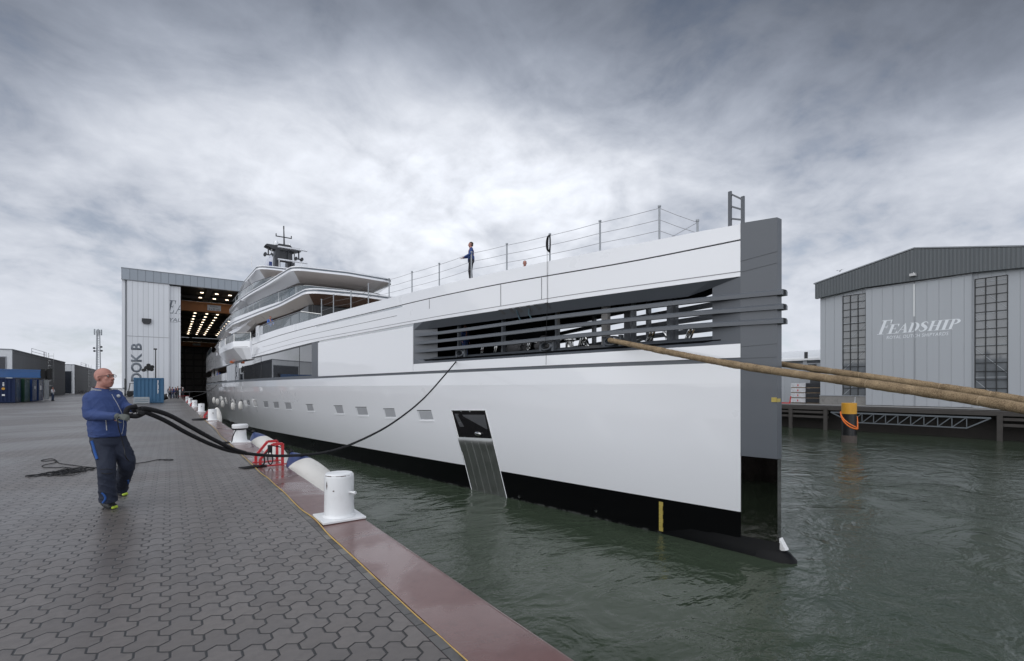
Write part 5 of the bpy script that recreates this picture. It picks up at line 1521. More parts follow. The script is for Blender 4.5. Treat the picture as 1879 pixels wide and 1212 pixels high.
for (px, pa, pb), n_ in zip(sh, nm_):
    x, y, t_ = hull_xy(px, .25); za, zb_ = CH + (PYH - pa) / F * t_, CH + (PYH - pb) / F * t_
    f = fender('hull_fender', (x, y, za), (x, y, zb_), .19, 'slim white fender hung on the yacht side, ' + n_.replace('foremost after the stern rope', 'nearest the stern'), 'slim white fenders hanging on the yacht', False)
    q = MB(); q.tube([(x, y, za), (x + .25, y, 2.3)], .008, 5); q.build('lanyard', wire_grey, f)

# cables and lines on the ground
def curve_pts(P, sub=6):
    P = [Vector(p) for p in P]; out = []
    for i in range(len(P) - 1):
        a, b, c, d = P[max(i - 1, 0)], P[i], P[i + 1], P[min(i + 2, len(P) - 1)]
        for k in range(sub):
            t = k / sub
            out.append(.5 * ((2 * b) + (c - a) * t + (2 * a - 5 * b + 4 * c - d) * t * t + (3 * b - a - 3 * c + d) * t ** 3))
    out.append(P[-1]); return out
yel = pmat('cable_yellow', (0.50, 0.33, 0.10), 0.6, var=0.15, vs=10)
cpx = [(872, 1228), (856, 1211), (832, 1189), (806.5, 1165.6), (766, 1131), (726, 1094), (690, 1061), (654, 1027), (628, 1003), (601.5, 978.7), (578, 952), (554, 935), (538, 920), (521.6, 903), (505, 889), (491, 876), (478, 867), (463.6, 852.6), (442, 832.6), (420, 812.6), (405, 800), (395, 786), (380, 774), (366, 762)]
q = MB(); P_ = curve_pts([at_z(a, b, .0155 if a < 605 or a > 835 else .004) for a, b in cpx]); q.tube(P_, [.0042 + .0025 * min(1, max(0, (p.y - 3.0) / 2)) for p in P_], 6)
tag(q.build('cable', yel, smooth=60), 'thin yellow cable lying along the joint between kerb and rusty steel edge', 'cable')
def ground_rope(name, P, r, lab, cat='rope', m=rope_black, z=None):
    q = MB(); q.tube(curve_pts(P), r, 6)
    return tag(q.build(name, m, smooth=60), lab, cat)
gz = lambda a, b, z=.012: at_z(a, b, z)
G = []
def cz(a, b): return (20 + a / 4.04, 660 + b / 4.04)
loops = [[(930, 765), (1010, 755), (1100, 738), (1195, 742), (1190, 737), (1105, 742)]]
q = MB()
q.tube(curve_pts([gz(*cz(a, b)) for a, b in [(920, 768), (1000, 757), (1100, 738), (1150, 744), (1198, 742), (1195, 737), (1130, 738), (1095, 741)]]), .008, 6)
q.tube(curve_pts([gz(*cz(a, b)) for a, b in [(930, 766), (840, 780), (770, 795), (690, 800), (640, 800), (560, 795), (460, 780), (360, 765), (330, 740), (290, 732), (225, 745), (260, 750), (320, 745), (330, 760), (240, 780), (245, 795), (330, 798), (400, 795), (430, 808)]]), .0075, 6)
rr = random.Random(5)
for k in range(9):                                # flat bights laid out behind him
    xa, xb = 640 - rr.uniform(0, 130), 40 + rr.uniform(0, 330)
    off = rr.uniform(-16, 16)
    def yl(x, o): return 806 + (640 - x) * .118 + o
    w = rr.uniform(5, 15)
    P = []
    for i in range(9):
        f = i / 8; x = xa + (xb - xa) * f
        P.append(gz(*cz(x, yl(x, off + w * math.sin(math.pi * f) + rr.uniform(-5, 5))), .010 + .012 * rr.random()))
    P.append(gz(*cz(xb - 14, yl(xb, off + 1)), .012))
    for i in range(8, -1, -1):
        f = i / 8; x = xa + (xb - xa) * f
        P.append(gz(*cz(x, yl(x, off - w * math.sin(math.pi * f) + rr.uniform(-5, 5))), .010 + .012 * rr.random()))
    q.tube(curve_pts(P, 4), .0068, 5)
tag(q.build('rope_heap', rope_black, smooth=60), 'thin black line lying in loose bights on the paving behind the man', 'rope')

# black mooring line: doubled from the man's hands, sagging to the fairlead on the bow
HANDL = at_t(254, 752, 6.28)
FAIR = Vector((fl1.x - .25, fl1.y, 3.12))
def sagline(a, b, low, n=40, off=(0, 0, 0)):
    P = []
    for i in range(n + 1):
        s = i / n
        p = a.lerp(b, s)
        z = a.z * (1 - s) + b.z * s - low * 4 * s * (1 - s) * (1.35 - .7 * s)
        P.append(Vector((p.x, p.y, z)))
    return P
def through(P3):
    return curve_pts(P3, 10)
# measured along the line: fraction, photo row
mx = [(252, 750), (300, 770), (345, 795), (395, 818), (440, 830), (520, 836), (600, 829), (660, 808), (720, 776), (775, 733), (815, 689), (846, 652)]
a2, b2_ = Vector((HANDL.x, HANDL.y)), Vector((FAIR.x, FAIR.y))
P3 = []
for px, py in mx:
    d = dirv(px, py); rt = d.x / d.y
    s = (rt * a2.y - a2.x) / ((b2_.x - a2.x) - rt * (b2_.y - a2.y))
    x, y = a2.x + (b2_.x - a2.x) * s, a2.y + (b2_.y - a2.y) * s
    P3.append(Vector((x, y, CH + d.z * (y / d.y))))
ml = thing('mooring_line', 'long black mooring line sagging from the man on the quay to the yacht bow', 'rope', P3[0])
q = MB(); q.tube(through(P3), .029, 10); q.build('line', rope_black, ml, smooth=60)
q = MB(); top = []
for i, p in enumerate(through(P3)[:42]):
    f = i / 41; top.append(p + Vector((.03, 0.0, .12 * math.sin(math.pi * min(1, f * 1.0)) ** .8 * (1 - f * .35))))
q.tube(top, .031, 10); q.build('line', rope_black, ml, smooth=60)
q = MB(); h = HANDL
q.tube(curve_pts([h + Vector((-.02, .0, .05)), h + Vector((-.10, -.03, .03)), h + Vector((-.12, -.04, -.05)), h + Vector((-.02, -.02, -.08)), h + Vector((.06, 0, -.04))]), .030, 10); q.build('bight', rope_black, ml, smooth=60)

# tow ropes
manila = bpy.data.materials.new('manila'); manila.use_nodes = True
t_ = NT(manila.node_tree); b_ = t_.n['Principled BSDF']
_c = t_.new('ShaderNodeTexCoord').outputs['Object']
_f = t_.noise(_c, 70, 5, 0.75, 0.3); _g = t_.noise(_c, 4, 4, 0.6)
t_.put(b_.inputs['Base Color'], t_.mix(t_.step(_f * .7 + _g * .3, 0.33, 0.66), (0.10, 0.065, 0.035), (0.46, 0.34, 0.205)))
b_.inputs['Roughness'].default_value = 0.95
t_.put(b_.inputs['Normal'], t_.bump(_f, 1.0, 0.02))
seam_m = pmat('rope_lashing', (0.36, 0.27, 0.17), .8, var=.3, vs=20)
def tow(name, p0, p1, p2, r, lab, seed, z_sag=.06):
    rg = random.Random(seed)
    t = thing(name, lab, 'rope', p0, group='thick brown tow ropes')
    P = curve_pts([p0, p0.lerp(p1, .5) - Vector((0, 0, z_sag * .7)), p1, p2], 90)
    rads = []; marks = []; nxt = .35; acc = 0
    for i, p in enumerate(P):
        if i: acc += (p - P[i - 1]).length
        k = 1 + .05 * math.sin(acc * 2.1 + seed) + rg.uniform(-.05, .05)
        if acc > nxt:
            marks.append((i, p)); nxt = acc + rg.uniform(.55, .95)
        rads.append(r * k)
    for i, p in marks:
        for j, f in ((-1, .97), (0, .90), (1, .97)):
            if 0 <= i + j < len(rads): rads[i + j] = r * f
    # fibre fuzz: many short tufts in the chafing sleeve
    q = MB(); q.tube(P, rads, 22); o = q.build('sleeve', manila, t, smooth=80)
    q = MB()
    for i in range(1, len(P) - 1):
        tg = (P[i + 1] - P[i - 1]).normalized(); u = tg.cross(Vector((0, 0, 1))).normalized(); v = u.cross(tg)
        for k in range(80):
            a = rg.uniform(0, 2 * math.pi); n = u * math.cos(a) + v * math.sin(a)
            base = P[i].lerp(P[i + 1], rg.random()) + n * rads[i] * .97
            d = (n * rg.uniform(.5, 1.0) + tg * rg.uniform(-.9, .9) + Vector((rg.uniform(-.4, .4),) * 3)).normalized() * rg.uniform(.008, .020)
            sd = tg.cross(n) * .0024
            q.face([base - sd, base + sd, base + d])
    q.build('fibres', manila, t, smooth=0)['kind'] = 'stuff'
    q = MB()
    for i, p in marks:
        tg = (P[min(i + 1, len(P) - 1)] - P[i - 1]).normalized()
        q.join(MB().lathe([(r * .93, -.008), (r * .985, 0), (r * .93, .008)], p, 20, tg.to_track_quat('Z', 'Y').to_matrix().to_4x4()).bm)
    q.build('lashing', seam_m, t, smooth=60)
    return t
p0 = Vector((fl3.x - .20, fl3.y - .05, fl3.z + .02)); e = at_t(1879, 749, 7.0)
tow('tow_rope', p0, e, e + (e - p0).normalized() * 5 - Vector((0, 0, .30)), .086, 'thick brown tow rope running from the starboard fairlead in front of the grey stem', 3, .14)
p0b = Vector((fl4.x + .20, fl4.y - .05, fl4.z + .02)); m1 = at_t(1433, 672, 13.2); e2 = at_t(1879, 734, 9.3)
tow('tow_rope', p0b, e2, e2 + (e2 - p0b).normalized() * 5 - Vector((0, 0, .3)), .078, 'brown tow rope coming from behind the stem, the farther of the two', 8, .02)

# stern line of the yacht to the quay bollards
x, y, tt = hull_xy(397.5, .05)
q = MB(); q.tube(sagline(Vector((x, y, 1.9)), Vector((1.75, 62, .5)), .25), .035, 6)
q.tube(curve_pts([Vector((1.75, 62, .5)), Vector((1.6, 50, .5)), Vector((1.68, 48, .45))]), .03, 6)
tag(q.build('stern_line', rope_black, smooth=60), 'dark line from the yacht stern down to the far bollards', 'rope')
# black line round the mushroom bollard with loose turns on the stones
q = MB(); bx, by = 1.66, 15.9
q.tube([(bx + .175 * math.cos(R(a)), by + .175 * math.sin(R(a)), .375 + .00006 * a) for a in range(0, 760, 20)], .014, 6)
q.tube(curve_pts([(bx - .12, by - .14, .38), (bx - .20, by - .2, .2), (bx - .24, by - .16, .03), (bx - .42, by - .1, .02), (bx - .5, by + .1, .02), (bx - .3, by + .15, .02), (bx - .28, by - .05, .03), (bx - .45, by - .05, .03)]), .014, 6)
q.tube(curve_pts([(bx + .15, by + .1, .39), (bx + .30, by + .35, .30), (2.1, 16.6, .22)]), .014, 6)
tag(q.build('fender_line', rope_black, smooth=60), 'black line tied round the mushroom-headed bollard holding its fender', 'rope')
q = MB(); lx, ly = 1.69, 10.75
for k in range(6):
    q.tube([(lx - .04 + .035 * math.cos(R(a)), ly - .035 + .05 * math.sin(R(a)), .30 + .025 * k - .00003 * a) for a in range(0, 361, 30)], .012, 6)
q.tube(curve_pts([(lx - .04, ly, .42), (lx + .15, ly + .1, .37), (2.10, 11.0, .26)]), .012, 6)
q.tube(curve_pts([(lx - .06, ly - .05, .32), (lx - .09, ly - .1, .15), (lx - .05, ly - .14, .05), (lx, ly - .1, .12), (lx - .02, ly - .06, .3)]), .011, 6)
q.tube(curve_pts([(lx - .04, ly - .05, .32), (lx - .15, ly - .1, .25), (lx - .16, ly - .13, .08), (lx - .3, ly - .1, .03), (lx - .45, ly - .05, .02), (lx - .3, ly + .02, .03), (lx - .1, ly - .02, .03)]), .014, 6)
for k in range(5):
    q.tube(curve_pts([(lx - .1 - .05 * k, ly - .10 + .02 * k, .02 + .006 * k), (lx - .25 - .06 * k, ly - .06, .03), (lx - .5 - .02 * k, ly - .12 + .03 * k, .02), (lx - .3, ly - .14 + .02 * k, .03), (lx - .12, ly - .08, .02)]), .013, 5)
tag(q.build('fender_line', rope_black, smooth=60), 'black line tied to the nearest red ladder rail holding a fender', 'rope')
# far bits: dark hoses lying near the second ladder rail
q = MB()
for k in range(4):
    q.tube(curve_pts([(1.66 - .1 * k, 28.6, .04), (1.2 - .05 * k, 28.3 + .1 * k, .03), (.9, 27.9 + .15 * k, .02), (1.3, 27.6, .03), (1.62, 28.2, .05)]), .025, 5)
tag(q.build('rope_heap', rope_black, smooth=60), 'dark rope lying by the ladder rail beyond the mushroom-headed bollard', 'rope')
# white object behind third bollard: folded fender bag
# ------------------------------------------------------------------ containers
def cmat(name, col, **k): return pmat(name, col, .45, var=.10, vs=1.2, dirt=.06, dcol=(.05, .04, .035), ior=1.3, **k)
navy = cmat('container_navy', (.010, .020, .060)); green_c = cmat('container_green', (.012, .045, .028)); blue_c = cmat('container_blue', (.012, .035, .12)); sky_c = cmat('container_sky_blue', (.055, .135, .235)); grey_c = cmat('container_inside', (.42, .44, .45))
white_mark = pmat('mark_white', (.70, .71, .72), .5)
def corr(q, p0, p1, z0, z1, depth, nrm, pitch=.28):
    """trapezoid corrugated sheet between two plan points"""
    p0, p1, nrm = Vector(p0), Vector(p1), Vector(nrm)
    L = (p1 - p0).length; n = max(2, int(L / pitch)); d = (p1 - p0) / n
    pts = []
    for i in range(n):
        a = p0 + d * i
        pts += [a, a + d * .30, a + d * .5 + nrm * depth, a + d * .80 + nrm * depth]
    pts.append(p1)
    for a, b in zip(pts, pts[1:]):
        q.face([(a.x, a.y, z0), (b.x, b.y, z0), (b.x, b.y, z1), (a.x, a.y, z1)])
def container(lab, m, x0, y0, lx, ly, h=2.6, door='+x', marks=None, rz=0):
    t = thing('shipping_container', lab, 'container', (x0, y0, 0), group='shipping containers on the quay')
    x1, y1 = x0 + lx, y0 + ly
    q = MB(); f = .14
    for x in (x0, x1 - f):
        for y in (y0, y1 - f): q.box(x, y, .06, x + f, y + f, h)
    for z in (.06, h - f):
        for y in (y0, y1 - f): q.box(x0 + f, y, z, x1 - f, y + f, z + f - .01)
        for x in (x0, x1 - f): q.box(x, y0 + f, z, x + f, y1 - f, z + f - .01)
    q.build('frame', m, t, smooth=0)
    q = MB()
    if door != '-y': corr(q, (x0 + f, y0 + .03, 0), (x1 - f, y0 + .03, 0), .2, h - .14, .045, (0, 1, 0))
    corr(q, (x1 - f, y1 - .03, 0), (x0 + f, y1 - .03, 0), .2, h - .14, .045, (0, -1, 0))
    corr(q, (x0 + .03, y1 - f, 0), (x0 + .03, y0 + f, 0), .2, h - .14, .045, (1, 0, 0))
    if door != '+x': corr(q, (x1 - .03, y0 + f, 0), (x1 - .03, y1 - f, 0), .2, h - .14, .045, (-1, 0, 0))
    q.face([(x0 + f, y0 + f, h - .05), (x1 - f, y0 + f, h - .05), (x1 - f, y1 - f, h - .05), (x0 + f, y1 - f, h - .05)])
    q.build('side_panel', m, t, smooth=0)
    if door == '+x':
        for k in (0, 1):
            a = y0 + f + k * (ly - 2 * f) / 2; b = a + (ly - 2 * f) / 2 - .01
            q = MB(); q.box(x1 - .07, a, .2, x1 - .03, b, h - .15); d = q.build('door', m, t, smooth=0)
            q = MB()
            for fy in (.25, .75): q.tube([(x1 - .01, a + (b - a) * fy, .15), (x1 - .01, a + (b - a) * fy, h - .1)], .022, 6)
            q.build('lock_bar', steel, d)
    q = MB()
    for x in (x0 - .003, x1 - .177):
        for y in (y0 - .003, y1 - .177):
            for z in (.055, h - .11): q.box(x, y, z, x + .18, y + .18, z + .115)
    pieces(q, 'corner_casting', m, t)
    return t
c1 = container('navy blue container with its doors to the quay at the left edge', navy, -19.2, 70.6, 6.06, 2.44)
q = MB()
for (dx, z0, z1) in ((-4.25, .75, 2.2),):
    z = z1
    while z > z0:
        q.box(-13.15 + dx + 2.5, 70.585, z - .09, -13.15 + dx + 2.62, 70.597, z - .01); z -= .125
for z in (2.15, 2.0, 1.86): q.box(-14.05, 70.585, z - .1, -13.93, 70.597, z)
q.box(-14.1, 70.585, .75, -13.88, 70.597, .93)
q.build('marking', white_mark, c1, smooth=0)
q = MB(); q.lathe([(.13, 0), (.13, .012), (0.001, .013)], (-14.0, 70.597, 1.5), 16, Matrix.Rotation(R(90), 4, 'X')); q.build('round_sticker', pmat('sticker_orange', (.55, .28, .03), .5), c1, smooth=0)
c2 = container('green container standing between two blue containers', green_c, -19.0, 73.4, 6.06, 2.44)
c3 = container('royal blue container right of the green one with round and square stickers', blue_c, -18.9, 76.4, 6.06, 2.44)
c4 = container('royal blue container with an open pale door behind the row', blue_c, -18.8, 79.1, 6.06, 2.44)
q = MB(); q.lathe([(.20, 0), (.20, .012), (0.001, .013)], (-12.79, 77.5, 1.62), 16, Matrix.Rotation(R(90), 4, 'Y')); q.build('round_sticker', white_mark, c3, smooth=0)
q = MB(); q.box(-12.70, 79.5, 1.35, -12.69, 80.4, 1.85); q.build('square_sticker', white_mark, c4, smooth=0)
q = MB(); q.box(-12.68, 81.6, .12, -12.62, 84.0, 2.55); od = q.build('open_door', grey_c, c4, smooth=0)
q = MB()
for z in (.2, .75, 1.35, 1.9, 2.4): q.box(-12.62, 81.65, z, -12.57, 83.95, z + .09)
for y in (81.6, 83.85): q.box(-12.62, y, .12, -12.575, y + .15, 2.55)
q.build('door_rib', grey_c, od, smooth=0)
# crane boom resting on the containers
bm_ = thing('crane_boom', 'blue lattice-box crane boom section with a black head lying on the containers', 'crane part', (-16, 76, 2.62))
boomb = pmat('boom_blue', (.03, .115, .30), .35, coat=.4, var=.08, dirt=.15)
pL, pR = at_t(-40, 679, 53), at_t(72, 681, 57)
d_ = (pR - pL); d_.z = 0; d_.normalize(); pL2 = Vector((pR.x, pR.y, 0)) - d_ * 12
def boomsec(q, s0, s1, w, z0, z1):
    n = Vector((-d_.y, d_.x, 0))
    b0 = Vector((pR.x, pR.y, 0))
    q.loft([[b0 + d_ * s + n * (w * a) + Vector((0, 0, z)) for a, z in ((-1, z0), (1, z0), (1, z1), (-1, z1))] for s in (s0, s1)])
q = MB(); boomsec(q, -12, 0, .55, 2.92, 3.68); q.build('box_section', boomb, bm_, smooth=0)
q = MB(); boomsec(q, -12, .02, .60, 3.60, 3.75); boomsec(q, -12, .02, .60, 2.78, 2.95); q.build('flange', boomb, bm_, smooth=0)
q = MB()
for s in (-9.5, -6, -2.6): boomsec(q, s, s + .18, .57, 2.95, 3.6)
q.build('stiffener', boomb, bm_, smooth=0)
q = MB(); boomsec(q, .02, .40, .55, 2.7, 3.85); boomsec(q, .40, .62, .4, 2.9, 3.6); boomsec(q, .6, 1.05, .6, 2.62, 3.9)
q.build('boom_head', rubber, bm_, smooth=0)

# pale blue container further along the quay with a stillage before it
c5 = container('lighter blue container end-on in the middle of the quay before the hall', sky_c, -2.98, 61.0, 2.44, 6.06, 2.62, door=None)
q = MB(); z = 2.35
rg = random.Random(2)
while z > 1.05:
    h_ = .09; w_ = .07 if rg.random() < .6 else .11
    q.box(-1.06, 60.985, z - h_, -1.06 + w_, 60.998, z); z -= .125
q.build('marking', white_mark, c5, smooth=0)
galv = MATS['galvanised']
st_ = thing('steel_stillage', 'low slatted grey steel stillage standing before the lighter blue container', 'stillage', (-2.9, 59.7, 0))
q = MB()
for x in (-2.95, -1.75):
    for y in (59.55, 60.6): q.box(x, y, 0.0, x + .07, y + .07, .62)
q.build('post', galv, st_, smooth=0)
q = MB()
for z in (.06, .24, .42, .56):
    q.box(-2.88, 59.55, z, -1.75, 59.60, z + .10); q.box(-2.88, 60.62, z, -1.75, 60.67, z + .10)
q.build('slat', pmat('slat_pale', (.38, .41, .42), .5, metal=.2), st_, smooth=0)
q = MB(); q.box(-2.9, 59.6, .03, -1.7, 60.62, .06); q.build('base', galv, st_, smooth=0)

# forklift
fk = at_z(240, 727.5, 0); fk.z = 0
fo = thing('forklift', 'black forklift truck standing left of the lighter blue container', 'forklift', fk)
fkm = pmat('forklift_black', (.018, .019, .022), .4, var=.2, coat=.3)
fx, fy = fk.x, fk.y
q = MB(); q.box(fx - .5, fy - .8, .45, fx + 1.9, fy + .8, 1.05, .06); q.box(fx + 1.0, fy - .75, 1.0, fx + 2.1, fy + .75, 1.55, .1); q.build('body', fkm, fo, smooth=0)
for x in (fx - .1, fx + 1.5):
    for s in (-.85, .85):
        q = MB(); q.lathe([(.2, -.14), (.42, -.13), (.45, -.05), (.45, .05), (.42, .13), (.2, .14)], (x, fy + s, .45), 18, Matrix.Rotation(R(90), 4, 'X')); w_ = q.build('wheel', rubber, fo)
        q = MB(); q.lathe([(.001, -.1), (.2, -.1), (.2, .1), (.001, .1)], (x, fy + s, .45), 14, Matrix.Rotation(R(90), 4, 'X')); q.build('rim', pmat('rim_tan', (.35, .3, .22), .5) if 'rim_tan' not in MATS else MATS['rim_tan'], w_)
q = MB()
for s in (-.55, .45): q.box(fx - .85, fy + s, .1, fx - .65, fy + s + .12, 3.2)
for z in (.4, 1.6, 3.05): q.box(fx - .83, fy - .55, z, fx - .67, fy + .55, z + .12)
q.build('lift_mast', fkm, fo, smooth=0)
q = MB()
for x, x2 in ((fx - .3, fx - .1), (fx + 1.3, fx + 1.05)):
    for s in (-.6, .6): q.bar((x, fy + s, 1.0), (x2, fy + s, 2.35), .08)
q.box(fx - .2, fy - .65, 2.32, fx + 1.15, fy + .65, 2.4); q.build('overhead_guard', fkm, fo, smooth=0)
q = MB(); q.box(fx + .4, fy - .3, 1.05, fx + .9, fy + .3, 1.25, .05); q.box(fx + .85, fy - .3, 1.2, fx + 1.0, fy + .3, 1.8, .05); q.build('seat', rubber, fo, smooth=0)
q = MB()
for s in (-.4, .3): q.box(fx - 2.0, fy + s, .1, fx - .8, fy + s + .12, .16)
q.build('fork', fkm, fo, smooth=0)
# white bulk bags beside the forklift
bagm = pmat('bag_white', (.62, .63, .64), .7, var=.1, vs=3, bump=.5, bs=6)
for k, (px, py, s_) in enumerate(((222, 727, .62), (231, 727.5, .55))):
    p = at_z(px, py, 0); b = bmesh.new(); bmesh.ops.create_cube(b, size=2); bmesh.ops.subdivide_edges(b, edges=list(b.edges), cuts=4, use_grid_fill=True)
    for v in b.verts:
        r = v.co.length; v.co = v.co * (1 - .22 * (r - 1)) + Vector((math.sin(v.co.y * 4 + k), math.sin(v.co.z * 3), 0)) * .05
    q = MB(); q.join(b, Matrix.Translation((p.x, p.y, s_ * 1.0)) @ Matrix.Diagonal((s_, s_, s_ * 1.05, 1)))
    t = thing('bulk_bag', ('white bulk bag at the left of the forklift', 'white bulk bag nearer the forklift forks')[k], 'bag', (p.x, p.y, 0), group='white bulk bags by the forklift')
    q.build('sack', bagm, t, smooth=60)
    q = MB()
    for a in (-.35, .35): q.tube(curve_pts([(p.x + a, p.y - .2, s_ * 1.9), (p.x + a, p.y, s_ * 2.25), (p.x + a, p.y + .2, s_ * 1.9)]), .03, 5)
    q.build('loop', bagm, t)
# floodlight mast behind the container, lamp post
pf = Vector((-3.1, 84, 0)); pf.x = at_y(271, 690, 84).x
t = thing('floodlight_tower', 'mobile light tower with a cluster of black floodlights behind the container', 'floodlight', pf)
q = MB(); q.tube([(pf.x, pf.y, 0), (pf.x, pf.y, 4.6)], .09, 8); q.build('pole', galv, t)
q = MB(); q.box(pf.x - .6, pf.y - .5, .2, pf.x + .6, pf.y + .5, 1.2); q.build('trailer', fkm, t, smooth=0)
zt_ = at_y(272, 676, 84).z
for dx, dz in ((-.42, -.25), (-.15, .1), (.2, -.05), (.5, .25), (.1, .45), (.45, -.1)):
    q = MB(); q.lathe([(.1, -.14), (.26, .02), (.26, .10), (.001, .11)], (pf.x + dx, pf.y - .1, zt_ + dz), 12, Matrix.Rotation(R(75 + 40 * dx), 4, 'X')); q.bar((pf.x, pf.y, zt_ - .3), (pf.x + dx, pf.y, zt_ + dz), .06)
    q.build('floodlight', rubber, t)
pl = at_y(285.5, 700, 100); zt_ = at_y(285.5, 641, 100).z
t = thing('lamp_post', 'tall thin dark lamp post before the white hall door', 'lamp post', (pl.x, 100, 0))
q = MB(); q.tube([(pl.x, 100, 0), (pl.x, 100, zt_)], [.11, .07], 8); q.build('pole', trim_dark, t)
q = MB(); q.box(pl.x - .28, 99.6, zt_ - .05, pl.x + .2, 100.1, zt_ + .18, .03); q.build('lamp_head', trim_dark, t, smooth=0)
# drain channel and strips across the quay
q = MB(); q.box(-1.9, 64.0, .002, 1.3, 64.5, .008); q.box(-1.9, 68.5, .002, 1.3, 68.8, .008)
tag(q.build('drain_channel', pmat('grate', (.03, .03, .032), .6), smooth=0), kind='structure')
# bicycles by the shed wall
bic = None
for k, (px, lab) in enumerate(((146, 'dark bicycle parked against the second grey shed'), (154, 'second dark bicycle parked beside the first at the shed'))):
    p = at_z(px, 723.2, 0); p.z = 0
    if bic is not None:
        dup(bic, p, 0.15, lab); continue
    bic = thing('bicycle', lab, 'bicycle', p, group='bicycles by the shed')
    for dx in (-.52, .52):
        q = MB(); q.tube([(p.x + dx + .34 * math.cos(R(a)), p.y, .36 + .34 * math.sin(R(a))) for a in range(0, 361, 20)], .025, 6); q.build('wheel', rubber, bic)
    q = MB(); P_ = lambda x, z: (p.x + x, p.y, z)
    for a, b in (((-.52, .36), (-.12, .85)), ((-.12, .85), (.38, .88)), ((.38, .88), (0, .32)), ((-.18, .95), (0, .32)), ((0, .32), (-.52, .36)), ((.38, .95), (.52, .36))): q.tube([P_(*a), P_(*b)], .022, 6)
    q.build('frame', trim_dark, bic)
    q = MB(); q.tube([(p.x + .36, p.y - .28, 1.02), (p.x + .38, p.y, .98), (p.x + .36, p.y + .28, 1.02)], .018, 6); q.build('handlebar', trim_dark, bic)
    q = MB(); q.ball((p.x - .19, p.y, .98), .1, 10, (1.3, .7, .4)); q.build('saddle', rubber, bic)
# low scooter / cart with white wheel arch right of container, trolley near people
pt_ = at_z(303.5, 733.5, 0)
t = thing('cable_drum', 'small white drum standing right of the lighter blue container', 'drum', (pt_.x, pt_.y, 0))
q = MB(); q.lathe([(.36, -.3), (.36, .3)], (pt_.x, pt_.y, .42), 18, Matrix.Rotation(R(70), 4, 'Y')); q.build('core', rubber, t)
for s in (-.3, .3):
    q = MB(); q.lathe([(.001, -.03), (.42, -.03), (.42, .03), (.001, .03)], (pt_.x + s * .94, pt_.y, .42), 18, Matrix.Rotation(R(70), 4, 'Y')); q.build('flange', white_soft, t)
pt_ = at_z(337, 731.5, 0)
t = thing('work_table', 'dark steel work table on the quay beside the hall doorway', 'table', (pt_.x, pt_.y, 0))
q = MB(); q.box(pt_.x - .75, pt_.y - .4, .95, pt_.x + .75, pt_.y + .4, 1.0); q.build('top', grey_dark, t, smooth=0)
for a in (-.7, .65):
    for b in (-.35, .3):
        q = MB(); q.box(pt_.x + a, pt_.y + b, 0, pt_.x + a + .06, pt_.y + b + .06, .948); q.build('leg', grey_dark, t, smooth=0)
q = MB(); q.box(pt_.x - .7, pt_.y - .35, .4, pt_.x + .7, pt_.y + .35, .43); q.build('shelf', red_paint, t, smooth=0)

# ------------------------------------------------------------------ dolphin pile, birds
dp = at_z(1558, 811, WZ)
t = thing('mooring_dolphin', 'round steel mooring pile with a yellow top standing in the canal', 'mooring pile', (dp.x, dp.y, WZ))
r = .53
z1_ = CH + (PYH - 739) / F * 39.0; zy = CH + (PYH - 759) / F * 39.0
q = MB(); q.lathe([(r, -1.5), (r, zy - WZ)], dp, 32); q.build('pile', pmat('pile_black', (.008, .008, .009), .35, coat=.3, var=.3), t)
q = MB(); q.lathe([(r + .004, zy - WZ + .002), (r + .004, z1_ - WZ - .02), (r - .02, z1_ - WZ), (.001, z1_ - WZ + .002)], dp, 32); q.build('yellow_top', pmat('yellow_paint', (.58, .29, .025), .45, var=.1, dirt=.15), t)
q = MB(); q.lathe([(r + .006, -.5), (r + .006, .52), (r + .002, .58)], dp, 32); q.build('tide_band', pmat('tide_mark', (.075, .06, .052), .8, var=.4, vs=4, dirt=.5), t)
q = MB(); cc = Vector((math.cos(R(-128)), math.sin(R(-128)), 0)); sd_ = Vector((cs, -sn, 0))
q.tube([dp + sd_ * .45 + Vector((0, 0, z1_ - WZ)), dp + sd_ * .5 + Vector((0, 0, z1_ - WZ + .5))], .05, 8); q.box(dp.x + .3, dp.y - .35, z1_ - .02, dp.x + .55, dp.y - .1, z1_ + .06); q.build('eye_post', galv, t)
orng = pmat('rope_orange', (.85, .20, .035), .6, var=.1)
q = MB(); rr_ = r + .04
def pile_pt(a, z): return (dp.x + rr_ * math.cos(a), dp.y + rr_ * math.sin(a), z)
fwd = math.atan2(-dp.y, -dp.x)
for dz, k in ((0, 1.0), (.22, .9)):
    P_ = [pile_pt(fwd + 1.6 - 3.2 * f, zy + .15 - (1 - f) ** 1.0 * 1.35 - dz * math.sin(math.pi * f) - .25 * math.sin(math.pi * f)) for f in [i / 16 for i in range(17)]]
    q.tube(P_, .05, 8)
q.tube([pile_pt(fwd - 1.6 - .1 * i, zy + .15 - .05 * i) for i in range(16)], .05, 6)
q.tube([pile_pt(fwd + 1.6, zy - 1.2), pile_pt(fwd + 1.75, zy - .6), pile_pt(fwd + 2.0, zy - .2)], .05, 6)
tag(q.build('rope', orng, smooth=60), 'bright orange rope slung round the yellow-topped mooring pile', 'rope')
bird_m = pmat('bird_dark', (.03, .03, .032), .8)
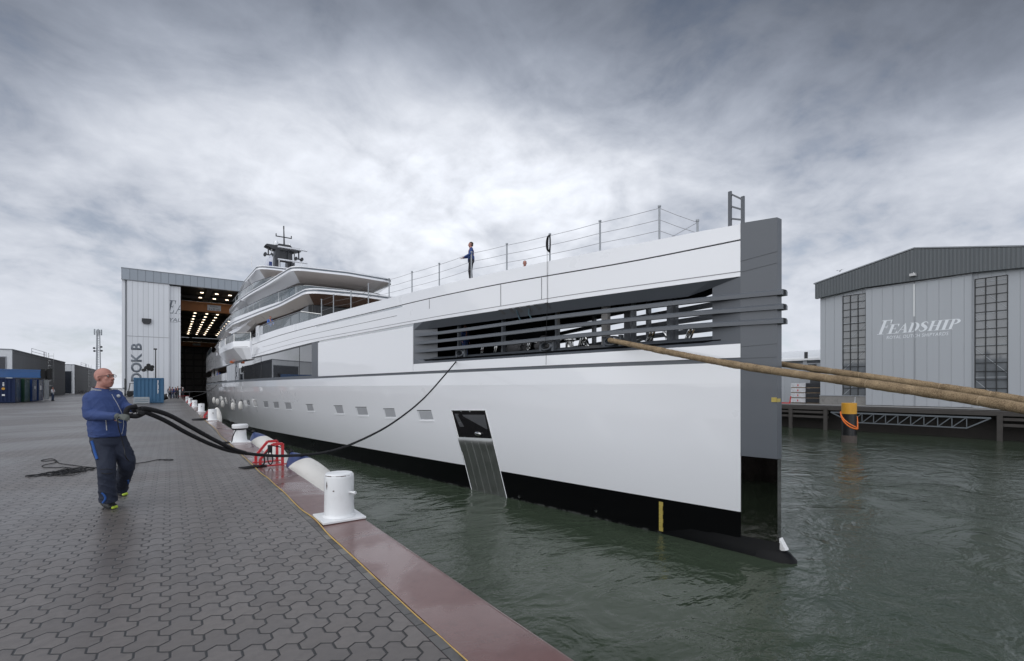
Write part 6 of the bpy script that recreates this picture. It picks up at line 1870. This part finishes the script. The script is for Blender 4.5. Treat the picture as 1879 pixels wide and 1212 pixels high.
for k, (px, py, tt, lab) in enumerate(((1541, 497, 60, 'small dark bird flying leftmost above the shed roof slope'), (1607, 497, 62, 'small dark bird flying lowest before the ribbed gable'), (1627, 490, 58, 'small dark bird flying just below the shed ridge'), (1861, 453, 50, 'small bird perched on the right end of the shed roof'))):
    c = at_t(px, py, tt); t = thing('bird', lab, 'bird', c, group='birds about the assembly shed')
    q = MB(); q.loft([[(c.x + dx, c.y + ry * math.cos(R(a)), c.z + ry * math.sin(R(a))) for a in range(0, 360, 45)] for dx, ry in ((-.16, .01), (-.1, .045), (0, .06), (.1, .045), (.17, .02), (.26, .012))]); q.build('body', bird_m, t, smooth=60)
    for s in (-1, 1):
        q = MB(); up = .16 * (1 if k != 3 else -.2)
        q.loft([[(c.x - .06, c.y + s * y_, c.z + z_), (c.x + .07, c.y + s * y_, c.z + z_), (c.x + .07, c.y + s * y_, c.z + z_ + .012), (c.x - .06, c.y + s * y_, c.z + z_ + .012)] for y_, z_ in ((.04, .02), (.2 if k != 3 else .06, up), (.36 if k != 3 else .07, up * .7))]); q.build('wing', bird_m, t, smooth=0)
# ================================================================== PEOPLE
skin = pmat('skin', (.40, .185, .145), .5, var=.06, vs=20)
hair_m = pmat('hair_brown', (.05, .03, .02), .8, var=.2, vs=30)
fleece = pmat('fleece_blue', (.031, .058, .172), .85, var=.10, vs=9, bump=.5, bs=90)
fleece_d = pmat('fleece_dark', (.018, .035, .12), .85, var=.12, vs=9)
trouser_n = pmat('trouser_navy', (.016, .022, .042), .8, var=.2, vs=10, bump=.5, bs=60)
trouser_b = pmat('trouser_blue_trim', (.02, .085, .30), .8, var=.1, vs=10)
glove_m = pmat('glove_black', (.010, .010, .011), .75, var=.3, vs=30)
glove_g = pmat('glove_grey', (.10, .11, .10), .8, var=.35, vs=40)
shoe_m = pmat('shoe_dark', (.016, .018, .019), .6, var=.2, vs=20)
lime = pmat('shoe_lime', (.42, .55, .05), .5)
zip_m = pmat('zip_grey', (.42, .43, .45), .5)
collar_m = pmat('collar_grey', (.22, .23, .25), .8, var=.1, vs=20)
def fuse(q, name, m, parent, vox, sm=4, top=None):
    """join overlapping shapes into one continuous skin"""
    me = bpy.data.meshes.new('tmp'); q.bm.to_mesh(me); q.bm.free()
    o = bpy.data.objects.new('tmp', me); COL.objects.link(o)
    r = o.modifiers.new('r', 'REMESH'); r.mode = 'VOXEL'; r.voxel_size = vox
    s = o.modifiers.new('s', 'SMOOTH'); s.iterations = sm; s.factor = .5
    dg = bpy.context.evaluated_depsgraph_get()
    me2 = bpy.data.meshes.new_from_object(o.evaluated_get(dg))
    bpy.data.objects.remove(o); bpy.data.meshes.remove(me)
    me2.name = name
    for p in me2.polygons: p.use_smooth = True
    me2.materials.clear(); me2.materials.append(m)
    n = bpy.data.objects.new(name, me2); COL.objects.link(n)
    if parent is not None:
        me2.transform(Matrix.Translation(-Vector(parent.location))); n.parent = parent
    elif top is not None:
        me2.transform(Matrix.Translation(-Vector(top))); n.location = top
    return n
def fold(me, amp, f, seed=0):
    for v in me.vertices:
        c = v.co
        v.co = c + v.normal * amp * (math.sin(c.z * f + 3 * math.sin(c.x * f * .3 + seed) + c.y * f * .25) * .6 + math.sin(c.z * f * .43 + c.x * f * .6 + seed * 2) * .4)
def head(q, c, fw, s=1.0, tilt=0.0, ears=True):
    """head with brow, nose, lips, chin and ears: c centre, fw facing direction"""
    fw = Vector(fw).normalized(); up = Vector((0, 0, 1)); rt = fw.cross(up).normalized(); up = rt.cross(fw).normalized()
    P = lambda f, r, u: c + (fw * f + rt * r + up * u) * s
    M3 = Matrix(((rt.x, fw.x, up.x), (rt.y, fw.y, up.y), (rt.z, fw.z, up.z))).to_4x4()
    q.ball(P(-.012, 0, .035), s, 20, (.078, .098, .090), M3)
    q.ball(P(.030, 0, -.045), s, 16, (.060, .066, .078), M3)
    q.ball(P(.045, 0, -.098), s, 12, (.036, .036, .026), M3)          # chin
    q.ball(P(-.005, .030, -.07), s, 12, (.030, .045, .045), M3); q.ball(P(-.005, -.030, -.07), s, 12, (.030, .045, .045), M3)
    q.cap(P(.086, -.034, .026), P(.086, .034, .026), .013 * s, .013 * s, 8)   # brow
    q.cap(P(.088, 0, .012), P(.112, 0, -.026), .010 * s, .015 * s, 8)          # nose
    q.ball(P(.104, .010, -.030), .009 * s, 8); q.ball(P(.104, -.010, -.030), .009 * s, 8)
    q.cap(P(.088, -.020, -.058), P(.088, .020, -.058), .0075 * s, .0075 * s, 8); q.cap(P(.086, -.017, -.070), P(.086, .017, -.070), .008 * s, .008 * s, 8)
    q.ball(P(.062, .036, -.022), .024 * s, 10); q.ball(P(.062, -.036, -.022), .024 * s, 10)
    for r in (-1, 1):
        q.ball(P(-.012, r * .082, -.005), s, 10, (.012, .020, .032), M3)
        q.ball(P(-.006, r * .082, -.030), s, 8, (.010, .010, .012), M3)
    return P, M3
def hand(q, w, d, nrm, s=1.0, curl=.8, thumb=1):
    """palm and five fingers from wrist w, pointing along d, palm facing nrm"""
    d, n = Vector(d).normalized(), Vector(nrm).normalized(); sd = d.cross(n).normalized() * thumb; n = sd.cross(d).normalized() * thumb
    for k in (-.026, -.009, .009, .026):
        q.cap(w + sd * k * .6, w + d * .085 * s + sd * k, .013 * s, .012 * s, 8)
    for k, L in zip((.030, .010, -.010, -.029), (.92, 1.05, 1.0, .80)):
        p = w + d * .088 * s + sd * k * s; a = 0.3 * curl; dd = d
        for seg_, rr in ((.042, .0098), (.026, .0088), (.020, .0078)):
            ang = a; dd = (d * math.cos(ang) + n * math.sin(ang)).normalized()
            p2 = p + dd * seg_ * L * s; q.cap(p, p2, rr * s, rr * .92 * s, 8); p = p2; a += .75 * curl
    p = w + d * .025 * s + sd * .030 * s
    p2 = p + (d * .6 + sd * .65 + n * .25).normalized() * .042 * s; q.cap(p, p2, .012 * s, .010 * s, 8)
    q.cap(p2, p2 + (d * .8 + sd * .05 + n * .6 * curl).normalized() * .032 * s, .0098 * s, .008 * s, 8)

# ---------------------------------------------------------------- the line handler in the foreground
T0 = 6.27
def mp_(px, py, d=0.0): return at_t(px, py, T0 - d)
ft = mp_(201, 935); feet = Vector((ft.x, ft.y, 0))
J = {}
cz4 = lambda a, b: (20 + a / 4.04, 660 + b / 4.04)
def jp(a, b, d): return mp_(*cz4(a, b), d)
J['head'] = jp(694, 135, .0)
J['neck'] = jp(672, 225, .0)
J['rs'] = jp(598, 283, .10); J['re'] = jp(588, 405, .16); J['rw'] = jp(775, 418, .26)
J['ls'] = jp(778, 262, -.12); J['le'] = jp(838, 345, -.14); J['lw'] = jp(912, 362, -.04)
J['chest'] = jp(690, 305, .0); J['belly'] = jp(735, 450, .02); J['waist'] = jp(712, 545, .0)
J['rh'] = jp(672, 620, .08); J['rk'] = jp(708, 812, .12); J['ra'] = jp(722, 1010, .04)
J['lh'] = jp(780, 610, -.06); J['lk'] = jp(862, 770, -.12); J['la'] = jp(812, 960, -.42)
FW = (Vector((cs, -sn, 0)) * .90 + Vector((-sn, -cs, 0)) * .42).normalized()      # facing: photo right, a little towards us
HF = (Vector((cs, -sn, 0)) * .97 + Vector((-sn, -cs, 0)) * .10 + Vector((0, 0, .16))).normalized()
body = MB()
Ph, Mh = head(body, J['head'] + Vector((0, 0, .0)), HF, 1.10)
body.cap(J['neck'] + Vector((0, 0, -.05)), J['head'] + Vector((0, 0, -.05)) - FW * .02, .076, .068, 16)
body.ball(J['neck'] + Vector((0, 0, .02)) - FW * .045, .055, 12)
for a, b, r0, r1 in (('rs', 're', .05, .045), ('re', 'rw', .045, .03), ('ls', 'le', .05, .045), ('le', 'lw', .045, .03), ('rh', 'rk', .08, .055), ('rk', 'ra', .05, .04), ('lh', 'lk', .08, .055), ('lk', 'la', .05, .04), ('neck', 'chest', .07, .12), ('chest', 'belly', .13, .14), ('belly', 'waist', .14, .13), ('waist', 'rh', .12, .09), ('waist', 'lh', .12, .09), ('chest', 'rs', .09, .055), ('chest', 'ls', .09, .055)):
    body.cap(J[a], J[b], r0, r1, 12)
man = fuse(body, 'person', skin, None, .0075, 3, feet)
tag(man, 'bald man in a blue fleece and navy work trousers hauling a black line', 'person')
q = MB()
rr0 = Mh
W_ = lambda c, r, sc, h=0: q.ball(c, r, 18, sc)
trk = lambda c, r, sx, sy, sz: q.ball(c, r, 20, (sx, sy, sz), Mh.to_3x3().to_4x4())
FM = Matrix(((FW.y, FW.x, 0), (-FW.x, FW.y, 0), (0, 0, 1))).to_4x4()               # local x = his right, y = forward
def ring_xy(a, b, d, wx, dy, n=28, e=2.4):
    """oval section of the trunk at crop point (a, b): half width wx across, half depth dy along his facing"""
    c = jp(a, b, d); out = []; wx *= .95; dy *= .96
    for k in range(n):
        t = 2 * math.pi * k / n; ct, st_ = math.cos(t), math.sin(t)
        u = math.copysign(abs(ct) ** (2 / e), ct) * wx; v = math.copysign(abs(st_) ** (2 / e), st_) * dy
        out.append(c + RT * u + FW * v)
    return out
RT = Vector((FW.y, -FW.x, 0))
q.loft([ring_xy(668, 208, .0, .075, .075), ring_xy(672, 222, .0, .10, .095), ring_xy(680, 243, .0, .160, .115), ring_xy(688, 272, .0, .195, .140), ring_xy(698, 320, .0, .198, .158), ring_xy(706, 370, .0, .198, .180), ring_xy(711, 420, .0, .202, .200), ring_xy(714, 465, .0, .206, .208), ring_xy(714, 510, .0, .202, .206), ring_xy(716, 545, .0, .196, .200), ring_xy(716, 566, .0, .192, .196)])
q.cap(J['neck'] + Vector((0, 0, -.085)), J['rs'] + Vector((0, 0, .0)), .088, .088, 16); q.cap(J['neck'] + Vector((0, 0, -.085)), J['ls'], .085, .08, 16)
q.cap(J['rs'] + Vector((0, 0, -.01)), J['re'], .094, .078, 18); q.cap(J['re'], jp(640, 414, .20), .078, .068, 18); q.cap(jp(640, 414, .20), J['rw'], .068, .050, 18)
q.cap(J['ls'] + Vector((0, 0, -.02)), J['le'], .084, .066, 16); q.cap(J['le'], J['lw'], .066, .048, 16)
jk = fuse(q, 'jacket', fleece, man, .0085, 4)
for v in jk.data.vertices:                        # soft creases: sleeves wrinkle across, the trunk barely
    c = v.co; wv = Vector((c.x, c.y, c.z)) + Vector(man.location)
    arm = min((wv - J['re']).length, (wv - J['rw']).length, (wv - J['le']).length) 
    k = .0085 * max(0, 1 - arm / .30) + .0016
    ridge = lambda a: (1 - abs(math.sin(a))) ** 2
    hem = max(0, 1 - abs(wv.z - .99) / .10)
    v.co = c + v.normal * (k * (ridge(c.x * 34 + c.z * 22 + c.y * 20 + 1.5 * math.sin(c.z * 12)) + .7 * ridge(c.z * 30 - c.x * 16 + math.sin(c.x * 25))) + .006 * hem * ridge(c.z * 42 + 1.4 * math.sin(c.x * 14 + c.y * 11)) - .5 * k)
q = MB()                                        # collar, zips, cuffs, badge
nc = J['neck'] + Vector((0, 0, .012))
for k in range(30):
    a0, a1 = R(-155 + 310 * k / 30), R(-155 + 310 * (k + 1) / 30)
    def cp(a, h, rr): return nc + (-FW * math.cos(a) + RT * math.sin(a)) * rr * (1.0 if abs(a) < 2 else 1.05) + Vector((0, 0, h - .045 * (1 - math.cos(a)) * .5))
    q.face([cp(a0, -.03, .118), cp(a1, -.03, .118), cp(a1, .04, .098), cp(a0, .04, .098)])
    q.face([cp(a0, .04, .098), cp(a1, .04, .098), cp(a1, -.02, .090), cp(a0, -.02, .090)])
q.build('collar', collar_m, jk, smooth=60)
from mathutils.bvhtree import BVHTree
def surf(obj):
    off = Vector((0, 0, 0)); p = obj
    while p: off += Vector(p.location); p = p.parent
    return BVHTree.FromPolygons([v.co + off for v in obj.data.vertices], [list(p.vertices) for p in obj.data.polygons])
bv = surf(jk)
eye = Vector((0, 0, CH))
def onto(px, py, lift=.004, tree=None):
    d = dirv(px, py).normalized(); h = (tree or bv).ray_cast(eye, d)
    return (h[0] - d * lift) if h[0] else None
def deco(name, pts, r, m, par, tree=None, seg=6, lift=.004):
    P = [onto(*cz4(a, b), lift, tree) for a, b in pts]; P = [p for p in P if p]
    if len(P) > 1:
        q = MB(); q.tube(curve_pts(P, 4), r, seg); return q.build(name, m, par)
deco('front_zip', [(748, 255), (765, 285), (785, 318), (802, 350), (818, 385), (830, 420), (836, 470), (832, 510), (822, 550)], .0032, zip_m, jk)
deco('pocket_zip', [(704, 447), (707, 475), (709, 500), (710, 522)], .006, zip_m, jk)
deco('hem_seam', [(590, 552), (640, 560), (700, 566), (760, 568), (820, 565)], .004, fleece_d, jk)
pb = onto(*cz4(797, 268), .006)
if pb:
    q = MB(); q.ball(pb, .022, 10, (1, 1, 1.1)); q.build('chest_badge', zip_m, jk)
# trousers
q = MB()
def leg(pts):
    P = curve_pts([p for p, r in pts], 4); rr = [r for p, r in pts]; n = len(pts) - 1
    rads = []
    for k in range(len(P)):
        f = k / 4; i_ = min(int(f), n - 1); rads.append(rr[i_] + (rr[i_ + 1] - rr[i_]) * (f - i_))
    q.tube(P, rads, 22)
q.loft([ring_xy(714, 552, 0, .180, .175), ring_xy(716, 585, 0, .185, .185), ring_xy(720, 620, 0, .180, .180), ring_xy(722, 650, 0, .15, .15)])
leg([(jp(678, 585, .05), .135), (jp(690, 660, .07), .122), (jp(704, 740, .10), .106), (jp(711, 812, .12), .098), (jp(712, 880, .10), .096), (jp(716, 950, .08), .094), (jp(722, 1010, .05), .098), (jp(722, 1048, .04), .104)])
leg([(jp(765, 585, -.04), .135), (jp(804, 650, -.06), .118), (jp(846, 715, -.10), .106), (jp(858, 775, -.13), .098), (jp(846, 835, -.22), .092), (jp(828, 890, -.32), .088), (jp(814, 930, -.40), .090), (jp(808, 962, -.43), .096)])
tr_ = fuse(q, 'trousers', trouser_n, man, .0085, 3)
for v in tr_.data.vertices:
    c = v.co; low = max(0, 1 - c.z / .75)
    ridge = lambda a: (1 - abs(math.sin(a))) ** 2
    hip = max(0, 1 - abs(c.z - .74) / .14)
    v.co = c + v.normal * ((.002 + .007 * low + .007 * hip) * (ridge(c.z * 26 + c.x * 17 + 1.8 * math.sin(c.y * 9 + c.z * 7)) + .6 * ridge(c.z * 17 - c.x * 21 + math.sin(c.z * 13)) - .5))
bt = surf(tr_)
deco('side_stripe', [(600, 600), (612, 640), (625, 690), (640, 735)], .016, trouser_b, tr_, bt, 8, .002)
deco('side_stripe', [(672, 985), (690, 1000), (700, 1030), (680, 1060), (668, 1068)], .012, trouser_b, tr_, bt, 8, .002)
deco('side_stripe', [(868, 890), (870, 915)], .012, trouser_b, tr_, bt, 8, .002)
deco('knee_seam', [(668, 838), (710, 845), (755, 838)], .005, glove_m, tr_, bt)
deco('knee_seam', [(660, 815), (710, 808), (758, 815)], .004, glove_m, tr_, bt)
deco('pocket_flap', [(620, 580), (660, 575), (690, 568)], .006, glove_m, tr_, bt)
deco('pocket_flap', [(893, 650), (905, 690), (912, 712)], .008, trouser_n, tr_, bt)
# shoes
def shoe(heel, toe, lab, lift_heel=0.0):
    heel, toe = Vector(heel), Vector(toe); d = (toe - heel); dn = d.normalized(); sd = Vector((dn.y, -dn.x, 0)).normalized()
    q = MB()
    for k in (-.016, .016):
        q.cap(heel + sd * k + dn * .03 + Vector((0, 0, .045)), heel + dn * .15 + sd * k * 1.4 + Vector((0, 0, .042)), .040, .040, 12)
        q.cap(heel + dn * .14 + sd * k * 1.4 + Vector((0, 0, .040)), toe - dn * .045 + sd * k * 1.2 + Vector((0, 0, .034)), .040, .032, 12)
    q.cap(heel + dn * .05 + Vector((0, 0, .05)), heel + dn * .04 + Vector((0, 0, .13)), .050, .052, 14)
    q.cap(heel + dn * .06 + Vector((0, 0, .10)), heel + dn * .16 + Vector((0, 0, .06)), .042, .036, 12)
    s_ = fuse(q, 'shoe', shoe_m, man, .007, 3)
    q = MB()
    ring = []
    for i in range(28):
        a = 2 * math.pi * i / 28; u, v = math.cos(a), math.sin(a)
        ring.append(heel + dn * (d.length / 2 + (d.length / 2 + .004) * u) + sd * v * (.050 + .006 * u))
    q.loft([[p + Vector((0, 0, .001)) for p in ring], [p + Vector((0, 0, .018)) for p in ring]]); q.build('sole', rubber, s_)
    q = MB(); q.cap(toe - dn * .020 - sd * .03 + Vector((0, 0, .026)), toe - dn * .004 + sd * .012 + Vector((0, 0, .024)), .020, .018, 8); q.build('toe_bumper', lime, s_)
    q = MB(); a = heel + dn * .10
    q.tube(curve_pts([a + sd * .040 + Vector((0, 0, .07)), a + sd * .028 + dn * .01 + Vector((0, 0, .115)), a - sd * .028 + dn * .01 + Vector((0, 0, .115)), a - sd * .040 + Vector((0, 0, .07))]), .004, 5); q.build('lime_lace', lime, s_)
    return s_
g0 = at_z(*cz4(712, 1090), 0.0); g1 = at_z(*cz4(778, 1112), 0.0)
dd_ = (g1 - g0).normalized(); shoe(g0 - dd_ * .06, g0 + dd_ * .235, '')
h0 = at_z(*cz4(800, 995), 0.0); h1 = at_z(*cz4(875, 1022), 0.0); dd_ = (h1 - h0).normalized()
shoe(h0 - dd_ * .05 + Vector((0, 0, .012)), h0 + dd_ * .24, '')
# gloves, closed on the lines
q = MB(); w = J['rw']; dr = (jp(840, 422, .28) - w).normalized()
hand(q, w + dr * .01, dr, Vector((0, 0, -.5)) - FW * .2 + Vector((sn, cs, 0)) * .8, 1.08, 1.15, -1)
q.cap(w - dr * .03, w + dr * .02, .044, .042, 12)
g_r = fuse(q, 'glove', glove_g, man, .0055, 2)
q = MB(); w = J['lw']; dl = (HANDL - w).normalized()
hand(q, w + dl * .01, dl, Vector((0, 0, -1)) + dl * .1, 1.10, 1.2, 1)
q.cap(w - dl * .03, w + dl * .03, .046, .044, 12)
g_l = fuse(q, 'glove', glove_m, man, .0055, 2)
# thin tail of line between the hands and down his side
q = MB()
q.tube(curve_pts([J['rw'] + dr * .10, (J['rw'] + dr * .10).lerp(HANDL, .5) - Vector((0, 0, .01)), HANDL - Vector((.03, 0, .02))]), .006, 6)
q.tube(curve_pts([HANDL + Vector((-.02, -.02, -.02)), HANDL + Vector((.0, -.04, -.09)), HANDL + Vector((.05, -.03, -.06)), HANDL + Vector((.03, 0, 0))]), .006, 6)
tail = [jp(790, 440, .36), jp(800, 510, .34), jp(818, 570, .30), jp(838, 650, .26), jp(865, 740, .22)]
q.tube(curve_pts([J['rw'] + dr * .06] + tail + [at_z(*cz4(935, 768), .012)]), .0055, 6)
tag(q.build('tail_line', rope_black, smooth=60), 'thin black tail of line held between the gloved hands and hanging by his leg', 'rope')
# face: eyes, glasses, stubble shade is his own skin
q = MB()
for s in (-1, 1): q.ball(Ph(.083, s * .031, .010), .0115, 10)
q.build('eye', pmat('eye_white', (.5, .48, .45), .3), man)
q = MB()
for s in (-1, 1): q.ball(Ph(.0915, s * .031, .010), .0055, 8)
q.build('iris', pmat('iris_dark', (.02, .025, .03), .2), man)
q = MB()
for s in (-1, 1):
    q.tube([Ph(.108 - abs(.031 + .026 * math.cos(R(a)) - .0) * .15, s * (.033 + .025 * math.cos(R(a))), .010 + .017 * math.sin(R(a))) for a in range(0, 361, 20)], .0024, 5)
    q.tube([Ph(.104, s * .056, .014), Ph(.04, s * .084, .016), Ph(-.02, s * .089, .010)], .0026, 5)
q.tube([Ph(.108, -.009, .014), Ph(.112, 0, .017), Ph(.108, .009, .014)], .0022, 5)
q.build('glasses', trim_dark, man)
q = MB()
for s in (-1, 1): q.cap(Ph(.092, s * .018, .034), Ph(.086, s * .042, .034), .0035, .003, 6)
q.build('eyebrow', pmat('brow_grey', (.20, .13, .10), .8), man)
q = MB(); q.cap(Ph(.0945, -.016, -.0645), Ph(.0945, .016, -.0645), .003, .003, 6); q.build('mouth', pmat('lip_dark', (.16, .06, .055), .6), man)

# ---------------------------------------------------------------- other people
def person(lab, p, yaw, top_m, leg_m, hair=hair_m, h=1.78, pose='stand', group=None, vox=.014, top_len=.0, lean=0.0):
    """a clothed standing figure; yaw 0 faces -Y (towards the camera side), positive turns to photo right"""
    s = h / 1.78; p = Vector(p)
    fw = Vector((math.sin(yaw), -math.cos(yaw), 0)); rt = Vector((-fw.y, fw.x, 0)) * -1
    P = lambda f, r, u: p + (fw * (f + lean * max(0, u - .9)) + rt * r) * s + Vector((0, 0, u * s))
    b = MB(); Pm, M3 = head(b, P(.02, 0, 1.655), fw, s)
    arms = {'stand': (((-.02, .27, 1.16), (.06, .27, .92)), ((-.02, -.27, 1.16), (.06, -.27, .92))),
            'walk': (((-.10, .26, 1.17), (-.06, .27, .93)), ((.08, -.26, 1.17), (.20, -.25, .95))),
            'point': (((.06, .26, 1.30), (.20, .36, 1.55)), ((-.02, -.27, 1.16), (.06, -.27, .92))),
            'rail': (((.10, .25, 1.18), (.36, .14, 1.10)), ((.04, -.27, 1.18), (.30, -.18, 1.06))),
            'fold': (((.06, .25, 1.15), (.20, .02, 1.18)), ((.06, -.25, 1.15), (.20, .02, 1.20)))}[pose]
    st = .14 if pose == 'walk' else 0
    legs = (((.05 + st * .6, .095, .50), (st, .10, .08)), ((.03 - st * .2, -.095, .50), (-st, -.10, .08)))
    for (e, w), sgn in zip(arms, (1, -1)):
        b.cap(P(0, sgn * .19, 1.43), P(*e), .042 * s, .036 * s, 8); b.cap(P(*e), P(*w), .036 * s, .026 * s, 8)
        dd = (P(*w) - P(*e)).normalized(); hand(b, P(*w), dd, fw if abs(dd.z) > .6 else Vector((0, 0, -1)), s * .95, .5, sgn)
    for k, a in zip(legs, (1, -1)):
        b.cap(P(0, a * .09, .92), P(*k[0]), .07 * s, .05 * s, 8); b.cap(P(*k[0]), P(*k[1]), .05 * s, .035 * s, 8)
    b.cap(P(0, 0, 1.36), P(.01, 0, 1.60), .10 * s, .052 * s, 10); b.cap(P(0, 0, 1.0), P(0, 0, 1.36), .13 * s, .13 * s, 10)
    o = fuse(b, 'person', skin, None, vox, 2, p); tag(o, lab, 'person', group)
    q = MB()
    Mx = Matrix(((rt.x, fw.x, 0), (rt.y, fw.y, 0), (0, 0, 1))).to_4x4()
    q.ball(P(0, 0, 1.30), s, 14, (.195, .125, .20), Mx); q.ball(P(.01, 0, 1.08), s, 14, (.18, .135, .20), Mx); q.cap(P(0, 0, .94), P(0, 0, 1.1), .150 * s, .150 * s, 12)
    q.cap(P(0, -.17, 1.42), P(0, .17, 1.42), .078 * s, .078 * s, 10); q.cap(P(0, 0, 1.42), P(0, 0, 1.49), .085 * s, .065 * s, 10)
    for (e, w), sgn in zip(arms, (1, -1)):
        q.cap(P(0, sgn * .19, 1.42), P(*e), .066 * s, .056 * s, 10); q.cap(P(*e), P(*e).lerp(P(*w), .92), .056 * s, .042 * s, 10)
    fuse(q, 'jacket', top_m, o, vox, 3)
    q = MB(); q.cap(P(0, -.06, .93), P(0, .06, .93), .135 * s, .135 * s, 12)
    for k, a in zip(legs, (1, -1)):
        q.cap(P(0, a * .085, .90), P(*k[0]), .105 * s, .080 * s, 12); q.cap(P(*k[0]), P(*k[1]), .078 * s, .070 * s, 12)
    fuse(q, 'trousers', leg_m, o, vox, 3)
    for k, a in zip(legs, (1, -1)):
        an = P(*k[1]); an.z = p.z
        q = MB(); q.cap(an - fw * .04 * s + Vector((0, 0, .045)), an + fw * .15 * s + Vector((0, 0, .038)), .048 * s, .040 * s, 10); q.build('shoe', shoe_m, o)
    if hair is not None:
        q = MB(); c = P(.02, 0, 1.655); q.ball(c + (fw * -.026 + Vector((0, 0, .052))) * s, s, 14, (.082, .098, .080), M3); q.ball(c + (fw * -.055 + Vector((0, 0, .0))) * s, s, 12, (.078, .062, .085), M3)
        q.build('hair', hair, o)
    return o
white_j = pmat('jacket_white', (.55, .56, .58), .8, var=.1, vs=8); dark_j = pmat('jacket_dark', (.02, .022, .03), .8, var=.2, vs=8); grey_j = pmat('jacket_grey', (.11, .115, .13), .8, var=.2, vs=8)
blue_j = pmat('jacket_blue', (.03, .065, .21), .8, var=.12, vs=8); jeans = pmat('jeans', (.03, .045, .085), .8, var=.2, vs=10); black_t = pmat('trouser_black', (.012, .013, .018), .8, var=.2, vs=8)
fair = pmat('hair_fair', (.26, .22, .17), .8); polo = pmat('shirt_blue', (.06, .15, .46), .8, var=.08, vs=8)
# on the foredeck at the rail
x, y, t_ = hull_xy(864.5, -.30); zd = ztop(y) - .098
hm = (CH + (PYH - 443.5) / F * t_ - zd)
person('man in a blue jacket standing at the deck rail above the bow', (x, y, zd), R(-118), blue_j, black_t, h=hm, pose='rail', vox=.011)
x, y, t_ = hull_xy(963, -1.6); ztop_ = CH + (PYH - 477) / F * t_
person('man on the foredeck with only his head showing over the white bulwark', (x, y, ztop_ - 1.72), R(-40), dark_j, black_t, h=1.70, vox=.012)
x, y, t_ = hull_xy(495.5, -1.35); zt = CH + (PYH - 580) / F * t_
person('man in a bright blue shirt leaning on the glass rail of the side deck', (x, y, zt - 1.76), R(10), polo, black_t, h=1.76, pose='rail', vox=.014, lean=.1)
x, y, t_ = hull_xy(853, -1.6); person('man in blue overalls standing in the dark mooring deck', (x, y, 2.99), R(20), blue_j, blue_j, h=1.72, vox=.014)
x, y, t_ = hull_xy(401.5, -.9); person('man in a blue shirt on the aft deck of the yacht', (x, y, 2.45), R(-30), polo, black_t, h=1.75, vox=.016)
x, y, t_ = hull_xy(387.5, -.9); person('man in a white shirt at the stern rail of the yacht', (x, y, 2.25), R(-30), white_j, black_t, h=1.7, vox=.016)
# on the quay
def qp(px, py): p = at_z(px, py, 0); p.z = 0; return p
person('woman in a white jacket and dark trousers standing right of the containers', qp(96.5, 735), R(60), white_j, jeans, h=1.66, pose='fold', vox=.014)
gq = 'people walking towards the hall doorway'
person('person in a black jacket with a grey back walking to the hall', qp(311.5, 731), R(175), grey_j, black_t, h=1.78, pose='walk', group=gq, vox=.016)
person('person in dark blue walking behind the grey jacket towards the hall', qp(316.5, 730.5), R(165), fleece_d, jeans, h=1.72, pose='walk', group=gq, vox=.016)
person('man in a dark jacket pointing with a raised arm by the hall door', qp(326, 730.3), R(170), dark_j, black_t, hair=fair, h=1.84, pose='point', group=gq, vox=.016)
person('person in a dark blue coat stooping beside the pointing man', qp(322, 730), R(150), fleece_d, black_t, hair=fair, h=1.7, pose='stand', group=gq, vox=.016)
person('white-haired person in dark blue at the table beside the doorway', qp(335.5, 729.2), R(160), dark_j, black_t, hair=pmat('hair_white', (.6, .6, .6), .7), h=1.66, group=gq, vox=.016)
